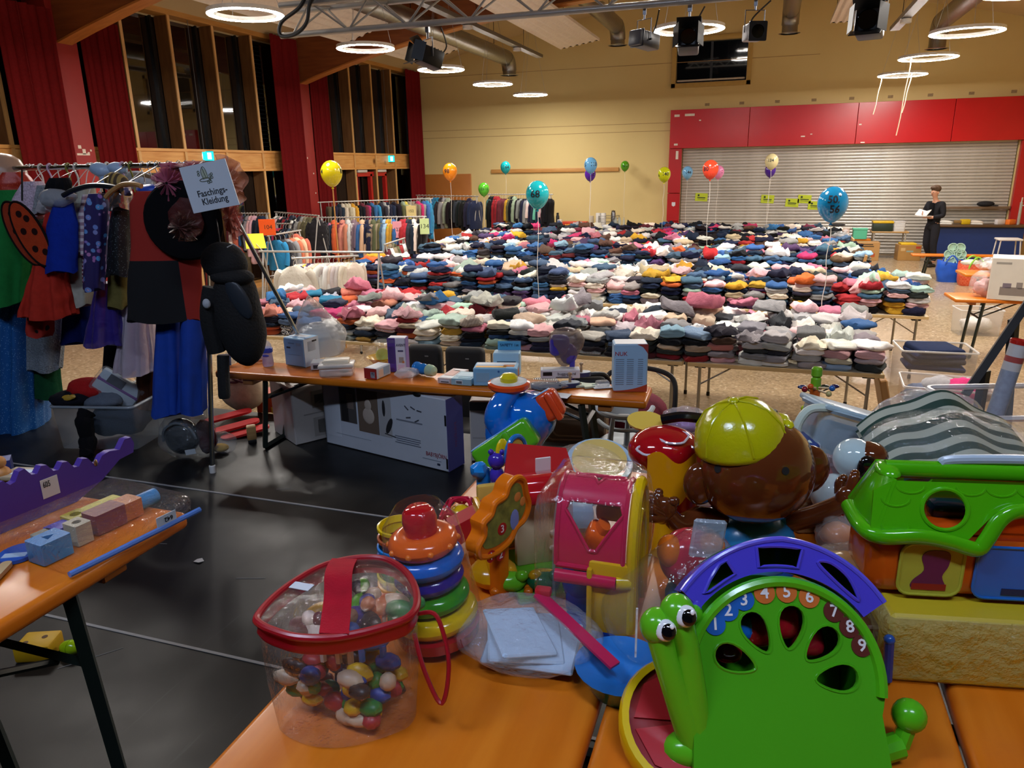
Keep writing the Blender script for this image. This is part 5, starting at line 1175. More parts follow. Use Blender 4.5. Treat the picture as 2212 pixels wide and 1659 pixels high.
t = carton('wide light blue carton with orange stripe on the bench', on_bench(1055, 835) + V((.02, .075, 0)), (.235, .13, .1), RG - .1, '#8ac0e4', 'carton', 'product_carton', prints=[('f', -.28, .5, .3, .5, '#96bbd4'), ('f', .2, .3, .3, .05, '#5a7488'), ('f', .25, .18, .25, .06, '#3f5666'), ('t', -.1, -.25, .7, .25, '#e3a83e'), ('t', .0, .2, .9, .4, '#d8e0e6'), ('t', .3, -.1, .25, .3, '#d98a4c'), ('r', .1, .5, .4, .6, '#d98a5a')])
obj('round_icon', MB().lathe([(0, 0), (.006, 0), (.006, .001), (0, .001)], 10, 0, XF((.02, -.066, .082), (pi / 2, 0, 0))), plain('#3a6ea8', .5), t)
t = carton('light blue safety carton behind the wide blue one', on_bench(1082, 812) + V((.02, .055, 0)), (.15, .09, .13), RG - .1, '#a9cfe4', 'carton', 'product_carton', prints=[('f', 0, .62, .7, .05, '#4a6274'), ('f', -.15, .3, .22, .3, '#6d8494'), ('f', .2, .3, .22, .3, '#5c7484')])
obj('header_tab', MB().rbox((.01, .035, .155), (.13, .004, .05), .001, 1), card('#5aa6d0'), t); text('SAFETY 1st', .022, plain('#123c64', .5), t, (.01, .03, .158), (pi / 2, 0, 0), 'brand_print')
# purple toy gift wrapped in smoky film
t = thing('wrapped_toy', 'purple toy wrapped in smoky film with a gathered neck, standing behind the bench things', 'toy', on_bench(1200, 826) + V((.0, .16, 0)), RG)
obj('purple_part', MB().rbox((-.02, 0, .17), (.11, .08, .12), .03, 3).ell((.03, 0, .12), (.05, .04, .06), 14, 10).rbox((.05, -.01, .07), (.03, .03, .1), .01), plain('#4438a0', .2), t)
obj('wrap', MB().lathe([(.012, .05), (.03, .06), (.06, .1), (.095, .17), (.1, .21), (.07, .255), (.02, .27), (0, .272)], 18, 0, XF((0, 0, 0), (0, .1, 0), (1, .6, 1))), film('#8d7a74', .45, .06, .6, 14), t, smooth=50)
obj('frill', MB().lathe([(.014, .05), (.04, .01), (.05, .0)], 18, 0, XF((0, 0, 0), (0, 0, 0), (1, .7, 1))), film('#cfc8c4', .5, .1, 1, 20), t)
t = carton('flat white stroller accessory carton with a clear window', on_bench(1188, 824) + V((.03, .1, 0)), (.215, .07, .05), RG - .02, '#d6d6d8', 'carton', 'product_carton', prints=[('t', 0, 0, .9, .6, '#b9b6b2'), ('f', 0, .9, .98, .1, '#e6e6e8')])
text('buggyguard', .022, plain('#3a3238', .5), t, (.035, -.0365, .027), (pi / 2, 0, 0), 'brand_print'); obj('black_logo', MB().box((-.07, -.036, .028), (.05, .002, .02)), BLACK, t); obj('small_print', MB().box((.02, -.036, .009), (.09, .002, .004)), plain('#4a4648', .6), t)
t = clearbag('clear bag with folded dark blue cloth on the bench', on_bench(1165, 846) + V((.02, .06, 0)), (.11, .06, .02), 14, .2, '#e8eef4', RG, knot=False, bump=1.0)
obj('folded_cloth', MB().rbox((0, 0, .016), (.16, .08, .024), .01, 2), cloth('#2c3a55'), t)
t = thing('leaflet', 'white leaflet with a round blue mark on the bench edge', 'leaflet', on_bench(1200, 856) + V((.01, .02, .0)), RG - .4); obj('sheet', MB().box((0, 0, .001), (.12, .08, .0016)), card('#d3dbe2'), t); obj('round_mark', MB().lathe([(0, .002), (.016, .002), (.016, .003), (0, .003)], 14, 0, M.Translation((-.01, .0, 0))), card('#7fa8c8'), t)
for i, (px, py, lab) in enumerate(((1228, 838, 'dark blue boat shaped puzzle piece with wooden peg, front one'), (1250, 818, 'dark blue boat shaped puzzle piece with wooden peg, rear one'))):
    t = thing('peg_puzzle', lab, 'toy', on_bench(px, py) + V((0, .03 + .03 * i, 0)), RG + .2, 'peg puzzle boats')
    obj('boat', MB().prism(spline2([(-.05, -.025), (.03, -.028), (.055, 0), (.03, .03), (-.04, .03)], 5), 0, .022), plain('#22345e', .4), t); obj('boat_top', MB().prism(spline2([(-.048, -.023), (.029, -.026), (.052, 0), (.029, .028), (-.039, .028)], 5), .022, .024), plain('#aeb9c2', .4), t)
    obj('peg', MB().lathe([(.008, .024), (.006, .06), (.011, .066), (.011, .074), (0, .078)], 12, 0, M.Translation((.0, 0, 0))), wood('#9a7c5c', '#b39572'), t)
t = thing('leaf_board', 'pale green leaf shaped board beside the peg boats', 'toy', on_bench(1262, 838) + V((0, .03, 0)), RG - .1); obj('leaf', MB().prism(spline2([(-.05, -.03), (-.01, -.02), (.0, -.045), (.05, -.02), (.03, 0), (.06, .03), (.01, .03), (-.03, .05), (-.02, .01)], 4), 0, .01), plain('#b9c9ae', .5), t)
t = thing('blister_pack', 'silvery blister pack beside the white carton with red corner', 'package', on_bench(1296, 840) + V((0, .04, 0)), RG + .15); obj('backing_card', MB().rbox((0, 0, .003), (.1, .08, .004), .001, 1), card('#cfd2d4'), t); obj('blister', MB().rbox((.005, 0, .018), (.07, .055, .03), .01, 2), film('#e0e4e8', .3, .05, 1.0, 30), t)
t = carton('tall pale blue carton with red corners at the bench right end', on_bench(1357, 848) + V((-.01, .075, 0)), (.172, .12, .25), RG - .05, '#a6cae6', 'carton', 'product_carton', prints=[('t', 0, 0, .9, .9, '#d6d8da')])
text('NUK', .03, plain('#b0202a', .4), t, (-.05, -.0612, .2), (pi / 2, 0, 0), 'brand_print')
rows = [(-.055 + .052 * c_, .172 - .011 * r_, .042 - .01 * ((r_ * 3 + c_) % 3) * .8, .004) for c_ in range(3) for r_ in range(13)]
bars(t, rows, plain('#8395a8', .6), XF((0, -.0608, 0)))
ar = [( .086, .0), (-.086, .0)] + [(-.086 + .172 * k / 12, .006 + .034 * (k / 12) ** 2.2) for k in range(13)]
obj('red_sweep', MB().prism(ar[::-1], 0, .0012, 0, XF((0, -.0602, 0), (pi / 2, 0, 0))), card('#b5482e'), t); obj('red_corner', MB().prism([(.086, .25), (.03, .25), (.06, .235), (.086, .2)], 0, .0012, 0, XF((0, -.0602, 0), (pi / 2, 0, 0))), card('#a8423a'), t)
# ---------------------------------------------------------------- below the bench
t = carton('square grey box with printed picture panels under the bench left half', V((-2.66, 3.80, SF)), (.34, .34, .36), RG - .9, '#b5b0ac', 'carton', 'product_carton', prints=[('r', .1, .74, .46, .3, '#8a8680'), ('r', .1, .74, .36, .16, '#55565c'), ('r', .1, .25, .46, .34, '#9a9692'), ('r', .1, .25, .3, .24, '#77736f'), ('r', 0, .5, .6, .02, '#8c8884'), ('r', .35, .05, .2, .05, '#dcdcdc'), ('t', 0, 0, .8, .8, '#c4c0bc')])
bx = carton('long white baby bouncer carton with photos under the bench', V((-1.985, 3.625, SF)), (.93, .15, .42), RAD(-13.7), '#bfc4cc', 'carton', 'product_carton', prints=[('f', -.42, .55, .12, .8, '#c9ced6'), ('f', -.28, .66, .14, .52, '#4c4744'), ('f', -.31, .56, .06, .3, '#2d2a2b'), ('f', -.26, .72, .06, .22, '#7d6d63'), ('f', -.11, .62, .17, .62, '#6b5a4c'), ('f', .03, .62, .1, .62, '#a7a6a6'), ('f', .22, .6, .2, .02, '#7c8089'), ('f', .2, .36, .2, .012, '#6d7480'), ('f', .2, .33, .2, .012, '#6d7480'), ('f', .2, .30, .18, .012, '#6d7480'), ('f', .2, .27, .2, .012, '#6d7480'), ('f', -.25, .2, .3, .01, '#9aa0aa'), ('f', .38, .13, .14, .012, '#9098a4'), ('r', 0, .5, .98, .99, '#56579c'), ('l', 0, .5, .98, .99, '#8a8f98')])
fm = MB().ell((-.1, -.0765, .3), (.026, .004, .034), 14, 8).ell((-.1, -.0765, .235), (.045, .004, .05), 14, 8)
obj('printed_infant', fm, card('#b5a596'), bx); obj('printed_seat', MB().ell((.055, -.0765, .2), (.02, .003, .05), 10, 6, 0, None, lambda p: V((p.x + p.z * .4, p.y, p.z))).tube([(.02, -.0765, .15), (.1, -.0765, .14)], .003, 5).ell((.02, -.0765, .3), (.012, .003, .05), 10, 6), card('#2b2a2c'), bx)
text('BABYBJÖRN', .034, plain('#8c2f3a', .5), bx, (.385, -.0762, .085), (pi / 2, 0, 0), 'brand_print', sx=.78)
text('BABYBJÖRN', .03, plain('#7c3f6c', .5), bx, (.4662, 0, .2), (pi / 2, pi / 2, pi / 2), 'brand_print', sx=.9)
for i, (x, z) in enumerate(((.19, .33), (.235, .335), (.28, .325), (.2, .275), (.26, .265))): obj('pictogram', MB().box((0, 0, 0), (.034, .0014, .007), 0, XF((x, -.0762, z), (0, .7 - .3 * i, 0))), card('#4a4d55'), bx)
obj('hand_slots', MB().box((.459, -.076, .3), (.01, .003, .06)).box((.459, -.076, .05), (.01, .003, .06)), BLACK, bx); obj('flag_mark', MB().box((.4, -.0762, .035), (.02, .0014, .012)), card('#33384a'), bx)
obj('lid_notch', MB().ell((.27, -.076, .42), (.03, .004, .014), 10, 6), BLACK, bx)
carton('grey lidded box with a cord behind the bouncer carton', V((-1.37, 3.76, SF)), (.3, .2, .36), RAD(14), '#a39f9d', 'carton', 'product_carton', prints=[('f', 0, .92, .99, .14, '#3f4148'), ('f', 0, .4, .9, .02, '#8e8a88'), ('t', 0, 0, .9, .9, '#bdbdc0')])
t = thing('paper_cups', 'stack of white printed cups beside the grey lidded box', 'cups', V((-1.24, 3.62, SF)), RG)
for k in range(5): obj('cup_rim', MB().lathe([(.055, .33 + k * .012), (.058, .336 + k * .012), (.055, .34 + k * .012)], 16), plain('#d6d2ce', .5), t)
obj('cup_stack', MB().lathe([(0, 0), (.05, 0), (.052, .33), (.056, .39), (.0, .395)], 18), plain('#d0cccb', .5), t); bars(t, [(-.01 + .015 * (i % 2), .1 + .03 * i, .02, .008) for i in range(7)], plain('#5a5a62', .6), XF((0, -.053, 0)))
tag(obj('zebra_cloth', MB().rbox((0, 0, .475), (.2, .12, .95), .04, 2), (lambda t: (lambda w: (t.pbr(t.ramp(w.outputs[0], [(.45, '#121214'), (.55, '#cfcac4')]).outputs[0], .9), t.m)[1])(t.n('ShaderNodeTexWave')))(NT('zebra')), None, V((-1.42, 4.9, 0)), (0, 0, .4)), 'zebra striped cloth seen between bench board and lidded box', 'cloth')
cr_ = carton('brown plastic crate on the stage below the bench right half', V((-1.08, 4.35, 0)), (.42, .32, .98), RAD(10), '#5b4634', 'crate', 'storage_crate')
for i in range(2): obj('side_ring', MB().tube([(x, -.162, z + .85) for x, z in rrect(.3 - .08 * i, .16 - .05 * i, .04, 3)], .006, 5, True), plain('#7a614a', .5), cr_)
# cream bag and boards at the left end
t = thing('padded_bag', 'cream padded bag with dark red straps under the bench left end', 'bag', at(510, 905, SF) + V((0, .1, 0.0)), RG)
obj('bag_body', MB().ell((0, 0, .2), (.16, .09, .15), 20, 14, 0, None, lambda p: p * (1 + .12 * noise.noise(p * 9)) + V((0, 0, -.02))), cloth('#c4b199', .9, .3, 30), t)
obj('pink_edge', MB().ell((.02, -.01, .3), (.11, .07, .05), 14, 8, 0, None, lambda p: p * (1 + .2 * noise.noise(p * 14))), cloth('#c9a0b8'), t)
for dx in (-.03, .05): obj('strap', MB().tube(spline([(-.1 + dx, -.07, .3), (-.04 + dx, -.1, .27), (.04 + dx, -.09, .26), (.09 + dx, -.06, .33)], 5), .008, 6), plain('#4a1826', .6), t)
t = thing('orange_carton', 'orange red carton with yellow edge behind the toy boards', 'carton', at(545, 900, SF) + V((.1, .2, 0)), RG); obj('carton', MB().rbox((0, 0, .07), (.3, .16, .14), .005, 1), card('#b8451a'), t); obj('yellow_edge', MB().box((.05, -.081, .02), (.2, .004, .04)), card('#d9b01c'), t)
for i, (px, py, c, z) in enumerate(((485, 925, '#c02028', .05), (500, 938, '#c8282c', .02), (520, 945, '#d03030', .0))):
    t = thing('toy_board', 'red and white wooden toy board, %s of three stacked under the bench' % ('topmost', 'middle', 'lowest')[i], 'toy', at(px, py, SF) + V((0, .05, .012 + z)), RG + .5, 'red and white toy boards')
    obj('board', MB().prism(rrect(.3, .1, .049, 6), 0, .014, 0, XF((0, 0, 0), (0, RAD(-6), 0))), plain(c, .35), t); obj('white_tip', MB().prism(rrect(.1, .09, .044, 6), .0141, .0155, 0, XF((.09, 0, 0), (0, RAD(-6), 0))), plain('#d9d3cc', .4), t)
t = thing('wooden_brush', 'pale wooden toy block with black base in front of the boards', 'toy', at(541, 958, SF) + V((0, .02, 0)), RG + .4); obj('black_base', MB().rbox((0, 0, .012), (.05, .05, .024), .004), BLACK, t); obj('wood_block', MB().rbox((0, 0, .075), (.055, .035, .1), .008, 2, 0, XF((0, 0, 0), (RAD(15), 0, 0))), wood('#b98d55', '#cda56e'), t)
# maroon car seat, white bath seat, black seats behind the bench
t = thing('infant_car_seat', 'maroon infant car seat with black handle behind the bench right end', 'car seat', V((-.72, 4.75, .5)), RG - .3)
obj('shell', MB().ell((0, 0, .24), (.2, .26, .26), 20, 14, 0, None, lambda p: V((p.x, p.y, p.z if p.z < .1 else .1 + (p.z - .1) * .6))), cloth('#6e1f33', .8), t); obj('pink_lining', MB().ell((0, -.12, .12), (.215, .17, .13), 18, 12), cloth('#b8225a', .7), t)
obj('stand', MB().rbox((0, 0, -.25), (.3, .4, .5), .04), plain('#2a2528', .6), t)
obj('handle', MB().tube(spline([(.22, -.1, .2), (.24, -.05, .42), (.2, .02, .56), (0, .05, .6), (-.2, .02, .56), (-.24, -.05, .42), (-.22, -.1, .2)], 6), .017, 8), BLACK, t)
t = thing('bath_seat', 'white plastic baby bath seat standing right below the bench end', 'bath seat', at(1348, 958, SF), RG)
WB = plain('#b9c6d0', .3)
obj('top_rail', MB().tube(spline([(-.17, .02, .235), (-.14, -.06, .215), (-.06, -.11, .205), (.05, -.11, .205), (.13, -.06, .21), (.165, 0, .225)], 5), .016, 8), WB, t); obj('lower_rail', MB().tube(spline([(-.16, 0, .15), (-.1, -.09, .13), (0, -.12, .125), (.1, -.09, .13), (.16, 0, .14)], 5), .013, 8), WB, t)
obj('backrest', MB().rbox((0, .09, .22), (.2, .018, .16), .05, 3, 0, XF((0, 0, 0), (RAD(-8), 0, 0))), plain('#c6ced4', .3), t)
for x in (-.085, .0, .085): obj('post', MB().tube([(x * 1.2, -.1, .01), (x, -.11, .2)], [.02, .013], 8), WB, t)
obj('base_ring', MB().lathe([(.0, .0), (.14, 0), (.15, .015), (.13, .03), (0, .03)], 24), WB, t); obj('white_cloth', MB().ell((0, 0, .16), (.07, .05, .02), 12, 8, 0, None, lambda p: p * (1 + .3 * noise.noise(p * 30))), cloth('#cfd0d0'), t)
for i, (px, py, w) in enumerate(((910, 778, .3), (998, 783, .34))):
    p = aty(px, py, 5.4); t = thing('booster_seat', 'black booster seat on the floor behind the bench, %s of the two' % ('left', 'right')[i], 'seat', (p.x, 5.4, 0), .1, 'black booster seats')
    obj('backrest', MB().rbox((0, .1, .5), (w, .1, .98), .09, 4), plain('#121214', .7), t); obj('seat', MB().rbox((0, -.1, .2), (w * 1.05, .36, .4), .05, 3), plain('#151517', .7), t); obj('maker_tag', MB().box((.03, .048, .9), (.03, .004, .008)), plain('#8a8a8a', .5), t)
p = aty(1275, 815, 4.6); t = thing('booster_seat', 'black baby seat with bar behind the silvery blister pack', 'seat', (p.x, 4.6, 0), RG); obj('backrest', MB().rbox((0, 0, .55), (.22, .1, 1.06), .05, 3), plain('#151416', .7), t); obj('rail', MB().tube(spline([(-.12, 0, 1.08), (-.06, -.06, 1.1), (.08, -.06, 1.1), (.13, .0, 1.02)], 5), .016, 8), BLACK, t)
obj('purple_cushion', MB().ell((-.1, .05, 1.0), (.035, .04, .1), 12, 8), cloth('#4a3f86'), t)
# ---------------------------------------------------------------- costume rack on the stage
RY = 3.4; RZB = 2.448
t = thing('clothes_rack', 'chrome costume rack with slanted legs on the black stage floor', 'clothes rack', (0, 0, 0))
CH = metal('#a9b2bb', .2)
obj('bar', MB().tube([(-4.95, RY, RZB), (-2.84, RY, RZB)], .0135, 12), CH, t)
for (x, f, b_) in ((-2.87, (-2.82, 3.08), (-2.5, 3.95)), (-4.85, (-4.9, 3.08), (-4.9, 3.85))):
    obj('leg', MB().tube([(x, RY - .01, RZB), (f[0], f[1], SF + .03)], .0135, 10), CH, t); obj('leg', MB().tube([(x, RY + .01, RZB), (b_[0], b_[1], SF + .03)], .0125, 10), CH, t)
    obj('foot_cap', MB().lathe([(.0, 0), (.018, 0), (.018, .04), (.0135, .045)], 12, 0, M.Translation((f[0], f[1], SF))), plain('#d9d9d6', .4), t); obj('foot_cap', MB().lathe([(.0, 0), (.018, 0), (.018, .04), (.0135, .045)], 12, 0, M.Translation((b_[0], b_[1], SF))), plain('#d9d9d6', .4), t)
obj('wing_knob', MB().rbox((-2.8, 3.2, 1.98), (.05, .02, .03), .008), metal('#b8bfc0', .3), t)
# sign
S0, S1, S2, S3 = fp(385, 358, 3.45), fp(487, 347, 3.41), fp(516, 437, 3.43), fp(420, 466, 3.47)
cen = (S0 + S1 + S2 + S3) / 4; ux = ((S1 - S0) + (S2 - S3)) / 2; uy = ((S0 - S3) + (S1 - S2)) / 2; nz = ux.cross(uy).normalized()
t = thing('costume_sign', 'white card sign reading Faschings-Kleidung clipped to the rack post', 'sign', cen)
b = MB(); q = [-ux / 2 - uy / 2, ux / 2 - uy / 2, ux / 2 + uy / 2, -ux / 2 + uy / 2]; b.add(q + [v - nz * .004 for v in q], [(0, 1, 2, 3), (7, 6, 5, 4), (0, 4, 5, 1), (1, 5, 6, 2), (2, 6, 7, 3), (3, 7, 4, 0)])
obj('card', b, plain('#c3ccd6', .3, 0, .02, 3), t, smooth=0)
def onsign(c): return ux * c.x + uy * c.y + nz * (.001 + c.z * .2)
for s, y in (('Faschings-', -.13), ('Kleidung', -.31)): text(s, .195, plain('#23262c', .5), t, (0, 0, 0), (0, 0, 0), 'lettering', .002, bend=lambda c, y=y: onsign(V((c.x * .82 + .03, c.y + y, c.z))))
em = MB()
def so(pts, r=.006, close=True): em.tube([onsign(V((x, y, .004))) for x, y in pts], .0016, 5, close)
so([(p.x, p.y) for p in spline([(-.06, .16, 0), (-.08, .3, 0), (-.04, .4, 0), (.0, .42, 0), (.03, .34, 0), (.04, .18, 0)], 4)], close=False); so([(-.1 + .16 * cos(a) * .7 + .06, .15 + .035 * sin(a)) for a in [k * .5 for k in range(13)]]); so([(.0, .19), (-.02, .3), (-.02, .39)], close=False)
for (x, y) in ((.09, .22), (.12, .17), (.07, .15), (.13, .24), (.02, .08), (.07, .09), (-.13, .33), (-.14, .27)): so([(x + .022 * cos(a), y + .026 * sin(a)) for a in [k * .9 for k in range(7)]])
obj('jester_hat_drawing', em, plain('#5a6450', .6), t); obj('hat_tint', MB().add([onsign(V((x, y, .001))) for x, y in ((-.06, .16), (-.07, .3), (-.02, .4), (.02, .34), (.04, .17))], [(0, 1, 2, 3, 4)]), plain('#a3ab98', .6), t)
def drape(px0, px1, py0, py1, Y, col, lab, name='costume', prof=((0, .6), (.15, 1), (1, 1)), depth=.075, folds=5, seed=1, m=None, cat='costume', tilt=0, amp=.24, group=None, hook=True):
    mid = (px0 + px1) / 2; a, c = aty(mid, py0, Y), aty(mid, py1, Y); zc = ((a + c) / 2 - EYE).dot(FWD); w = (px1 - px0) * zc / FPX; H = a.z - c.z
    t = thing(name, lab, cat, a, RZ + tilt, group); lean = (c.x - a.x)
    def hw(v):
        u = 1 - v
        for (p, q), (p2, q2) in zip(prof, prof[1:]):
            if u <= p2: return q + (q2 - q) * (u - p) / max(1e-6, p2 - p)
        return prof[-1][1]
    def fn(u, v):
        an = u * 2 * pi; k = hw(v) * w / 2; fl = 1 + amp * (1 - v * .6) * sin(an * folds + seed + v * 1.5) + .07 * noise.noise(V((cos(an) * 2, sin(an) * 2 + seed, v * 4)))
        x = k * (abs(cos(an)) ** .8) * (1 if cos(an) > 0 else -1) * (1 + .08 * noise.noise(V((v * 4, seed, u * 3)))) + .006 * sin(an * folds * 2 + v * 3) * (1 - v); y = depth * (.55 + .45 * min(1, hw(v))) * sin(an) * fl
        return (x + lean * (1 - v) * cos(RZ), y, -H * (1 - v) + .012 * sin(an * 3 + seed) * (1 - v))
    b = MB().grid(fn, max(24, folds * 8), 22, True); n = max(24, folds * 8); b.add([fn(i / n, 1) for i in range(n)], [tuple(range(n))]); b.add([fn(i / n, 0) for i in range(n)], [tuple(range(n - 1, -1, -1))])
    obj('cloth_body', b, m or cloth(col, .9, .25, 60), t, smooth=80)
    if hook:
        g = RZB - a.z
        hk = spline([(0, 0, -.02), (0, 0, g - .035), (.016, 0, g - .01), (.012, 0, g + .012), (-.004, 0, g + .02), (-.016, 0, g + .006)], 4)
        o = obj('hanger_hook', MB().tube(hk, .003, 5), plain('#d8d6d0', .35), t); o.location = (0, 0, 0); o.rotation_euler = (0, 0, -RZ - tilt + pi / 2)
        for v in o.data.vertices: v.co.x, v.co.y = v.co.x + (RY - Y) * (max(0, v.co.z) / max(.02, g)), v.co.y
    return t, w, H
def tex_glitter(base, spark):
    t = NT('glitter'); tc = t.n('ShaderNodeTexCoord'); vo = t.n('ShaderNodeTexVoronoi'); vo.inputs['Scale'].default_value = 95; t.l(tc.outputs['Object'], vo.inputs['Vector'])
    r = t.ramp(vo.outputs['Distance'], [(.16, 1.0), (.2, 0.0)]); c = t.mix(r.outputs[0], base, spark); t.pbr(c, .45, 0, .5, t.bump(t.noise(12, 4).outputs[0], .3, .02)); return t.m
def tex_dots(base, dot, scale, size, rough=.8):
    t = NT('dotted'); tc = t.n('ShaderNodeTexCoord'); vo = t.n('ShaderNodeTexVoronoi'); vo.inputs['Scale'].default_value = scale; t.l(tc.outputs['Object'], vo.inputs['Vector'])
    r = t.ramp(vo.outputs['Distance'], [(size, 1.0), (size + .03, 0.0)]); t.pbr(t.mix(r.outputs[0], base, dot), rough); return t.m
def tex_flower():
    t = NT('flower_print'); tc = t.n('ShaderNodeTexCoord'); vo = t.n('ShaderNodeTexVoronoi'); vo.inputs['Scale'].default_value = 26; t.l(tc.outputs['Object'], vo.inputs['Vector'])
    c1 = t.ramp(vo.outputs['Color'], [(0, '#8a5ab0'), (.35, '#c07ab0'), (.6, '#4a9ad8'), (1, '#a06ac0')]); r = t.ramp(vo.outputs['Distance'], [(.34, 1.0), (.4, 0.0)]); r2 = t.ramp(vo.outputs['Distance'], [(.08, 1.0), (.12, 0.0)])
    c = t.mix(r.outputs[0], '#241a58', c1.outputs[0]); c = t.mix(r2.outputs[0], c, '#d0a0c0'); t.pbr(c, .7); return t.m
def tex_stripe(a, b_, scale, axis='Z', rough=.8):
    t = NT('striped'); tc = t.n('ShaderNodeTexCoord'); w = t.n('ShaderNodeTexWave'); w.bands_direction = axis; w.inputs['Scale'].default_value = scale; w.inputs['Distortion'].default_value = .6; t.l(tc.outputs['Object'], w.inputs['Vector'])
    t.pbr(t.ramp(w.outputs[0], [(.46, a), (.54, b_)]).outputs[0], rough); return t.m
FUR = lambda c: plain(c, 1, 0, .3, 90, 1.0, 120)
def tulle(c, a=.35): return film(c, a, .5, .3, 30)
# rear layer
drape(0, 110, 600, 962, 3.45, '#1d5fa2', 'glittering blue princess gown reaching the floor at the far left', prof=((0, .45), (.3, .6), (.75, .95), (1, 1.1)), depth=.2, folds=7, seed=2, m=tex_glitter('#1c5a9c', '#9fd0f0'), hook=False)
drape(-40, 30, 640, 955, 3.35, '#4aa6c4', 'pale turquoise tulle skirt at the far left edge of the rack', prof=((0, .5), (1, 1.2)), depth=.14, folds=6, seed=4, m=tex_glitter('#4f9fc0', '#d8f0f8'), hook=False)
drape(25, 150, 560, 850, 3.5, '#14472a', 'long dark green costume trousers behind the red skirt', prof=((0, .5), (.4, .55), (1, 1)), depth=.09, seed=6)
drape(60, 168, 420, 790, 3.5, '#7f868c', 'grey fur costume hanging behind the ladybird wings', prof=((0, .6), (.2, .9), (1, .7)), depth=.08, seed=8, m=FUR('#7d858b'))
drape(165, 205, 405, 655, 3.36, '#b3b1a2', 'long beige velvet costume beside the blue cape', prof=((0, .8), (.1, 1), (1, 1.1)), depth=.07, folds=3, seed=3)
drape(140, 215, 560, 735, 3.46, '#1b2c7a', 'blue satin costume skirt below the cape', prof=((0, .7), (1, 1)), depth=.08, seed=12)
drape(235, 300, 470, 800, 3.55, '#15151a', 'black costume dress behind the sequin top', prof=((0, .7), (1, 1)), depth=.08, seed=13)
drape(258, 342, 640, 800, 3.4, '#cbbccb', 'white pink tulle skirt hanging low beside the black tunic', prof=((0, .6), (1, 1.05)), depth=.1, folds=8, seed=15, m=tulle('#d9cbd6', .62), hook=False)
drape(275, 325, 640, 790, 3.42, '#b896ac', 'pale pink lining skirt inside the white tulle', prof=((0, .7), (1, 1)), depth=.06, folds=6, seed=16, hook=False)
drape(300, 345, 660, 880, 3.52, '#4a2a1c', 'dark brown costume trouser leg behind the blue trousers', prof=((0, .9), (1, .9)), depth=.06, seed=17, hook=False)
# green costume, wings and reds
g_, w, H = drape(-30, 72, 410, 650, 3.28, '#1f7a38', 'bright green costume top at the left end of the rack', prof=((0, .55), (.12, .9), (.5, 1), (1, .95)), depth=.1, seed=21)
drape(-10, 70, 372, 425, 3.33, '#b8301a', 'orange red glitter top under the rack bar at the left', prof=((0, .5), (.4, 1), (1, 1)), depth=.08, seed=22, m=tex_glitter('#b02c18', '#e87a4a'))
drape(30, 112, 392, 470, 3.3, '#c9b0c4', 'pink plush top with white fur edge on the rack', prof=((0, .4), (.5, 1), (1, 1)), depth=.08, seed=23, m=FUR('#cdb4c8'))
drape(78, 115, 400, 460, 3.27, '#8e949a', 'silver grey fur collar next to the pink plush top', prof=((0, .6), (1, 1)), depth=.06, seed=24, m=FUR('#8e9498'))
drape(103, 152, 384, 425, 3.24, '#151518', 'black wrinkled cap hung on the rack', prof=((0, .7), (.3, 1), (1, 1)), depth=.06, folds=9, seed=25)
d_, w, H = drape(92, 152, 445, 590, 3.24, '#b52a24', 'red costume dress with tulle collar left of the blue cape', prof=((0, .5), (.3, .8), (1, 1)), depth=.07, seed=26)
obj('tulle_collar', MB().ell((0, -.02, .0), (.1, .06, .05), 18, 10, 0, None, lambda p: p * (1 + .3 * noise.noise(p * 25))), tulle('#dfe0e4', .45), d_)
drape(58, 165, 570, 680, 3.22, '#b53022', 'red frilled costume skirt below the ladybird wings', prof=((0, .6), (1, 1.05)), depth=.12, folds=8, seed=27, hook=False)
drape(68, 118, 620, 722, 3.26, '#b82c1e', 'red costume trousers with black dots', prof=((0, .9), (.9, 1), (1, .85)), depth=.07, folds=3, seed=28, m=tex_dots('#b82c1e', '#1a1010', 12, .2), hook=False)
lw = thing('ladybird_wings', 'orange red ladybird wings with black dots and black edge', 'costume', fp(62, 505, 4.15), RZ - .2)
LT = RIGHT
for i, (dx, tilt) in enumerate(((-.035, -.32), (.035, -.3))):
    wg = [(x, z) for x, z in circle(.085, 30, (0, 0), 0, .19)]; T = XF((dx, -.02 * i, 0), (pi / 2, 0, 0)) @ XF((0, 0, 0), (0, 0, .42))
    obj('wing_panel', MB().prism(wg, 0, .006, 0, T), cloth(['#a03a22', '#b8401e'][i], .7), lw); obj('black_edge', MB().tube([T @ V((x, z, .003)) for x, z in wg], .007, 6, True), cloth('#17100f'), lw)
    for (x, z) in ((.0, .12), (-.03, .03), (.035, .0), (-.02, -.08), (.03, -.12), (.03, .08)): obj('wing_dot', MB().lathe([(0, 0), (.019, 0), (.019, .002), (0, .002)], 14, 0, T @ XF((x, z, .006))), cloth('#2a1210'), lw)
obj('wing_strap', MB().tube([(0, 0, .18), (.02, .02, RZB - lw.location.z - .01)], .005, 5), plain('#202020', .6), lw)
c_, w, H = drape(103, 172, 432, 585, 3.2, '#14309a', 'royal blue costume cape with grey tulle collar', prof=((0, .5), (.35, .95), (1, 1)), depth=.05, folds=3, seed=31)
obj('tulle_collar', MB().ell((-.02, -.02, .01), (.1, .05, .05), 18, 10, 0, None, lambda p: p * (1 + .3 * noise.noise(p * 22))), tulle('#b8bec6', .5), c_)
drape(176, 206, 420, 545, 3.3, '#b8a0a8', 'pink striped top with white frill beside the flowered dress', prof=((0, .6), (.4, 1), (1, .9)), depth=.06, seed=33, m=tex_stripe('#cfc6cc', '#a08090', 9))
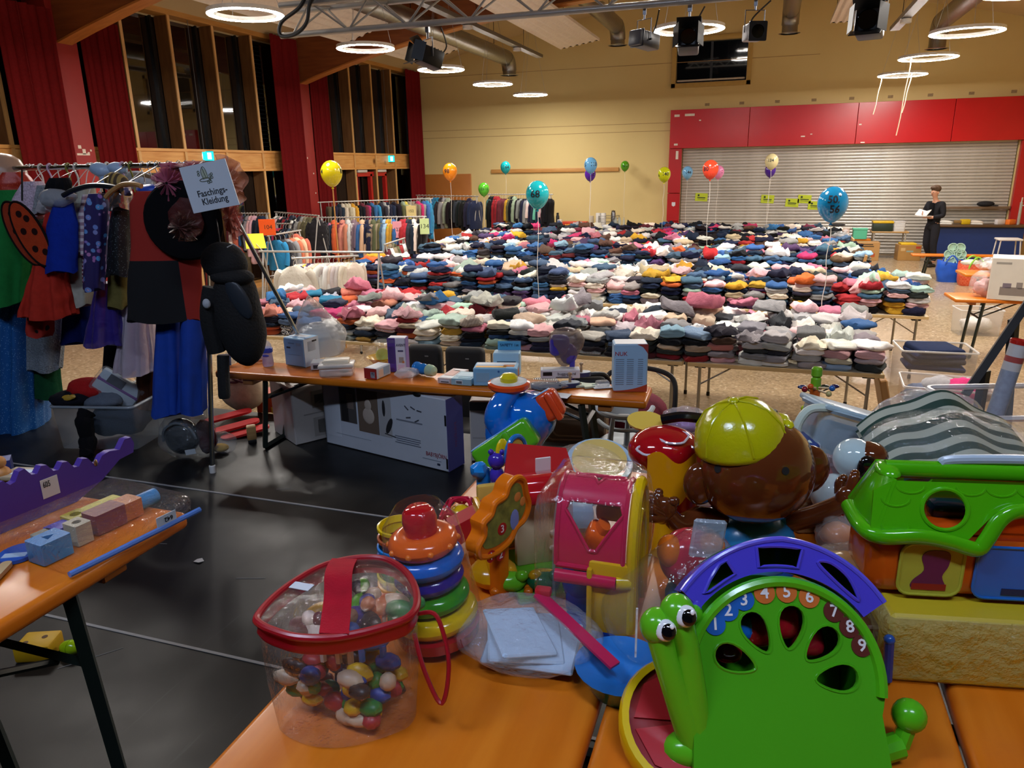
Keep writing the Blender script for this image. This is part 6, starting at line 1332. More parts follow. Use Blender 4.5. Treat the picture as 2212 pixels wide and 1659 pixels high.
drape(182, 208, 535, 612, 3.27, '#c0b0b0', 'red and white striped sock hanging in the middle', prof=((0, 1), (1, .9)), depth=.04, folds=2, seed=34, m=tex_stripe('#d6ccc8', '#7a2030', 14), hook=False)
drape(186, 236, 418, 622, 3.2, '#2a1f60', 'purple flowered dress in the middle of the rack', prof=((0, .6), (.15, .95), (1, .75)), depth=.06, folds=4, seed=35, m=tex_flower())
drape(190, 274, 610, 742, 3.3, '#2c1f6a', 'dark purple sheer skirt below the flowered dress', prof=((0, .5), (1, 1)), depth=.08, folds=6, seed=36, m=tulle('#3a2a88', .75), hook=False)
drape(243, 285, 405, 450, 3.2, '#b8a8a8', 'shiny silver metallic top on a wooden hanger', prof=((0, .7), (.4, 1), (1, 1)), depth=.06, folds=4, seed=37, m=plain('#b0a4a4', .2, .9, .1, 20, .6, 20))
drape(240, 288, 445, 592, 3.24, '#2a2e34', 'black sequin dress below the metallic top', prof=((0, .8), (.5, 1), (1, 1.05)), depth=.06, folds=4, seed=38, m=tex_glitter('#15181c', '#7a8a94'), hook=False)
drape(236, 282, 585, 662, 3.3, '#6a6132', 'olive velvet costume trousers below the sequin dress', prof=((0, 1), (1, .9)), depth=.06, folds=2, seed=39, hook=False)
# checkered tunic
tn, w, H = drape(280, 442, 412, 690, 3.14, '#9c2416', 'large tunic quartered in red and black on a black hanger', prof=((0, .75), (.08, .95), (1, 1)), depth=.035, folds=2, seed=41, amp=.05)
tc_ = NT('quartered_cloth'); co = tc_.n('ShaderNodeTexCoord'); sp = tc_.n('ShaderNodeSeparateXYZ'); tc_.l(co.outputs['Object'], sp.inputs[0])
def st(o, thr): m_ = tc_.n('ShaderNodeMath', operation='GREATER_THAN'); tc_.l(o, m_.inputs[0]); m_.inputs[1].default_value = thr; return m_.outputs[0]
ax, az = st(sp.outputs[0], .02), st(sp.outputs[2], -H * .52); df = tc_.n('ShaderNodeMath', operation='SUBTRACT'); tc_.l(ax, df.inputs[0]); tc_.l(az, df.inputs[1]); ab = tc_.n('ShaderNodeMath', operation='ABSOLUTE'); tc_.l(df.outputs[0], ab.inputs[0])
tc_.pbr(tc_.mix(ab.outputs[0], '#0d0d10', '#9c2418'), .9); tn.children[0].data.materials[0] = tc_.m
obj('black_disc', MB().lathe([(0, -.012), (.19, -.012), (.2, 0), (.19, .012), (0, .012)], 30, 0, XF((.09, -.07, -H * .22), (pi / 2 + .05, 0, 0))), cloth('#0b0b0e'), tn)
obj('red_net', MB().ell((.13, -.1, -H * .2), (.09, .012, .1), 16, 10, 0, None, lambda p: p * (1 + .35 * noise.noise(p * 16))), tulle('#6a2420', .4), tn)
bt_, w, H = drape(338, 400, 672, 888, 3.2, '#153fa0', 'bright blue costume trousers beside the chrome post', prof=((0, .8), (.3, .9), (1, 1)), depth=.08, folds=4, seed=42, hook=False, m=plain('#1540a4', .6, 0, .15, 14, .2, 30))
t2_, w, H = drape(390, 450, 676, 884, 3.2, '#153fa0', 'x', prof=((0, .9), (.3, .9), (1, 1)), depth=.08, folds=4, seed=45, hook=False, m=plain('#1540a4', .6, 0, .15, 14, .2, 30))
lg = t2_.children[0]; lg.parent = bt_; lg.location = M.Rotation(-RZ, 4, 'Z') @ (t2_.location - bt_.location); lg.name = 'trouser_leg'; bpy.data.objects.remove(t2_)
# black plush animal costume on the outside
bp = thing('plush_costume', 'black plush animal costume with round hood hanging off the rack end', 'costume', fp(503, 640, 3.72), RZ)
BKP = plain('#08080a', .85, 0, .2, 60, .5, 90)
def bell(c, r, f=.1): return MB().ell(c, r, 22, 14, 0, None, lambda p: p * (1 + f * noise.noise(p * 9 + V(c))))
obj('hood', bell((-.02, 0, .17), (.115, .08, .1)), BKP, bp); obj('hood_brim', bell((.02, -.03, .1), (.11, .07, .045)), BKP, bp)
obj('costume_body', MB().ell((.015, 0, -.1), (.125, .1, .26), 24, 16, 0, None, lambda p: V((p.x * (1 + .25 * max(0, -p.z)) + .1 * max(0, -p.z), p.y, p.z)) * (1 + .08 * noise.noise(p * 8))), BKP, bp); obj('neck_piece', bell((.04, -.02, .03), (.06, .05, .06)), BKP, bp)
obj('glossy_patch', MB().ell((.06, -.088, -.0), (.05, .012, .1), 14, 8, 0, None, lambda p: V((p.x + p.z * -.35, p.y + .09 * abs(p.x), p.z))), plain('#2a3038', .35), bp)
obj('tail', MB().tube(spline([(-.08, -.02, -.3), (-.085, -.04, -.42), (-.09, -.05, -.52)], 5), [.03] * 10 + [.026], 10), BKP, bp); obj('arm', MB().tube(spline([(-.09, -.02, .05), (-.12, -.03, -.1), (-.11, -.02, -.28)], 5), .045, 10), BKP, bp)
obj('whisker_trim', MB().tube([(.03, -.075, .25), (.06, -.07, .265), (.09, -.06, .24)], .003, 5), plain('#b0b0b0', .4), bp); obj('white_knob', MB().ell((-.1, -.09, -.02), (.02, .015, .025), 10, 8), plain('#aeb4bc', .6), bp)
obj('hanging_loop', MB().tube([(-.03, 0, .26), tuple(M.Rotation(-RZ, 4, 'Z') @ (V((-2.86, RY, RZB)) - bp.location))], .004, 5), BLACK, bp)
# tulle, bow, dome hat, bare hangers
for i, (px, py, r, c, lab) in enumerate(((370, 395, (.09, .06, .11), '#c86a8a', 'pink tulle bundle left of the white costume sign'), (490, 395, (.09, .05, .14), '#d89a80', 'salmon tulle bundle right behind the white costume sign'), (500, 470, (.045, .04, .12), '#cf6a62', 'coral tulle strip hanging below the costume sign'), (415, 362, (.13, .06, .03), '#c46a78', 'rosy tulle lying over the bar end above the sign'), (395, 490, (.07, .05, .07), '#5c2a28', 'dark red net hanging in front of the black disc'))):
    b = MB()
    for q in range(4):
        b.grid(lambda u, v: V((r[0] * (1 - .14 * q) * (.12 + .88 * v) * cos(u * 2 * pi + q) * (1 + .1 * sin(u * 2 * pi * 5 + q)), -r[1] * (.3 * q) + r[1] * v * .7 * sin(u * 2 * pi * (8 + q) + q * 2 + i) + r[1] * v * .5, r[2] * (1 - .14 * q) * (.12 + .88 * v) * sin(u * 2 * pi + q) * (1 + .12 * sin(u * 2 * pi * 3 + i)))), 72, 6, True)
    tag(obj('tulle_bundle', b, tulle(c, .55), None, fp(px, py, 3.72 if i != 4 else 3.42), (0, 0, RZ), 60), lab, 'costume', 'tulle on the costume rack')
bw = thing('satin_bow', 'light blue satin bow tied on the rack bar', 'bow', aty(236, 366, RY - .02), RZ); obj('bow_loops', MB().ell((-.05, 0, .0), (.06, .035, .04), 14, 10, 0, None, lambda p: p * (1 + .25 * noise.noise(p * 20))).ell((.05, 0, .005), (.06, .035, .035), 14, 10, 0, None, lambda p: p * (1 + .25 * noise.noise(p * 22))), plain('#a9c4e0', .35, 0, .08, 10, .3, 20), bw); obj('bow_tail', MB().ell((-.03, 0, -.05), (.03, .02, .06), 10, 8), plain('#a3bedc', .35), bw)
tag(obj('nylon_cap', MB().lathe([(.12, -.06), (.115, 0), (.09, .06), (.05, .09), (0, .1)], 20), frosted('#b99a84', .8), None, aty(10, 368, RY + .02)), 'skin coloured nylon cap on the bar at the left photo edge', 'cap')
tag(obj('gold_braid_collar', MB().ell((0, 0, 0), (.075, .05, .05), 16, 10, 0, None, lambda p: p * (1 + .2 * noise.noise(p * 20))), tex_stripe('#4a3a28', '#a58a4a', 10, 'X'), None, aty(252, 392, RY - .1)), 'brown collar with gold braid below the satin bow', 'costume')
tag(obj('white_blouse', MB().ell((0, 0, 0), (.13, .05, .055), 18, 10, 0, None, lambda p: p * (1 + .2 * noise.noise(p * 14))), cloth('#c9ccd0'), None, aty(300, 390, RY + .1)), 'white blouse shoulder hanging behind the wooden hanger', 'costume')
tag(obj('blue_satin_collar', MB().ell((0, 0, 0), (.08, .05, .03), 16, 10, 0, None, lambda p: p * (1 + .2 * noise.noise(p * 14))), plain('#1c48b0', .4), None, aty(322, 410, RY - .15)), 'blue satin collar on a hanger right of the wooden one', 'costume')
def hanger(px0, py0, px1, py1, Y, col, r, lab, mid):
    a, c = aty(px0, py0, Y), aty(px1, py1, Y); m_ = (a + c) / 2; t = thing('clothes_hanger', lab, 'hanger', m_, 0); pa, pc = a - m_, c - m_
    obj('shoulder_bar', MB().tube(spline([pa + V((0, 0, -.01)), pa * .6 + V((0, 0, .012)), V((0, 0, .025)), pc * .6 + V((0, 0, .012)), pc + V((0, 0, -.01))], 5), r, 8), col, t)
    g = RZB - m_.z; obj('hook', MB().tube(spline([(0, 0, .02), (0, (RY - Y) * .8, g - .02), (0, RY - Y - .014, g + .0), (0, RY - Y, g + .016), (0, RY - Y + .014, g)], 4), .0035, 6), metal('#b0b2b6', .3), t)
hanger(136, 418, 262, 405, 3.14, plain('#23262b', .35), .014, 'thick black plastic hanger in front on the rack', 0); hanger(228, 422, 305, 398, 3.12, wood('#b07f48', '#c59860'), .013, 'curved wooden hanger in front on the rack', 0)
for i, x in enumerate((-4.05, -3.98, -3.84, -3.78, -3.62, -3.55, -3.44, -3.38, -3.30, -3.25, -3.2, -3.12, -3.05, -3.0, -2.95)):
    c = ['#d9d2c8', '#c8a8c8', '#7a7a2a', '#d9d2c8', '#dccfc0'][i % 5] if i < 8 else '#b9bcc0'
    t = thing('empty_hanger', '%s hanger hook, %s from the left along the chrome bar' % ({'#d9d2c8': 'cream', '#c8a8c8': 'lilac', '#7a7a2a': 'olive', '#dccfc0': 'beige', '#b9bcc0': 'steel'}[c], ord_[i]), 'hanger', (x, RY, RZB), 0, 'hanger hooks on the costume rack')
    obj('hook', MB().tube(spline([(0, .016, -.005), (0, .012, .014), (0, 0, .02), (0, -.014, .012), (0, -.016, -.01), (.004, -.004, -.05), (0, 0, -.09)], 4), .0055 if i < 8 else .003, 6), plain(c, .35) if i < 8 else metal(c, .3), t)
    obj('shoulder_wire', MB().tube([(-.1, .1, -.14), (0, 0, -.09), (.1, -.1, -.14)], .004, 5), plain(c, .4), t)
# tubs and bags below the rack
t = tub('clear tub heaped with costume parts under the rack', at(205, 968, SF) + V((0, .16, 0)), (.52, .36, .27), RZ - .1, '#aebac4', .16)
for i, (dx, dy, z, r, c, lab) in enumerate(((-.12, .02, .33, (.13, .1, .07), '#a01c1c', 'red felt hat lying in the costume tub'), (-.2, -.05, .29, (.12, .1, .05), '#14141c', 'black cap with gold badge on the costume tub rim'), (-.02, -.02, .27, (.12, .1, .05), '#5a6370', 'grey blue cloth bundle in the costume tub'), (.02, .02, .13, (.2, .13, .1), '#28303c', 'dark costume cloth deep in the clear tub'))):
    p = t.location + V((dx * cos(RZ) - dy * sin(RZ), dx * sin(RZ) + dy * cos(RZ), z)); o = pillow(lab, 'costume_cloth', 'costume', p, r, c, i, RZ)
    if i == 1: obj('gold_badge', MB().ell((0, 0, 0), (.035, .006, .018), 12, 6).ell((.03, 0, .006), (.02, .006, .014), 8, 6), plain('#b08a2a', .4), o, (.03, -.085, .03), (-.5, 0, 0))
tag(obj('black_sleeve', MB().tube(spline([(0, 0, .24), (.0, -.03, .2), (.01, -.04, .08), (.02, -.07, .02), (.0, -.1, .02)], 5), [.05, .05, .045, .045, .04] * 4 + [.03], 8), cloth('#0e0e12'), None, at(190, 985, SF) + V((0, .05, .02))), 'black cloth sleeve hanging over the front of the costume tub', 'costume')
t = tub('second clear tub behind the costume tub', at(300, 950, SF) + V((.02, .25, 0)), (.42, .32, .3), RZ, '#b4b8b8', .4)
t = thing('wrapped_costume', 'white packaged costume with purple band leaning in the tub', 'package', at(225, 968, SF) + V((.03, .2, .27)), 0, None, (RAD(10), RAD(-48), RZ + .1)); obj('pack', MB().rbox((0, 0, .07), (.2, .05, .26), .015, 2), plain('#c3ccd4', .3), t); obj('purple_band', MB().rbox((.03, 0, .07), (.03, .053, .262), .01, 2), plain('#7c3a8c', .4), t); obj('dark_picture', MB().box((.065, -.027, .1), (.06, .002, .1)), plain('#2a2436', .4), t); obj('film', MB().rbox((0, 0, .07), (.22, .07, .29), .03, 3), film('#e8f0f4', .12, .05, .8, 12), t)
t = clearbag('clear bag with iridescent cloth on the second tub', at(300, 950, SF) + V((-.0, .2, .3)), (.12, .09, .06), 17, .15, '#e0eaf0', RZ, knot=False); obj('iridescent_cloth', MB().ell((0, 0, .05), (.1, .07, .04), 14, 8, 0, None, lambda p: p * (1 + .4 * noise.noise(p * 20))), plain('#9db4c8', .3, .3, .3, 18), t)
t = clearbag('clear bag with a shiny black costume helmet on the stage floor', at(385, 1000, SF) + V((0, .1, 0)), (.16, .1, .16), 19, .1, '#c8d4dc', RZ, knot=False, bump=.9)
obj('black_helmet', MB().ell((-.03, 0, .13), (.1, .08, .11), 20, 14), plain('#08090b', .08), t); obj('helmet_ridge', MB().tube(spline([(-.12, -.05, .12), (-.09, -.08, .2), (-.02, -.08, .235), (.05, -.07, .2), (.07, -.05, .13)], 5), .008, 8), plain('#b8c4cc', .12, .8), t); obj('dark_red_cloth', MB().ell((.1, .02, .12), (.06, .05, .1), 14, 10, 0, None, lambda p: p * (1 + .3 * noise.noise(p * 16))), cloth('#4a1c20'), t); obj('price_label', MB().box((.06, -.1, .06), (.06, .003, .03), 0, XF((0, 0, 0), (0, -.15, 0))), card('#aeb6bc'), t); obj('hang_card', MB().rbox((-.05, .02, .285), (.06, .004, .05), .001, 1), card('#1c2434'), t)
t = clearbag('small clear bag with yellow cloth beside the chrome post foot', at(470, 985, SF) + V((0, .06, 0)), (.08, .06, .07), 23, .12, '#e8eef4', RZ, knot=False); obj('yellow_cloth', MB().ell((-.02, 0, .03), (.05, .04, .025), 12, 8), cloth('#b8902a'), t)
# ---------------------------------------------------------------- toy tables in front
for i, (x, y) in enumerate(((-.46, .85), (.07, .95), (.6, 1.25))):
    beer((x, y, SF), 2.2, .52, TT, SF, RAD(90), ('orange beer table at the front under the red lidded bag and ring stacker', 'orange beer table under the brown monkey toy and green snail toy', 'orange beer table under the green and orange toy house')[i])
P_ = plastic
def toy(name, lab, px, py, d, rz=0, cat='toy', base=None, rot=None, group=None):
    p = fp(px, py, d)
    if base is not None: p = V((p.x, p.y, base))
    return thing(name, lab, cat, p, RZ + rz, group, rot)
XZ = XF((0, 0, 0), (pi / 2, 0, 0))       # puts a 2D outline upright: x stays, y becomes z, thickness towards -y
GR, PU, YE, OG, RD, BL = '#4fae18', '#4a40c4', '#d8b80e', '#d9680c', '#b8141e', '#1668c4'
# --- snail shape sorter
k = .00072; sn = toy('shape_sorter_snail', 'green snail shape sorter with purple roof and numbers one to nine', 1690, 1468, 1.05, rot=(RAD(-28), 0, RZ)); sn.scale = (.913,) * 3; zt = -.135; SNI = (M.Translation(sn.location) @ Euler((RAD(-28), 0, RZ)).to_matrix().to_4x4() @ M.Diagonal((.913, .913, .913, 1))).inverted()
def pol(r, a, c=(0, 0)): return (c[0] + r * cos(RAD(a)), c[1] + r * sin(RAD(a)))
outl = [pol(.153, a) for a in range(-20, 201, 5)] + [(-.15, zt), (.15, zt)]
holes = []
for a in (2, 40, 78, 117, 156):
    cx_, cz_ = pol(.081, a); e = []
    for j in range(20):
        th = 2 * pi * j / 20; rr_, tt_ = .034 * cos(th), (.020 + .007 * cos(th)) * sin(th); e.append((cx_ + rr_ * cos(RAD(a)) - tt_ * sin(RAD(a)), cz_ + rr_ * sin(RAD(a)) + tt_ * cos(RAD(a))))
    holes.append(e)
obj('front_wheel', MB().prism([outl] + holes, 0, .012, 0, XZ), P_('#4aa41c'), sn); obj('back_wheel', MB().prism(outl, 0, .012, 0, XF((0, .11, 0), (pi / 2, 0, 0))), P_('#3d9414'), sn)
obj('front_rim', MB().tube([(*pol(.148, a)[:1], -.012, pol(.148, a)[1]) for a in range(-10, 191, 6)], .009, 8), P_(GR), sn)
for h in holes: obj('hole_rim', MB().tube([(x, -.0115, z) for x, z in h], .0025, 5, True), P_('#46a018'), sn)
obj('inner_drum', MB().lathe([(.13, -.1), (.13, 0)], 30, 0, XF((0, 0, 0), (pi / 2, 0, 0), 1), -.4, pi + .4), P_('#2f7a10'), sn)
for (a, r, c, rr) in ((122, .085, BL, .022), (105, .07, '#a01818', .03), (75, .085, '#a81420', .034), (40, .08, '#901822', .03), (150, .08, '#8c1a20', .025)): x, z = pol(r, a); obj('shape_block', MB().rbox((x, .05, z), (rr * 1.7, .05, rr * 1.7), rr * .6, 3), P_(c), sn)
for n, a in enumerate((140, 127, 114, 99, 84, 68.5, 50, 36, 22)):
    x, z = pol(.133, a); c = '#1c5cae' if n < 3 else '#c46a2c' if n < 6 else '#5a2620'
    bd = obj('number_badge', MB().lathe([(0, .0), (.0165, 0), (.0165, .0015), (0, .0018)], 18, 0, XF((x, -.0125, z), (pi / 2, 0, 0))), plain(c, .35), sn)
    text(str(n + 1), .026, plain('#d9d9dc', .4), bd, (x, -.0146, z), (pi / 2, 0, RAD(0)), 'digit', .0006, bend=lambda c: (c.x * 1.05, c.y, c.z))
ro = [pol(.214 - .012 * abs(a - 86) / 52, a, (.003, 0)) for a in range(34, 139, 4)]; ri = [pol(.163, a) for a in range(138, 33, -4)]
def ring_hole(a0, a1, r0, r1, sq=0): return [pol(r1 - sq * abs(a - (a0 + a1) / 2) / (a1 - a0) * .0, a) for a in range(a0, a1 + 1, 3)] + [pol(r0, a) for a in range(a1, a0 - 1, -3)]
h1 = ring_hole(76, 98, .172, .203); h2 = [pol(r, a) for r, a in ((.172, 111), (.196, 112), (.196, 116), (.184, 124), (.174, 131), (.17, 128), (.17, 118))]; h3 = spline2([pol(r, a) for r, a in ((.19, 68), (.198, 62), (.192, 52), (.176, 42), (.172, 46), (.176, 58))], 4)
obj('roof_front', MB().prism([ro + ri, h1, h2, h3], 0, .008, 0, XF((0, .004, 0), (pi / 2, 0, 0))), P_(PU), sn)
for h in (h1, h2, h3): obj('opening_rim', MB().tube([(x, -.004, z) for x, z in h], .003, 6, True), P_(PU), sn)
obj('roof_back', MB().prism([ro + ri], 0, .004, 0, XF((0, .052, 0), (pi / 2, 0, 0))), P_('#1f5a0a'), sn); obj('roof_edge', MB().tube([(x, -.002, z) for x, z in ro], .005, 8), P_('#5a52d0'), sn); obj('roof_shell', MB().grid(lambda u, v: (V((0, 0, 0)) + V((pol(.212 - .012 * abs(34 + 104 * u - 86) / 52, 34 + 104 * u)[0], .004 + .05 * v, pol(.212 - .012 * abs(34 + 104 * u - 86) / 52, 34 + 104 * u)[1]))), 26, 2), P_('#3f36ae'), sn)
obj('roof_post', MB().rbox((pol(.166, 139)[0], .03, pol(.166, 139)[1] - .01), (.016, .07, .05), .006), P_(PU), sn)
for (px, py, r, lab) in ((1463, 1322, .027, 0), (1420, 1352, .027, 1)):
    c = SNI @ fp(px, py, 1.03); lx, ly = c.x, c.y
    es = obj('eye_stalk', MB().ell((lx, ly, c.z), (r, r, r * 1.05), 20, 14).tube([(lx, ly, c.z), (lx + .012, ly + .01, c.z - .05), (-.13, .03, zt + .02)], [r * .8, r * .75, r], 14), P_('#5cb41c'), sn)
    ex, ez = lx + .008, c.z - .004
    obj('eye_white', MB().ell((ex, ly - r * .82, ez), (.0165, .008, .0165), 18, 10), gloss('#e6e8e8'), es); obj('pupil', MB().ell((ex + .003, ly - r * .82 - .0055, ez - .002), (.0115, .005, .0125), 16, 8), gloss('#0a0a0c'), es); obj('glint', MB().ell((ex + .008, ly - r * .82 - .0095, ez + .006), (.0035, .002, .004), 10, 6), gloss('#ffffff'), es)
obj('neck', MB().ell((-.14, .03, zt + .03), (.05, .035, .03), 16, 10), P_('#58b01c'), sn); obj('tail', MB().tube([(.13, .03, zt + .015), (.185, .03, zt + .03)], .02, 10).ell((.2, .02, -.0 + zt + .075), .026, 16, 10).tube([(.185, .03, zt + .03), (.2, .02, zt + .07)], .014, 8), P_(GR), sn)
obj('side_plug', MB().ell(((1510 - 1690) * k, 0, (1468 - 1330) * k), (.013, .02, .016), 12, 8), P_(GR), sn)
# --- brown toy monkey seen from behind
k = .00094; mk = toy('toy_monkey', 'shiny brown toy monkey seen from behind with yellow cap and blue shirt', 1630, 1012, 1.5); zt = TT - mk.location.z; BR = plain('#5a2a12', .1, 0, .05, 4, 0, 40, .5)
def L(px, py, y=0, c=(1630, 1012), s=k): return V(((px - c[0]) * s, y, (c[1] - py) * s))
obj('head', MB().ell((0, 0, 0), (.119, .108, .112), 36, 24), BR, mk, smooth=180)
for (px, py, rx, rz_) in ((1512, 1040, .036, .046), (1740, 1012, .044, .052)): obj('ear', MB().ell(L(px, py, -.01), (rx, .024, rz_), 20, 14), BR, mk, smooth=180)
for (px, py) in ((1531, 983), (1655, 973), (1686, 1096), (1546, 1101)):
    q = L(px, py); y = -.108 * sqrt(max(0, 1 - (q.x / .119) ** 2 - (q.z / .112) ** 2)); n = V((q.x / .119 ** 2, y / .108 ** 2, q.z / .112 ** 2)).normalized()
    obj('screw_hole', MB().lathe([(0, .0006), (.0078, .0006)], 14, 0, M.Translation(V((q.x, y, q.z)) + n * .0004) @ n.to_track_quat('Z', 'Y').to_matrix().to_4x4()), plain('#060304', .8), mk)
for (px, py, y) in ((1501, 1062, -.004), (1742, 1049, -.004)): obj('screw_hole', MB().ell(L(px, py, y), (.007, .003, .007), 12, 8), plain('#060304', .8), mk)
CT = XF(L(1596, 952, .0), (RAD(4), RAD(-14), 0), .93); CAP = plain('#b9b40c', .16, 0, .04, 5, .1, 120, .2)
obj('cap', MB().lathe([(.0, .1), (.035, .094), (.065, .078), (.09, .045), (.098, .01), (.099, 0), (.096, -.002)], 36, 0, CT), CAP, mk, smooth=180); obj('cap_button', MB().ell((0, 0, .101), (.012, .012, .006), 12, 8, 0, CT), CAP, mk)
for a in range(6): obj('cap_seam', MB().tube([CT @ V((r * cos(a * pi / 3 + .5), r * sin(a * pi / 3 + .5), z + .0008)) for r, z in ((.012, .099), (.035, .094), (.065, .078), (.09, .045), (.098, .01))], .0022, 5), CAP, mk)
obj('cap_visor', MB().ell((.075, .05, .008), (.05, .04, .01), 16, 8, 0, CT).ell((.098, -.01, .02), (.016, .02, .012), 10, 6, 0, CT), CAP, mk)
SHB = P_('#2a84bc', .25)
obj('shirt', MB().ell(L(1648, 1192, .02), (.085, .07, .062), 26, 16).ell(L(1648, 1235, .02), (.08, .07, .05), 20, 12), SHB, mk)
obj('seat_body', MB().ell((.02, .03, (L(0, 1260).z + zt) / 2), (.09, .085, max(.03, (L(0, 1240).z - zt) / 2)), 20, 12), P_('#2450a0'), mk)
for (pts, nm) in (([(1575, 1150, .03), (1520, 1128, .01), (1470, 1130, -.02), (1440, 1100, -.03)], 'l'), ([(1702, 1160, .03), (1755, 1138, .01), (1800, 1105, -.01), (1828, 1082, -.02)], 'r')): 
    obj('arm', MB().tube(spline([L(*p) for p in pts], 5), [.024 - .0004 * i for i in range(16)], 14), BR, mk, smooth=80)
    if nm == 'r': obj('sleeve', MB().tube([L(1690, 1175, .03), L(1722, 1168, .02)], [.036, .034], 16), SHB, mk)
def hand(c, fs, th):
    b = MB().ell(L(*c), (.028, .018, .03), 16, 10)
    for f in fs: b.tube(spline([L(*p) for p in f], 4), [.0125, .0122, .012, .0118, .0115, .011, .0105, .0095, .006][:len(f) * 4 - 3], 10).ell(L(*f[-1]), .0095, 10, 8)
    obj('hand', b, BR, mk, smooth=80)
hand((1430, 1092, -.03), [[(1425, 1085, -.03), (1408, 1070, -.035), (1403, 1060, -.03)], [(1425, 1085, -.03), (1420, 1065, -.02), (1422, 1057, -.015)], [(1422, 1095, -.04), (1402, 1078, -.05), (1394, 1074, -.05)], [(1425, 1102, -.04), (1405, 1097, -.05), (1394, 1094, -.05)], [(1440, 1090, -.02), (1452, 1072, -.03), (1447, 1068, -.035)]], None)
hand((1831, 1078, -.02), [[(1830, 1066, -.02), (1836, 1036, -.02), (1841, 1022, -.015)], [(1836, 1070, -.025), (1847, 1046, -.03), (1852, 1034, -.03)], [(1840, 1078, -.03), (1852, 1060, -.04), (1855, 1052, -.04)], [(1842, 1088, -.03), (1851, 1080, -.04), (1853, 1072, -.045)], [(1822, 1075, 0), (1824, 1056, .01), (1830, 1044, .01)]], None)
# --- lantern shaped sorter: yellow frame, pink lid
k = .00089; ln = toy('shape_sorter_box', 'yellow shape sorter with curved pink lid and orange block inside', 1292, 1335, 1.41, -.32, base=TT + .0); ln.scale = (.84, .92, 1.12); Wd = .085
def arcp(s):  # bread-bin profile, s from front bottom (0) over the top to the back bottom (1); returns (y, z)
    if s < .3: return (-.075, .03 + .11 * s / .3)
    if s < .85: a = pi - pi * (s - .3) / .55; return (.075 * cos(a), .14 + .115 * sin(a))
    return (.075, .14 - .11 * (s - .85) / .15)
prof = [arcp(i / 40) for i in range(41)]
side = [(y, z) for y, z in prof]; SD = M(((0, 0, 1, 0), (1, 0, 0, 0), (0, 1, 0, 0), (0, 0, 0, 1)))
obj('side_wall', MB().prism(side, Wd - .012, Wd, 0, SD), P_(YE, .15), ln); obj('side_rim', MB().tube([(Wd, y * 1.03, z * 1.01) for y, z in prof], .012, 10), gloss('#d8b30c'), ln); obj('side_rib', MB().tube([(Wd + .004, y * .7, .03 + (z - .03) * .8) for y, z in prof], .006, 8), P_(YE), ln)
obj('clear_wall', MB().prism(side, -Wd, -Wd + .006, 0, SD), film('#e0d8ec', .12, .05, .1, 6), ln); obj('yellow_front', MB().rbox((.04, -.078, .085), (.09, .02, .13), .008), P_('#cfa20c'), ln); obj('yellow_step', MB().rbox((.0, -.09, .075), (.012, .014, .13), .004), P_('#c99c0a'), ln)
tri = [(-.055, .46), (.055, .46), (.062, .43), (.01, .335), (-.005, .335), (-.06, .43)]; top = [(-.05, .57), (-.012, .57), (0, .53), (.012, .57), (.05, .57), (.055, .6), (-.055, .6)]
tri = [(x, .335 + (y - .335)) for x, y in tri]
def inside(x, y, pl):
    r = False
    for i in range(len(pl)):
        (x1, y1), (x2, y2) = pl[i - 1], pl[i]
        if (y1 > y) != (y2 > y) and x < (x2 - x1) * (y - y1) / (y2 - y1) + x1: r = not r
    return r
lid = MB(); nu, nv = 60, 60; s0, s1 = .285, .72
def LP(x, s, o=.004): y, z = arcp(s); c = V((0, y, z)) - V((0, 0, .14)); n = V((0, c.y, max(0, c.z))); n = n.normalized() * o if n.length else V(); return V((x, y, z)) + n
idx = {}
for o in (.006, .001):
    for j in range(nv):
        for i in range(nu):
            x = -Wd + .006 + (2 * Wd - .02) * (i + .5) / nu; s = s0 + (s1 - s0) * (j + .5) / nv
            if inside(x, s, tri) or inside(x, s, top): continue
            q = []
            for (di, dj) in ((0, 0), (1, 0), (1, 1), (0, 1)):
                kk = (i + di, j + dj, o)
                if kk not in idx: idx[kk] = len(lid.v); lid.v.append(tuple(LP(-Wd + .006 + (2 * Wd - .02) * (i + di) / nu, s0 + (s1 - s0) * (j + dj) / nv, o)))
                q.append(idx[kk])
            lid.f.append(tuple(q)); lid.m.append(0)
PK = P_('#c01848', .22); obj('pink_lid', lid, PK, ln, smooth=80)
for pl in (tri, top):
    d_ = []
    for i in range(len(pl)):
        (x1, y1), (x2, y2) = pl[i - 1], pl[i]; d_ += [LP(x1 + (x2 - x1) * t_ / 5, y1 + (y2 - y1) * t_ / 5, .006) for t_ in range(5)]
    obj('hole_rim', MB().tube(d_, .0035, 6, True), PK, ln)
obj('lid_edge', MB().tube([LP(-Wd + .01, s0 + (s1 - s0) * i / 20, .006) for i in range(21)], .005, 6).tube([LP(Wd - .018, s0 + (s1 - s0) * i / 20, .006) for i in range(21)], .005, 6).tube([LP(-Wd + .01 + (2 * Wd - .028) * i / 6, s0, .006) for i in range(7)], .005, 6), PK, ln)
obj('hinge_bar', MB().tube([(-Wd + .01, -.088, .118), (Wd - .03, -.088, .118)], .011, 12), PK, ln); obj('hinge_pin', MB().tube([(Wd - .03, -.086, .118), (Wd, -.08, .118)], .012, 12), P_(YE), ln)
obj('base_shoe', MB().rbox((-.0, -.04, .0185), (.13, .1, .036), .015), P_('#143a94'), ln)
ob_ = obj('orange_block', MB().rbox((0, 0, 0), (.05, .045, .045), .012, 3).lathe([(.016, .02), (.014, .035), (0, .036)], 14), P_('#dc5a10'), ln, (.0, -.025, .165), (.3, .5, .2)); obj('blue_block', MB().ell((-.035, -.02, .085), (.045, .035, .05), 16, 10).rbox((-.02, -.02, .05), (.09, .06, .04), .01), P_('#163c9c'), ln)
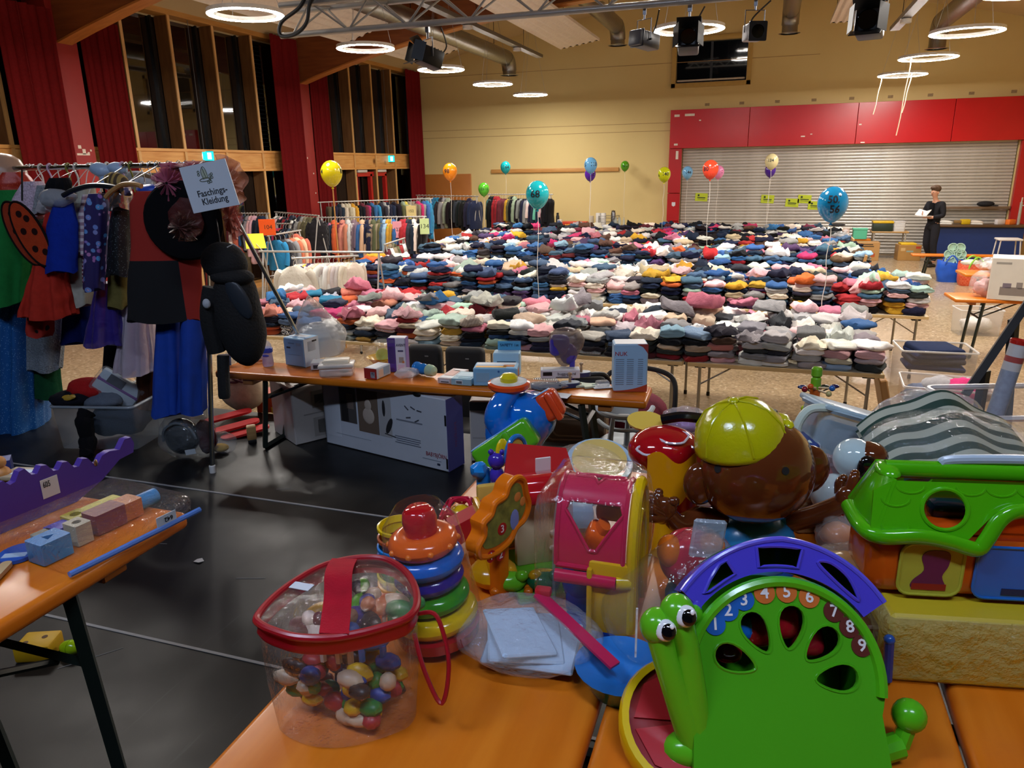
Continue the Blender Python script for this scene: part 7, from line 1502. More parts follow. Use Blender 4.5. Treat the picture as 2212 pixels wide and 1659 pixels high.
obj('white_block', MB().rbox((.02, .02, .2), (.06, .05, .03), .01), P_('#c9c2b8'), ln); obj('black_strip', MB().box((0, 0, 0), (.012, .01, .06), 0, XF((-.045, -.05, .13), (0, -.5, 0))), BLACK, ln)
obj('plastic_wrap', MB().rbox((-.01, 0, .14), (2 * Wd + .06, .24, .26), .05, 3), film('#ffffff', .015, .05, .35, 8), ln)
# --- farm play set: orange number tree, red roofed barn
bn = toy('toy_barn', 'toy barn with open red roof, cream door and yellow wall', 1150, 1240, 1.62, .25, base=TT)
obj('ground_plate', MB().rbox((.03, -.05, .008), (.2, .2, .016), .006), P_('#5aa61e'), bn); obj('cream_door', MB().rbox((.0, -.02, .085), (.085, .02, .14), .006), plain('#d2b893', .4), bn); obj('door_hinges', MB().rbox((.045, -.03, .05), (.03, .015, .012), .005).rbox((.045, -.03, .085), (.03, .015, .012), .005), plain('#dccbb0', .4), bn)
obj('yellow_wall', MB().rbox((-.11, -.02, .075), (.014, .16, .15), .006).ell((-.1, -.06, .03), (.05, .05, .03), 14, 8), P_('#dca012'), bn); obj('barn_back', MB().rbox((.0, .09, .08), (.2, .02, .16), .006), P_('#c9a44a'), bn)
RF = gloss('#b4141c'); obj('red_roof', MB().rbox((0, 0, 0), (.15, .11, .06), .022, 4, 0, XF((.02, -.01, .185), (RAD(-18), 0, 0))), RF, bn); obj('roof_window', MB().rbox((0, 0, 0), (.1, .03, .035), .01, 3, 0, XF((.02, -.055, .185), (RAD(-18), 0, 0))), RF, bn)
obj('open_lid', MB().prism([(-.07, 0), (.1, 0), (.085, .075), (-.045, .1)], 0, .01, 0, XF((.02, .06, .155), (RAD(65), 0, 0))), P_('#c02a2a'), bn); obj('lid_label', MB().rbox((.035, .03, .215), (.034, .004, .036), .001, 1, 0, XF((0, 0, 0), (0, 0, 0))), card('#d6d3d0'), bn)
obj('lean_to_roof', MB().prism([(-.1, -.02), (.09, .1), (.1, .12), (-.09, .04)], 0, .05, 0, XF((-.085, .06, .065), (pi / 2, 0, 0))), P_('#b01a28'), bn); obj('leaf_sticker', MB().ell((.098, -.05, .185), (.004, .018, .026), 12, 8), plain('#b8b060', .4), bn)
tt = toy('toy_number_tree', 'orange toy tree with red apples numbered one two three', 1080, 1298, 1.49, .85, base=TT)
cl = spline2([(-.07, .1), (-.078, .125), (-.06, .15), (-.062, .178), (-.04, .19), (-.028, .212), (0, .218), (.012, .24), (.036, .25), (.055, .235), (.062, .2), (.07, .165), (.055, .135), (.03, .125), (.01, .1), (-.03, .09)], 4); TO = P_('#dc700e', .2); cl = [(x, .255 + (z - .25) * .84) for x, z in cl]
obj('tree_crown', MB().prism(cl, -.014, .02, 0, XZ), TO, tt); inn = [(x * .84 - .0, .168 + (z - .168) * .82 + .006) for x, z in cl]; obj('picture_field', MB().prism(inn, .0202, .0212, 0, XZ), plain('#6d6c2c', .5, 0, .5, 60), tt)
obj('crown_rim', MB().tube([(x, -.02, z) for x, z in cl], .006, 8, True), TO, tt); obj('trunk', MB().rbox((.0, 0, .06), (.03, .03, .12), .006), TO, tt)
for s, x, z in (('1', -.045, .12), ('2', -.018, .112), ('3', -.012, .165)):
    ap = obj('apple', MB().lathe([(0, 0), (.0125, 0), (.0125, .001), (0, .0012)], 14, 0, XF((x, -.0212, z), (pi / 2, 0, 0))), plain('#b01a1a', .4), tt); text(s, .022, plain('#e6dcd6', .4), ap, (x, -.0226, z), (pi / 2, 0, 0), 'digit')
obj('blue_bird', MB().ell((.025, -.0215, .17), (.013, .001, .022), 12, 6), plain('#7c8ac0', .4), tt); obj('fruit_print', MB().ell((.035, -.0215, .215), (.01, .001, .01), 10, 6).ell((.05, -.0215, .2), (.008, .001, .01), 10, 6), plain('#d9823a', .4), tt)
for i, (px, py, h) in enumerate(((1103, 1240, .075), (1118, 1232, .095))): obj('fence_post', MB().rbox((.02 + .03 * i, .02 + .015 * i, h / 2 + .01), (.02, .02, h), .004), TO, tt)
for i, (px, py, c, lab) in enumerate(((1175, 1265, '#c99a12', 'yellow moulded toy bird on the green barn plate'), (1175, 1305, '#12603a', 'dark green moulded toy frog on the barn plate'), (1105, 1300, '#64b822', 'lime grass tuft piece beside the number tree'))):
    t = toy('toy_figure', lab, px, py, 1.5, .2, base=TT + .017); obj('moulded_body', MB().ell((0, 0, .015), (.035, .022, .02), 16, 10, 0, None, lambda p: p * (1 + .15 * noise.noise(p * 60))).ell((.02 * (1 if i else -1), -.01, .03), (.014, .012, .012), 10, 8), P_(c), t); obj('feet', MB().ell((-.035, -.015, .006), (.01, .01, .008), 8, 6).ell((-.03, .012, .012), (.009, .009, .008), 8, 6), P_('#c4620e'), t)
dk = toy('spinner_disc', 'oval blue rimmed picture disc on a purple arm above the orange tree', 1112, 978, 1.66, .75); obj('rim', MB().tube([(.024 * cos(a) * 1.2, -.004, .04 * sin(a)) for a in [i * pi / 12 for i in range(24)]], .006, 8, True), P_('#1a70b8'), dk); obj('picture', MB().prism([(.026 * cos(a), .038 * sin(a)) for a in [i * pi / 12 for i in range(24)]], 0, .006, 0, XZ), plain('#c9b24a', .4), dk); obj('pink_figure', MB().ell((0, -.0065, -.006), (.011, .001, .018), 12, 6), plain('#b07a9c', .5), dk); obj('yellow_disc_back', MB().ell((-.02, .02, 0), (.02, .008, .034), 14, 8), P_('#d9c012'), dk); obj('arm', MB().tube([(0, .0, -.04), (-.01, .03, -.1), (-.01, .04, TT + .13 - dk.location.z)], .009, 8), P_('#1a70b8'), dk)
pf_ = toy('toy_figure', 'small purple bear figure beside the oval picture disc', 1073, 1005, 1.66); zb = TT - pf_.location.z; obj('head', MB().ell((0, 0, .012), .02, 14, 10).ell((-.012, 0, .032), .007, 8, 6).ell((.012, 0, .032), .007, 8, 6), P_('#3a2a9c'), pf_); obj('body', MB().ell((0, 0, -.025), (.017, .016, .025), 12, 8).tube([(0, 0, -.04), (0, 0, zb + .002)], .012, 8), P_('#3f30a4'), pf_)
pf_ = toy('toy_figure', 'bright blue lion shaped figure left of the purple bear', 1046, 1050, 1.7); zb = TT - pf_.location.z; obj('body', MB().rbox((0, 0, .01), (.035, .025, .075), .01).tube([(0, 0, -.03), (.0, 0, zb + .002)], .016, 8), P_('#1878c4'), pf_); obj('mane', MB().ell((-.01, -.01, .045), (.02, .018, .02), 12, 8, 0, None, lambda p: p * (1 + .25 * noise.noise(p * 90))), P_('#1e84d0'), pf_)
ol = toy('lattice_ball', 'red lattice ball with yellow inside lying left of the barn', 995, 1096, 1.72, base=TT + .05); ph = (1 + sqrt(5)) / 2; LB = P_('#b81c38')
for i, v in enumerate([V(s) for s in ((0, 1, ph), (0, -1, ph), (0, 1, -ph), (0, -1, -ph), (1, ph, 0), (-1, ph, 0), (1, -ph, 0), (-1, -ph, 0), (ph, 0, 1), (-ph, 0, 1), (ph, 0, -1), (-ph, 0, -1))]):
    v.normalize(); Q = v.to_track_quat('Z', 'Y').to_matrix().to_4x4(); obj('lattice_ring', MB().tube([Q @ V((.0245 * cos(a), .0245 * sin(a), .041)) for a in [j * pi / 9 for j in range(18)]], .0042, 6, True), LB, ol)
obj('inner_ball', MB().ell((0, 0, 0), .03, 16, 10), P_('#d9b012'), ol); wl_ = toy('white_peg', 'small white peg lying behind the red lattice ball', 1024, 1072, 1.76, base=TT + .012); obj('peg', MB().tube([(0, 0, 0), (.01, .03, .03)], .009, 10), plain('#c9ced6', .3), wl_); obj('tip', MB().ell((.01, .03, .03), .0095, 10, 6), plain('#c9ced6', .3), wl_)
# --- ring stacker and cups
sk_ = toy('ring_stacker', 'rainbow ring stacker with red knob wrapped in clear film', 952, 1395, 1.36, 0, base=TT, rot=(0, RAD(-6), RZ))
obj('rocking_base', MB().lathe([(.0, .002), (.05, .002), (.075, .02), (.078, .04), (.06, .045), (0, .045)], 30), gloss('#a81420'), sk_)
for i, (z, r, c, tr_) in enumerate(((.062, .078, '#d8b410', .022), (.1, .068, '#2f8f1c', .022), (.136, .063, '#2a1f8c', .021), (.17, .068, '#1a62c0', .022), (.205, .062, '#dc5c14', .023))):
    obj('ring', MB().lathe([(r - tr_ + tr_ * cos(a), z + tr_ * .85 * sin(a)) for a in [j * pi / 8 for j in range(17)]], 36), P_(c, .15), sk_, smooth=180)
for a in range(10): obj('ring_bump', MB().ell((.061 * cos(a * .63), .061 * sin(a * .63), .205), .006, 8, 6), P_('#e0701c'), sk_)
obj('knob', MB().lathe([(.0, .27), (.02, .27), (.028, .262), (.031, .245), (.027, .215), (.03, .2)], 28), gloss('#b4141c'), sk_, smooth=60); obj('wrap_film', MB().lathe([(.082, .01), (.085, .06), (.076, .14), (.072, .2), (.066, .24), (.04, .275)], 28), film('#ffffff', .015, .05, .4, 9), sk_)
for i, (x, z, c) in enumerate(((0, 0, 0),)): 
    cp = toy('stacking_cups', 'nested stacking cups with a yellow cup on top behind the ring stacker', 868, 1180, 1.5, base=TT)
    for j, (c, r, z) in enumerate((('#e0a010', .05, .0), ('#c9b81a', .05, .02), ('#2a9a3c', .049, .042), ('#1c4aa8', .047, .062), ('#1a7cc8', .046, .082), ('#a8502c', .044, .102), ('#d9b80e', .043, .125))):
        obj('cup', MB().lathe([(r * .86, z - .012 if j else 0), (r, z + .012), (r + .004, z + .014), (r + .004, z + .02), (r, z + .021), (r * .9, z + .008)], 28), P_(c), cp)
# --- red lidded teardrop bag
zl = TT + .2; OUT = [at(x, y, zl) for x, y in ((556, 1332), (590, 1292), (640, 1254), (700, 1222), (770, 1206), (830, 1208), (872, 1232), (896, 1268), (900, 1308), (880, 1335), (835, 1352), (775, 1368), (710, 1378), (640, 1376), (590, 1362), (562, 1348))]
c0 = sum(OUT, V()) / len(OUT); OT = [(p.x, p.y) for p in spline([p - c0 for p in OUT], 5, True)]; tb = thing('toy_bag', 'clear bag of toy figures with red rimmed teardrop lid and red strap', 'bag', (c0.x, c0.y, TT)); RB = plain('#9c1220', .3, 0, .06, 8)
obj('lid_film', MB().prism([(x * .99, y * .99) for x, y in OT], .2, .2015, 0), film('#f4e8e8', .02, .03, .35, 14), tb, smooth=0); obj('lid_rim', MB().tube([(x, y, .2) for x, y in OT], .006, 10, True), RB, tb)
n = len(OT); rim2 = [(x * 1.015, y * 1.015, .188) for x, y in OT]; obj('zip_band', MB().add([(x * s, y * s, z) for (s, z) in ((1, .198), (1.015, .192), (1.0, .186), (1.015, .18), (.99, .172)) for x, y in OT], [(r * n + i, r * n + (i + 1) % n, (r + 1) * n + (i + 1) % n, (r + 1) * n + i) for r in range(4) for i in range(n)]), RB, tb)
obj('bag_wall', MB().add([(x * s, y * s, z) for (s, z) in ((.99, .173), (.97, .09), (.9, .004)) for x, y in OT], [(r * n + i, r * n + (i + 1) % n, (r + 1) * n + (i + 1) % n, (r + 1) * n + i) for r in range(2) for i in range(n)] + [tuple(2 * n + i for i in range(n))]), film('#f0e8e6', .04, .05, .9, 12), tb)
A_, B_ = at(745, 1212, zl) - c0, at(722, 1376, zl) - c0; sp_ = spline([(A_.x, A_.y, .203), (A_.x * .7 + B_.x * .3, A_.y * .7 + B_.y * .3, .226), ((A_.x + B_.x) / 2, (A_.y + B_.y) / 2, .232), (A_.x * .35 + B_.x * .65, A_.y * .35 + B_.y * .65, .212), (B_.x, B_.y, .204)], 6); sd = V((1, .25, 0)).normalized() * .0215
b = MB(); b.add([p + sd * s + V((0, 0, h)) for p in sp_ for s, h in ((-1, 0), (1, 0), (1, .002), (-1, .002))], [(4 * i + j, 4 * i + (j + 1) % 4, 4 * i + 4 + (j + 1) % 4, 4 * i + 4 + j) for i in range(len(sp_) - 1) for j in range(4)]); obj('strap', b, cloth('#a81426', .8, .3, 300), tb, smooth=60)
q = at(905, 1325, zl - .02) - V((c0.x, c0.y, TT)); obj('zip_cord', MB().tube(spline([q, q + V((.03, .0, -.0)), q + V((.055, -.02, -.06)), q + V((.05, -.04, -.12)), q + V((.02, -.03, -.08)), q + V((-.005, -.01, -.03))], 6), .0035, 6), RB, tb); obj('price_label', MB().box((at(652, 1270, zl).x - c0.x, at(652, 1270, zl).y - c0.y, .203), (.035, .018, .001), 0), card('#c4ccd4'), tb)
FG = [('#5c1420', 'dark red dinosaur'), ('#d9a812', 'yellow duck'), ('#5aa82a', 'green frog'), ('#3a3a46', 'dark grey wolf'), ('#c9b08c', 'tan dog'), ('#d96a2a', 'orange fox'), ('#2a2222', 'black bear'), ('#3c8a4a', 'green lizard'), ('#4a3c8c', 'purple hippo'), ('#b08a6a', 'brown horse'), ('#cfc4b4', 'cream sheep'), ('#2a62b0', 'blue whale')]
for i, (c, nm) in enumerate(FG):
    px, py = [(655, 1320), (690, 1290), (772, 1275), (795, 1270), (845, 1270), (820, 1275), (800, 1315), (865, 1285), (755, 1300), (745, 1345), (690, 1340), (800, 1345)][i]; p = at(px, py, TT + .16)
    t = thing('animal_figure', '%s figure inside the red lidded bag' % nm, 'toy', (p.x, p.y, TT + .13), i * .9, 'animal figures in the red lidded bag'); s = 1.15
    obj('body', MB().ell((0, 0, 0), (.026 * s, .014 * s, .016 * s), 12, 8).ell((.026 * s, 0, .018 * s), (.012 * s, .01 * s, .011 * s), 10, 8).tube([(.015 * s, 0, .0), (.026 * s, 0, .016 * s)], .008 * s, 8), plain(c, .4), t)
    for (x, y) in ((.014, .008), (.014, -.008), (-.014, .008), (-.014, -.008)): obj('leg', MB().tube([(x * s, y * s, -.006), (x * s, y * s, -.03)], .0055, 6), plain(c, .4), t)
hb = MB(); hr = random.Random(3)
for i in range(70): hb.ell((hr.uniform(-.09, .08), hr.uniform(-.045, .045), hr.uniform(.015, .1)), (hr.uniform(.012, .024), hr.uniform(.01, .016), hr.uniform(.01, .016)), 8, 6, i % 6)
tag(obj('toy_heap', hb, [plain(c, .4) for c in ('#a8323a', '#d9b020', '#3a8a3c', '#c9b498', '#2a4a9c', '#3a2a24')], None, (c0.x, c0.y, TT)), 'heap of small toy figures at the bottom of the red lidded bag', 'toy', None, 'stuff')
# --- zip pouch
zp = toy('zip_pouch', 'clear zip pouch with pink slider edge holding pale blue sheets', 1140, 1375, 1.3, -.25, base=TT); obj('pouch_film', MB().ell((0, 0, .045), (.135, .1, .045), 28, 14, 0, None, lambda p: V((p.x, p.y, p.z)) * (1 + .12 * noise.noise(p * 14))), film('#f2f4f8', .16, .06, .8, 14), zp, smooth=60)
for i in range(3): obj('pale_sheet', MB().rbox((.01 - .02 * i, 0, .03 + .012 * i), (.16 - .03 * i, .12, .008), .003, 1, 0, XF((0, 0, 0), (.15, .1 * i, .3 * i))), plain('#a9c0d6', .4), zp)
obj('zip_strip', MB().box((0, 0, 0), (.19, .022, .005), 0, XF((.085, -.01, .075), (0, .25, -.62))), plain('#b81c4c', .3), zp); obj('zip_slider', MB().rbox((.018, .05, .1), (.03, .02, .016), .005), plain('#c0202c', .3), zp)
# --- blue elephant drum
ep = toy('toy_elephant', 'glossy blue elephant toy with round disc on its trunk and drum blocks', 1135, 1018, 2.1, base=TT); k = .00131
def E_(px, py, y=0): return V(((px - 1135) * k, y, (1018 - py) * k * 1.03))
EB = gloss('#0f66c0'); obj('body', MB().lathe([(0, .002), (.06, .002), (.062, .012), (.046, .05), (.04, .075), (.055, .1), (.08, .135), (.086, .165), (.078, .2), (.05, .228), (.0, .236)], 32, 0, XF((.004, 0, 0))), EB, ep, smooth=180)
obj('trunk', MB().tube(spline([E_(1090, 905, -.05), E_(1078, 885, -.06), E_(1083, 862, -.05), E_(1103, 840, -.02), E_(1105, 832, -.01)], 6), [.04 - .0006 * i for i in range(25)], 16), EB, ep, smooth=180); obj('ear', MB().ell(E_(1085, 920, -.04), (.045, .04, .06), 18, 12), EB, ep, smooth=180)
DT = XF(E_(1103, 824), (RAD(2), 0, 0)); obj('disc_rim', MB().lathe([(0, -.014), (.05, -.014), (.058, -.006), (.058, .004), (.05, .008)], 32, 0, DT), P_('#d2481c'), ep); obj('disc_picture', MB().lathe([(0, .009), (.052, .007)], 28, 0, DT), plain('#c9cbb8', .3, 0, .35, 30), ep); obj('disc_knob', MB().lathe([(.024, .008), (.025, .02), (.018, .027), (0, .029)], 24, 0, DT), P_('#c9b80e'), ep)
for (px, py, c, w, r, y) in ((1096, 930, '#4fa41c', .175, -34, -.1), (1190, 865, '#c8401c', .06, -30, -.02)):
    T = XF(E_(px, py, y), (RAD(-14), RAD(r), 0)); obj('drum_block', MB().rbox((0, 0, 0), (w, .08, .08), .014, 3, 0, T).rbox((w * .12, -.012, -.006), (.02, .075, .084), .008, 2, 0, T), P_(c), ep); obj('block_face', MB().rbox((-.01, 0, .04), (w * .85, .06, .004), .002, 1, 0, T), plain('#7fb0d8', .3), ep)
# --- clear bag with plate
t = toy('plastic_bag', 'big clear bag with cream plate and blue pieces behind the pink lid', 1268, 1075, 1.92, cat='bag', base=TT); obj('film', MB().ell((0, 0, .07), (.125, .1, .075), 28, 16, 0, None, lambda p: p * (1 + .18 * noise.noise(p * 12))), film('#f4f6f8', .07, .05, .9, 12), t, smooth=50)
obj('cream_plate', MB().lathe([(0, .0), (.05, .0), (.065, .008), (.07, .012), (.06, .01), (0, .004)], 26, 0, XF((.03, 0, .105), (.4, 0, 0))), plain('#d9bc6a', .3), t); obj('pale_ring', MB().lathe([(.07, 0), (.085, .004), (.085, .02), (.07, .016)], 26, 0, XF((.03, 0, .09), (.4, 0, 0))), plain('#a9c4d8', .3), t); obj('blue_piece', MB().ell((-.06, -.04, .04), (.04, .03, .02), 14, 8).ell((-.01, -.06, .03), (.04, .03, .02), 12, 8), P_('#3a86c8'), t)
t = toy('plastic_bag', 'smaller clear bag with light blue blocks below the cream plate bag', 1240, 1120, 1.75, cat='bag', base=TT); obj('film', MB().ell((0, 0, .06), (.08, .06, .065), 22, 14, 0, None, lambda p: p * (1 + .18 * noise.noise(p * 15))), film('#eef2f8', .2, .05, .8, 14), t, smooth=50); obj('pale_block', MB().rbox((0, 0, .04), (.09, .06, .05), .01), plain('#8fb0d0', .3), t)
# --- red and yellow toy
rh = toy('toy_helmet', 'red and yellow plastic toy helmet with white trim behind the lantern sorter', 1440, 1010, 1.6, 0); zb = TT - rh.location.z; k = .001
obj('red_shell', MB().ell((0, .03, .03), (.08, .07, .052), 28, 16), gloss('#a80e18'), rh, smooth=180)
for (x, y, z, rx, ry, rz) in ((.01, 0, .076, .034, .028, 0), (-.045, -.018, .058, .022, .02, 0), (.06, .0, .062, .02, .02, 0)): b = [(x + rx * cos(a) * (1 + .15 * sin(3 * a)), y + ry * sin(a), z - .1 * abs(x + rx * cos(a)) * .3 - .35 * max(0, -(y + ry * sin(a) - .03)) * .5) for a in [j * pi / 10 for j in range(20)]]; obj('white_trim', MB().tube(b, .0028, 6, True), gloss('#d6ccd4'), rh)
obj('yellow_flap', MB().grid(lambda u, v: (-.05 + .12 * u, -.045 - .02 * sin(u * 3), .045 - .1 * v * (.55 + .45 * sin(pi * min(1, u + .15))) + .012 * sin(u * 9)), 20, 10).grid(lambda u, v: (-.05 + .12 * u, -.04 - .02 * sin(u * 3), .045 - .1 * v * (.55 + .45 * sin(pi * min(1, u + .15))) + .012 * sin(u * 9)), 20, 10), P_('#dc940a'), rh, smooth=80)
obj('red_cone', MB().lathe([(.05, 0), (.035, zb * .5), (.05, zb + .002)], 20, 0, XF((.04, .03, 0))), P_('#b8141c'), rh); obj('yellow_cone', MB().lathe([(.03, -.02), (.022, zb * .6), (.03, zb + .002)], 16, 0, XF((.0, -.01, 0))), P_('#d9a010'), rh)
obj('yellow_plate', MB().lathe([(0, 0), (.04, .004), (.042, .01), (0, .01)], 22, 0, XF((-.03, .1, .065), (.2, 0, 0))), P_('#d9b84a'), rh); obj('black_band', MB().tube(spline([(-.0, .07, .085), (.04, .06, .095), (.085, .06, .09)], 5), .012, 8), P_('#0f1013'), rh)
# --- box behind the monkey, dog, tray, carrier
t = carton('blue and white toy carton standing behind the brown monkey', V((.01, 1.86, TT)), (.3, .1, .16), RZ, '#16367c', 'carton', 'product_carton', prints=[('f', -.42, .35, .14, .7, '#a89a8a'), ('f', -.42, .85, .14, .28, '#7d9cc0'), ('f', .36, .45, .24, .9, '#1d3f92'), ('r', 0, .5, .95, .98, '#c4ccd6')])
dg_ = toy('toy_dog', 'white toy dog head with brown patch and black ear on a wheeled body', 1866, 1002, 1.62, .15); zb = TT - dg_.location.z
obj('head', MB().ell((-.01, .02, .005), (.046, .045, .046), 24, 16), gloss('#b9cfd0'), dg_, smooth=180); obj('muzzle', MB().ell((.045, -.01, -.015), (.03, .026, .022), 16, 10), gloss('#b4c9c8'), dg_, smooth=180); obj('brown_patch', MB().ell((.014, .004, .018), (.038, .037, .03), 20, 12), gloss('#5a2a14'), dg_, smooth=180); obj('ear', MB().ell((-.006, -.034, -.012), (.03, .018, .046), 18, 12, 0, None, lambda p: V((p.x - p.z * .25, p.y, p.z))), gloss('#0a0a0c'), dg_, smooth=180); obj('nose', MB().ell((.07, -.02, -.01), .008, 10, 8), gloss('#101010'), dg_)
obj('red_collar', MB().tube([(-.05, -.02, -.03), (-.03, -.03, -.055)], .012, 10), P_('#b01820'), dg_); obj('body', MB().ell((-.05, .02, -.08), (.05, .045, .05), 18, 12).tube([(-.05, .02, -.1), (-.05, .02, zb + .002)], .03, 12), gloss('#bccac8'), dg_); obj('red_wheel', MB().lathe([(0, -.012), (.034, -.012), (.036, 0), (.034, .012), (0, .014)], 24, 0, XF((-.045, -.045, -.085), (pi / 2 + .3, 0, 0))), P_('#c42418'), dg_); obj('pull_rope', MB().tube(spline([(-.06, -.04, -.03), (-.05, -.07, -.06), (-.03, -.075, -.09), (-.02, -.06, -.13)], 6), .004, 6), cloth('#b8bec2'), dg_); obj('red_handle', MB().rbox((.03, .01, -.1), (.03, .03, .05), .01), P_('#8c1420'), dg_)
for (px, py, d, r, c, tint, lab) in ((1765, 1020, 1.72, (.06, .05, .055), '#c42a48', '#f0d8dc', 'clear bag with pink red toy between monkey and dog'), (1815, 1150, 1.5, (.05, .045, .04), '#d08040', '#f0e8e0', 'clear bag with small orange ducks below the monkey hand'), (1835, 1225, 1.36, (.085, .06, .05), '#dc9c10', '#f4ecdc', 'milky bag with yellow toy between snail and house'), (1880, 1100, 1.55, (.05, .04, .06), '#8ab0c8', '#e4eef4', 'crumpled clear bag with pale blue part beside the house'), (1480, 905, 1.85, (.06, .05, .035), '#8a4aa0', '#f4f0f0', 'clear bag with pink and blue patterned cloth behind the helmet')):
    p = fp(px, py, d); base_ = max(TT, p.z - r[2]); hgt = base_ - TT
    if hgt > .012: carton('plain brown carton under the ' + lab.replace('clear bag with', 'bagged').replace('milky bag with', 'bagged').replace('crumpled ', '')[:60], V((p.x, p.y, TT)), (r[0] * 1.7, r[1] * 1.7, hgt - .003), RZ, '#8a6238')
    t = clearbag(lab, V((p.x, p.y, base_)), r, px, .2, tint, RZ, knot=False, bump=.8); obj('bagged_toy', MB().ell((0, 0, r[2] * .8), (r[0] * .75, r[1] * .75, r[2] * .7), 16, 10, 0, None, lambda p: p * (1 + .25 * noise.noise(p * 30))), P_(c), t)
t = carton('dark grey tray box under the translucent carrier', V((fp(1800, 985, 1.95).x, fp(1800, 985, 1.95).y, TT)), (.24, .18, .1), RZ, '#33363e', 'tray', 'storage_tray')
cr2 = tub('pale translucent carrier box with arched handle lying tilted on the tray', fp(1815, 985, 1.92), (.23, .15, .115), 0, '#b4ccd8', .45, 'carrier_box', cat='box'); cr2.rotation_euler = (RAD(-6), RAD(17), RZ); obj('lid', MB().rbox((0, 0, .12), (.245, .165, .016), .007), frosted('#b9d2dc', .75), cr2); obj('grey_contents', MB().rbox((.02, 0, .045), (.17, .11, .07), .02), plain('#7d8088', .6), cr2)
obj('handle', MB().tube(spline([(-.1, -.07, .12), (-.15, -.06, .1), (-.165, -.06, .05), (-.14, -.06, -.0), (-.115, -.06, .02)], 5), .011, 10), plain('#c6d4c4', .3), cr2)
# --- striped bag, clear tub, paper tube, music tree
p = fp(2050, 960, 1.72); zb = TT; sb = thing('striped_bag', 'clear bag with striped cloth and upside down price tag 683', 'bag', (p.x, p.y, zb), RZ); hgt = p.z - zb
obj('under_carton', MB().rbox((.02, .02, (hgt - .06) / 2), (.3, .14, hgt - .06), .005, 1), card('#3a4a6a'), sb)
b = MB().grid(lambda u, v: ((u - .5) * .36, (v - .5) * .17, hgt - .05 + .05 * sin(pi * u) * (1 + v) * .8 + .07 * v + .008 * sin(u * 14) ), 30, 12); b.grid(lambda u, v: ((u - .5) * .36, (v - .5) * .17, hgt - .065 + .05 * sin(pi * u) * (1 + v) * .8 + .07 * v), 30, 12); obj('striped_cloth', b, tex_stripe('#aeb09c', '#12382c', 9, 'Y', .6), sb, smooth=80)
obj('red_blue_cloth', MB().ell((.09, -.09, hgt - .04), (.12, .06, .045), 20, 12), plain('#5c1a34', .4, 0, .3, 12), sb); obj('blue_toy', MB().ell((.14, -.11, hgt - .04), (.06, .05, .04), 16, 10).ell((-.02, -.1, hgt - .03), (.03, .03, .03), 14, 8), P_('#1650a0'), sb); obj('lime_toy', MB().ell((-.04, -.12, hgt - .05), (.02, .02, .02), 12, 8), P_('#a0b818'), sb)
obj('film', MB().ell((.0, -.02, hgt - .0), (.2, .13, .085), 30, 18, 0, None, lambda p: p * (1 + .12 * noise.noise(p * 9))), film('#f4f8f8', .06, .04, .8, 9), sb, smooth=50)
tgm = XF((.06, -.155, hgt + .012), (RAD(35), 0, RAD(192))); tg = obj('price_tag', MB().rbox((0, 0, 0), (.07, .026, .001), .0004, 1, 0, tgm), card('#a9cbe0'), sb); o = text('683', .017, plain('#14181c', .5), tg, (0, 0, 0), (0, 0, 0), 'digits'); o.matrix_local = tgm @ XF((-.014, 0, .0012))
t = clearbag('large crinkled clear bag with pale blue sheet behind the striped bag', V((fp(2000, 930, 2.02).x, fp(2000, 930, 2.02).y, TT)), (.17, .1, .125), 31, .22, '#f2f6f6', RZ, knot=False, bump=1.0); obj('pale_sheet', MB().rbox((0, 0, .12), (.2, .06, .14), .02), plain('#c4d8dc', .4), t); obj('blue_mark', MB().box((.0, -.04, .19), (.03, .02, .01)), plain('#2a86c8', .4), t)
ct = tub('clear empty tub at the right edge behind the striped bag', V((fp(2160, 930, 2.2).x + .05, fp(2160, 930, 2.2).y, TT)), (.42, .3, .15), RZ, '#dcdcdc', .22)
pt = thing('cardboard_tube', 'grey printed cardboard tube with red cap leaning in the clear tub', 'tube', (ct.location.x - .08, ct.location.y, TT + .02), 0, None, (0, RAD(9), RZ)); obj('tube', MB().lathe([(.0, 0), (.024, 0), (.024, .3), (.021, .302)], 24), plain('#8f99a8', .4, 0, .12, 80), pt); obj('white_band', MB().lathe([(.0242, .22), (.0242, .3)], 24), plain('#c9c6c2', .4), pt); obj('red_band', MB().lathe([(.0246, .245), (.0246, .262)], 24), plain('#a84a44', .4), pt); obj('cap', MB().lathe([(.025, .298), (.026, .31), (.023, .312), (.021, .303), (0, .303)], 24), P_('#b8241c'), pt)
p = fp(1757, 880, 2.12); ms = thing('music_tree', 'wooden toy post in orange and green with ball tipped mallets', 'toy', (p.x, p.y, TT), RZ); k = .00133; zc_ = p.z - TT
def Z(py): return zc_ + (880 - py) * k
obj('orange_post', MB().lathe([(.014, 0), (.014, Z(838)), (.016, Z(837)), (0, Z(837))], 18), P_('#d9641a'), ms); obj('green_post', MB().lathe([(.014, Z(837)), (.014, Z(815)), (.011, Z(812)), (.015, Z(808)), (.015, Z(794)), (.011, Z(790)), (0, Z(789))], 18), P_('#6fae1e'), ms); obj('foot', MB().rbox((0, 0, .006), (.1, .08, .012), .004), wood('#b08a55', '#c49d68'), ms)
for (x0, z0, x1, z1, c) in ((0, 833, -32, 832, '#8c1420'), (0, 838, -20, 826, '#d95a20'), (0, 833, 26, 831, '#2a62a8'), (0, 838, 20, 843, '#b8a86a'), (0, 885, -30, 874, '#a9b81e')): obj('mallet_stick', MB().tube([(x0 * k, -.01, Z(z0)), (x1 * k, -.03, Z(z1))], .003, 6), wood('#c9a570', '#d8b886'), ms); obj('mallet_ball', MB().ell((x1 * k, -.03, Z(z1)), .0085, 10, 8), P_(c), ms)
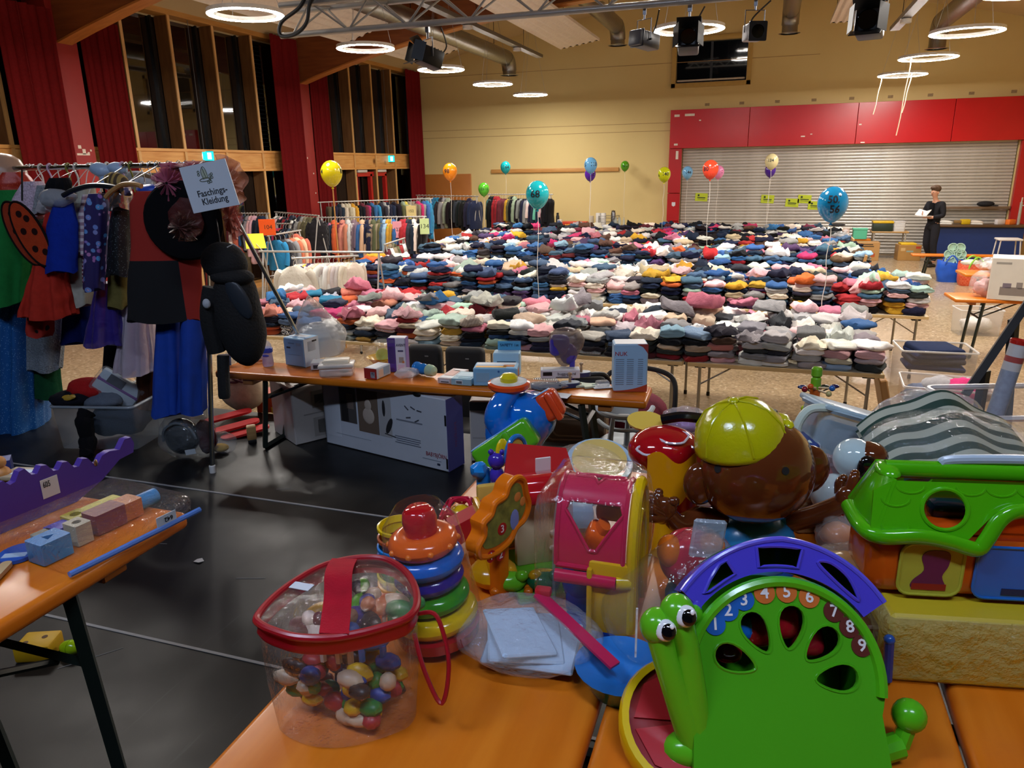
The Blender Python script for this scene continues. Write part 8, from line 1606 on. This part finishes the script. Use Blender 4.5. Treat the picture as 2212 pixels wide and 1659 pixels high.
for (x, z, c) in ((-22, 838, '#22305e'), (26, 838, '#2a3a30'), (48, 838, '#1c2050')): obj('metal_leaf', MB().ell((x * k, .02, Z(z)), (.014, .01, .006), 10, 6), P_(c), ms); obj('leaf_stem', MB().tube([(0, 0, Z(850)), (x * k, .02, Z(z))], .002, 5), BLACK, ms)
t = thing('plastic_stand', 'dark grey plastic stand between the music tree and monkey cap', 'stand', V((fp(1710, 940, 2.1).x, fp(1710, 940, 2.1).y, TT)), RZ); obj('curved_leg', MB().tube(spline([(-.06, 0, .16), (-.04, 0, .11), (.0, -.01, .07), (.06, -.02, .03)], 5), .013, 6), plain('#34302e', .5), t); obj('cross_plate', MB().rbox((.03, .03, .1), (.14, .05, .03), .008, 2, 0, XF((0, 0, 0), (0, .15, 0))), plain('#23211f', .5), t); obj('base', MB().rbox((0, 0, .012), (.18, .1, .024), .008), plain('#2a2725', .5), t)
# --- toy house on a wrapped yellow box
p = fp(2085, 1300, 1.22); zb = p.z; yb = carton('yellow tinted box wrapped in shiny film under the toy house', V((p.x + .03, p.y + .06, TT)), (.34, .2, zb - TT - .003), RZ - .14, '#b8a01e', 'box', 'wrapped_box'); obj('shiny_film', MB().rbox((0, 0, (zb - TT) / 2 - .002), (.36, .22, zb - TT - .006), .02, 3), film('#f0e6a0', .2, .05, 1.0, 22), yb)
ho = thing('toy_house', 'toy house with lime green roof, round hole and orange walls', 'toy', (p.x + .03, p.y + .06, zb), RZ - .14); OT_ = plain('#c4520e', .15, 0, .06, 6, 0, 40, .3); HG = plain('#4cae0e', .14, 0, .05, 5, 0, 40, .3)
ho.location += V((-.006, .014, 0)); ho.scale = (.97, .66, .97); W2 = .2; obj('wall_body', MB().rbox((0, 0, .058), (2 * W2, .19, .116), .035, 4), OT_, ho)
for x, c, w in ((-.1, '#a8a838', .1), (.035, '#1f62b4', .13)):
    a = rrect(w, .095, .02, 4, (x, .056)); obj('window_panel', MB().prism(a, 0, .006, 0, XF((0, -.094, 0), (pi / 2, 0, 0))), plain(c, .25), ho); obj('panel_rim', MB().tube([(q[0], -.1, q[1]) for q in a], .003, 6, True), plain(c, .25), ho)
obj('vase_cutout', MB().prism(spline2([(-.125, .02), (-.075, .02), (-.081, .045), (-.073, .066), (-.075, .09), (-.105, .092), (-.117, .08), (-.111, .055), (-.127, .035)], 4), 0, .001, 0, XF((0, -.1005, 0), (pi / 2, 0, 0))), plain('#5c1a44', .3), ho); obj('vase_base', MB().box((-.1, -.1012, .024), (.055, .001, .012)), plain('#8c1a1a', .3), ho); obj('door_pet', MB().prism(spline2([(.075, .02), (.098, .02), (.096, .05), (.104, .075), (.098, .082), (.084, .078), (.08, .05)], 4), 0, .001, 0, XF((0, -.1005, 0), (pi / 2, 0, 0))), plain('#a5663a', .3), ho); obj('door_train', MB().box((.05, -.1012, .022), (.07, .001, .012)), plain('#10204a', .4), ho)
RT = XF((0, -.105, .118), (RAD(90 - 26), 0, 0)); hc = (-.088, .05)
rf_ = [(-W2 - .005, 0), (-.05, 0), (-.012, .045), (.03, .055), (W2, .055), (W2, .098), (-W2 + .03, .098), (-W2 - .0, .08)]; obj('roof_front', MB().prism([rf_, circle(.036, 28, hc)], -.008, 0, 0, RT), HG, ho); obj('hole_rim', MB().tube([RT @ V((x, z, 0)) for x, z in circle(.036, 28, hc)], .004, 8, True), HG, ho)
obj('roof_back', MB().prism([[(-W2, 0), (W2, 0), (W2, .098), (-W2 + .03, .098)], circle(.025, 14, (-.09, .06))], -.006, 0, 0, XF((0, .105, .118), (RAD(90 + 26), 0, 0))), P_('#48a012'), ho); obj('gable_end', MB().grid(lambda u, v: (-W2 - .012 * sin(pi * u) + .03 * v, (-.105 + .21 * u) * (1 - .4 * v), .118 + .09 * v), 12, 8).grid(lambda u, v: (-W2 + .006 - .012 * sin(pi * u) + .03 * v, (-.105 + .21 * u) * (1 - .4 * v), .118 + .09 * v), 12, 8), HG, ho)
for r in range(4):
    for i in range(8):
        x, z = -.165 + i * .047 + (.0235 if r % 2 else 0), .018 + r * .024
        if (x - hc[0]) ** 2 + (z - hc[1]) ** 2 < .056 ** 2 or x > .19 or (x > -.04 and z < .07): continue
        obj('scallop_tile', MB().tube([RT @ V((x + .0225 * cos(a), z + .014 * sin(a), .0)) for a in [pi + j * pi / 8 for j in range(9)]], .0022, 5), HG, ho)
obj('eave_rim', MB().tube(spline([(-W2 - .008, .06, .118), (-W2 - .01, -.06, .118), (-W2 + .012, -.108, .116), (-.13, -.114, .122), (-.08, -.114, .114), (-.04, -.116, .104), (-.026, -.112, .12), (-.005, -.1, .155), (.025, -.09, .168), (.09, -.088, .17), (W2, -.088, .166)], 6), .0135, 12), HG, ho, smooth=80)
obj('dormer_wall', MB().box((.1, -.075, .135), (.2, .01, .06)), P_('#cf460c'), ho); obj('inner_tray', MB().rbox((-.05, 0, .122), (.26, .16, .012), .004), P_('#c84a0c'), ho); obj('dark_shape', MB().rbox((-.06, .0, .14), (.06, .05, .03), .012), P_('#10202c'), ho); obj('ridge', MB().tube([(-W2 + .03, 0, .21), (W2, 0, .208)], [.016, .016], 12).ell((-W2 + .035, 0, .207), (.02, .05, .014), 14, 8), HG, ho); obj('carry_handle', MB().tube(spline([(-.08, 0, .222), (-.06, 0, .23), (.06, 0, .234), (W2, 0, .23)], 6), .009, 10), plain('#b4c6d4', .25), ho)
# --- ladybird ball in a bag, drum, cartons
t = toy('plastic_bag', 'big clear bag with a red and orange ball in front of the monkey', 1470, 1330, 1.27, cat='bag', base=TT); obj('film', MB().ell((0, 0, .11), (.135, .1, .12), 30, 20, 0, None, lambda p: V((p.x * (1 - .9 * max(0, p.z) / .2) + .28 * max(0, p.z + .02), p.y, p.z * 1.15)) * (1 + .1 * noise.noise(p * 10))), film('#eef2f4', .03, .05, .5, 8), t, smooth=50)
obj('frosted_flap', MB().rbox((.015, .0, .235), (.055, .01, .07), .004, 1, 0, XF((0, 0, 0), (0, .1, 0))), film('#c4d4e0', .35, .2, .3, 10), t); obj('white_edge', MB().box((-.09, -.08, .11), (.003, .003, .09), 0), film('#ffffff', .6), t)
bl_ = toy('toy_ball', 'round red toy bug ball with orange spots inside the clear bag', 1490, 1205, 1.33); zb = TT - bl_.location.z; obj('ball', MB().ell((0, 0, 0), (.055, .052, .055), 26, 18), P_('#b81838', .12), bl_, smooth=180); obj('orange_spot', MB().ell((.03, -.02, .034), (.026, .026, .022), 14, 10).ell((-.038, -.01, .02), (.024, .03, .03), 14, 10).lathe([(.0, .012), (.018, .008), (.02, 0)], 16, 0, XF((-.014, -.048, -.03), (pi / 2 + .4, 0, 0))), P_('#d86a18'), bl_); obj('bag_support', MB().rbox((0, 0, (zb - .05) / 2 - .0), (.08, .06, abs(zb) - .05), .02), P_('#2c70b8'), bl_)
t = toy('blue_bowl', 'blue plastic bowl edge in the lower part of the clear bag', 1345, 1385, 1.2, base=TT); obj('bowl', MB().lathe([(0, 0), (.05, 0), (.075, .04), (.078, .045), (.07, .04), (0, .008)], 24), P_('#2a78c8'), t)
dr_ = toy('toy_drum', 'yellow rimmed toy drum with red panels at the lower photo edge', 1490, 1490, 1.06, base=TT + .05, rot=(RAD(30), 0, RZ)); obj('drum_rim', MB().lathe([(.085, -.03), (.098, -.03), (.1, .0), (.096, .008), (.086, .008)], 36), P_('#dcb80c'), dr_); obj('drum_skin', MB().lathe([(0, .0), (.087, .0)], 30), P_('#8c1a20'), dr_)
for i in range(4): obj('red_panel', MB().prism([pol(.02, i * 90 + 8), pol(.078, i * 90 + 6), pol(.08, i * 90 + 45), pol(.078, i * 90 + 84), pol(.02, i * 90 + 82)], .0005, .004), P_('#b0202a'), dr_)
carton('brown carton between the green snail and the wrapped yellow box', V((fp(1895, 1400, 1.28).x, fp(1895, 1400, 1.28).y + .03, TT)), (.11, .09, .075), RZ, '#4a2c16', prints=[('f', 0, .5, .3, .5, '#6a4a30')]); t = toy('blue_rod', 'dark blue plastic rod between carton and wrapped box', 1928, 1390, 1.2, base=TT); obj('rod', MB().tube([(0, 0, .008), (-.006, 0, .085)], .008, 10), P_('#1c3f8c'), t); obj('rod_end', MB().ell((-.006, 0, .085), .009, 10, 6), P_('#24509c'), t)
# ---------------------------------------------------------------- lower left toy table
beer((-1.61, .27, SF), 2.2, .52, TT, SF, RAD(90), 'worn orange beer table at the lower left with wooden toys')
cz = thing('wooden_crocodile', 'purple wooden crocodile board with wavy back and tag 605', 'toy', (-1.695, 1.27, TT + .001), RAD(83)); top_ = [(-.24 + i * .0135, .038 + .016 * (1 - abs(i - 14) / 20) * 2 + (.011 if i % 4 in (1, 2) else 0)) for i in range(30)]
obj('board', MB().prism([(-.24, 0), (.06, 0), (.14, .018), (.2, .04), (.245, .043), (.252, .058), (.245, .07), (.225, .07), (.205, .056), (.175, .06)] + top_[::-1], -.011, .011, 0, XZ), plain('#4a2f8c', .5), cz); cz.scale = (1, 1, 1.7); obj('eye_screw', MB().ell((.13, -.012, .05), (.006, .003, .006), 8, 6), metal('#b0a090', .3), cz)
tg = obj('price_tag', MB().rbox((.0, -.012, .04), (.045, .0012, .03), .0004, 1), card('#c9c6c4'), cz); text('605', .013, plain('#1a1a1a', .5), tg, (-.008, -.0132, .046), (pi / 2, 0, 0), 'digits')
q = [at(x, y, TT) for x, y in ((25, 1185), (95, 1255), (385, 1112), (290, 1060))]; c0 = sum(q, V()) / 4; ax_ = (q[2] - q[1]).normalized(); ang = atan2(ax_.y, ax_.x)
bb = thing('block_bag', 'clear zip bag of wooden building blocks with upside down tag 642', 'bag', (c0.x, c0.y, TT), ang); Lx = (q[2] - q[1]).length; Ly = (q[3] - q[2]).length
obj('film', MB().rbox((0, 0, .032), (Lx, Ly * 1.25, .064), .028, 3, 0, None, lambda p: p + V((0, 0, .014 * noise.noise(p * 16)))), film('#f4f2f0', .02, .1, 1.0, 24), bb, smooth=60); obj('zip_edge', MB().tube([(-Lx / 2, -Ly * .66, .012), (Lx / 2, -Ly * .66, .012)], .007, 8), film('#5c8ad8', .75, .2, .2, 10), bb)
tg = obj('price_tag', MB().rbox((Lx * .22, -Ly * .66, .03), (.055, .002, .026), .0005, 1, 0, XF((0, 0, 0), (0, 0, 0))), card('#b4c0cc'), bb); o = text('642', .016, plain('#14181c', .5), tg, (0, 0, 0), (0, 0, 0), 'digits'); o.matrix_local = XF((Lx * .22 + .005, -Ly * .66 - .0018, .03), (pi / 2, pi, 0))
BK = [(-.13, -.03, .07, .06, .05, '#2f86c4', 'blue block with triangular hole'), (-.055, -.02, .04, .05, .05, '#b0a488', 'cream block with round hole'), (.02, -.01, .08, .055, .05, '#7c1e24', 'dark red long block'), (.085, -.005, .05, .055, .045, '#c46a24', 'orange block'), (.06, .05, .09, .05, .035, '#c9b81c', 'large yellow block'), (-.01, .055, .05, .05, .035, '#b8a81a', 'yellow block with round hole'), (-.06, .045, .05, .045, .03, '#5048b0', 'purple star block'), (-.1, .04, .04, .04, .03, '#a8a48c', 'pale flat block')]
for (x, y, w, d, h, c, nm) in BK:
    p = bb.matrix_basis @ V((x, y, .003)) if False else V((c0.x + x * cos(ang) - y * sin(ang), c0.y + x * sin(ang) + y * cos(ang), TT + .003)); t = thing('toy_block', nm + ' inside the zip bag on the lower left table', 'toy block', p, ang, 'blocks in the zip bag')
    hole = circle(min(w, d) * .26, 3 if 'tri' in nm else 14) if 'hole' in nm else None; obj('block', MB().prism([rrect(w, d, .004, 2)] + ([hole] if hole else []), 0, h), plain(c, .45), t)
t = thing('toy_block', 'blue wooden cylinder inside the zip bag at its far end', 'toy block', V((c0.x + .14 * cos(ang), c0.y + .14 * sin(ang), TT + .022)), ang, 'blocks in the zip bag'); obj('cylinder', MB().tube([(-.03, 0, 0), (.03, 0, 0)], .02, 18), plain('#2f8ac8', .4), t)
for (px, py, w, d, h, c, lab) in ((8, 1110, .08, .06, .04, '#2f8a5a', 'green wooden bridge block at the left photo edge'), (130, 1040, .06, .05, .03, '#5a9a24', 'lime green wooden block behind the purple crocodile'), (8, 1050, .06, .05, .08, '#2a3a7c', 'dark blue and red wooden toy at the left photo edge')): p = at(px, py, TT); t = thing('toy_block', lab, 'toy block', V((p.x, p.y, TT)), RZ + .5); obj('block', MB().prism([[(-w / 2, 0), (w / 2, 0), (w / 2, h), (-w / 2, h)], circle(h * .28, 12, (0, h * .45))], -d / 2, d / 2, 0, XZ), plain(c, .45), t)
p = at(62, 1078, TT); t = thing('toy_vehicle', 'black wooden toy frame with cream roof and label on the lower left table', 'toy', V((p.x, p.y, TT)), RZ - .15); obj('roof', MB().rbox((0, 0, .072), (.1, .07, .012), .003), plain('#a8977c', .5), t); obj('paper_label', MB().box((.0, 0, .0785), (.05, .035, .001)), card('#b4c2d4'), t)
for x in (-.045, .045): obj('side_frame', MB().prism([rrect(.085, .075, .012, 3, (0, .0385)), rrect(.05, .04, .008, 3, (0, .036))], -.007, .007, 0, XF((x, 0, 0), (pi / 2, 0, pi / 2))), plain('#0f1012', .35), t)
obj('floor_board', MB().rbox((0, 0, .012), (.09, .06, .01), .003), BLACK, t); obj('amber_peg', MB().ell((-.01, -.02, .035), (.01, .008, .012), 10, 8), plain('#d98a4a', .3), t)
p = at(18, 1225, TT); t = thing('bat_toy', 'blue round wooden bat with pale handle at the left photo edge', 'toy', V((p.x, p.y, TT + .002)), RAD(-62)); obj('blade', MB().prism(circle(.045, 26, (-.05, 0), 0, .04), 0, .008), plain('#2456b0', .4), t); obj('handle', MB().prism(rrect(.1, .022, .01, 4, (.045, 0)), .001, .011), wood('#b89a6a', '#cdb084'), t); obj('paper_label', MB().box((-.035, 0, .0085), (.02, .05, .001)), card('#b0c4d8'), t)
t = toy('bead_figure', 'stacked brown wooden beads cut by the left photo edge', 0, 1010, 1.95, base=TT)
for i, (z, r) in enumerate(((.03, .03), (.075, .024), (.11, .017))): obj('bead', MB().ell((0, 0, z), r, 14, 10), wood('#b5783c', '#c98d50'), t)
p = at(88, 1412, SF); t = thing('toy_sponge', 'yellow toy block with dark dots on the stage below the table', 'toy', V((p.x, p.y, SF)), .4); obj('block', MB().rbox((0, 0, .03), (.12, .1, .06), .008), plain('#d0a212', .5), t); obj('dots', MB().lathe([(0, .0605), (.01, .0605)], 10, 0, M.Translation((.02, .01, .0005))).lathe([(0, .0605), (.01, .0605)], 10, 0, M.Translation((-.03, -.02, .0005))), plain('#5a3a14', .6), t)
p = at(155, 1412, SF); t = thing('toy_egg', 'lime green plastic egg on the stage beside the dotted block', 'toy', V((p.x, p.y, SF + .025)), .2); obj('shell', MB().ell((0, 0, 0), (.04, .026, .026), 16, 10), P_('#9cc414'), t); obj('seam', MB().tube([(0, .0262 * cos(a), .0262 * sin(a)) for a in [j * pi / 8 for j in range(16)]], .0012, 5, True), P_('#7ca00c'), t)
p = at(430, 1213, SF); tag(obj('paper_scrap', MB().add([(-.02, -.012, .001), (.012, -.016, .004), (.022, .006, .001), (.004, .016, .007), (-.018, .01, .002)], [(0, 1, 2, 3, 4)]), card('#b8b4b0'), None, (p.x, p.y, SF + .002)), 'small torn paper scrap lying on the black stage floor', 'paper')
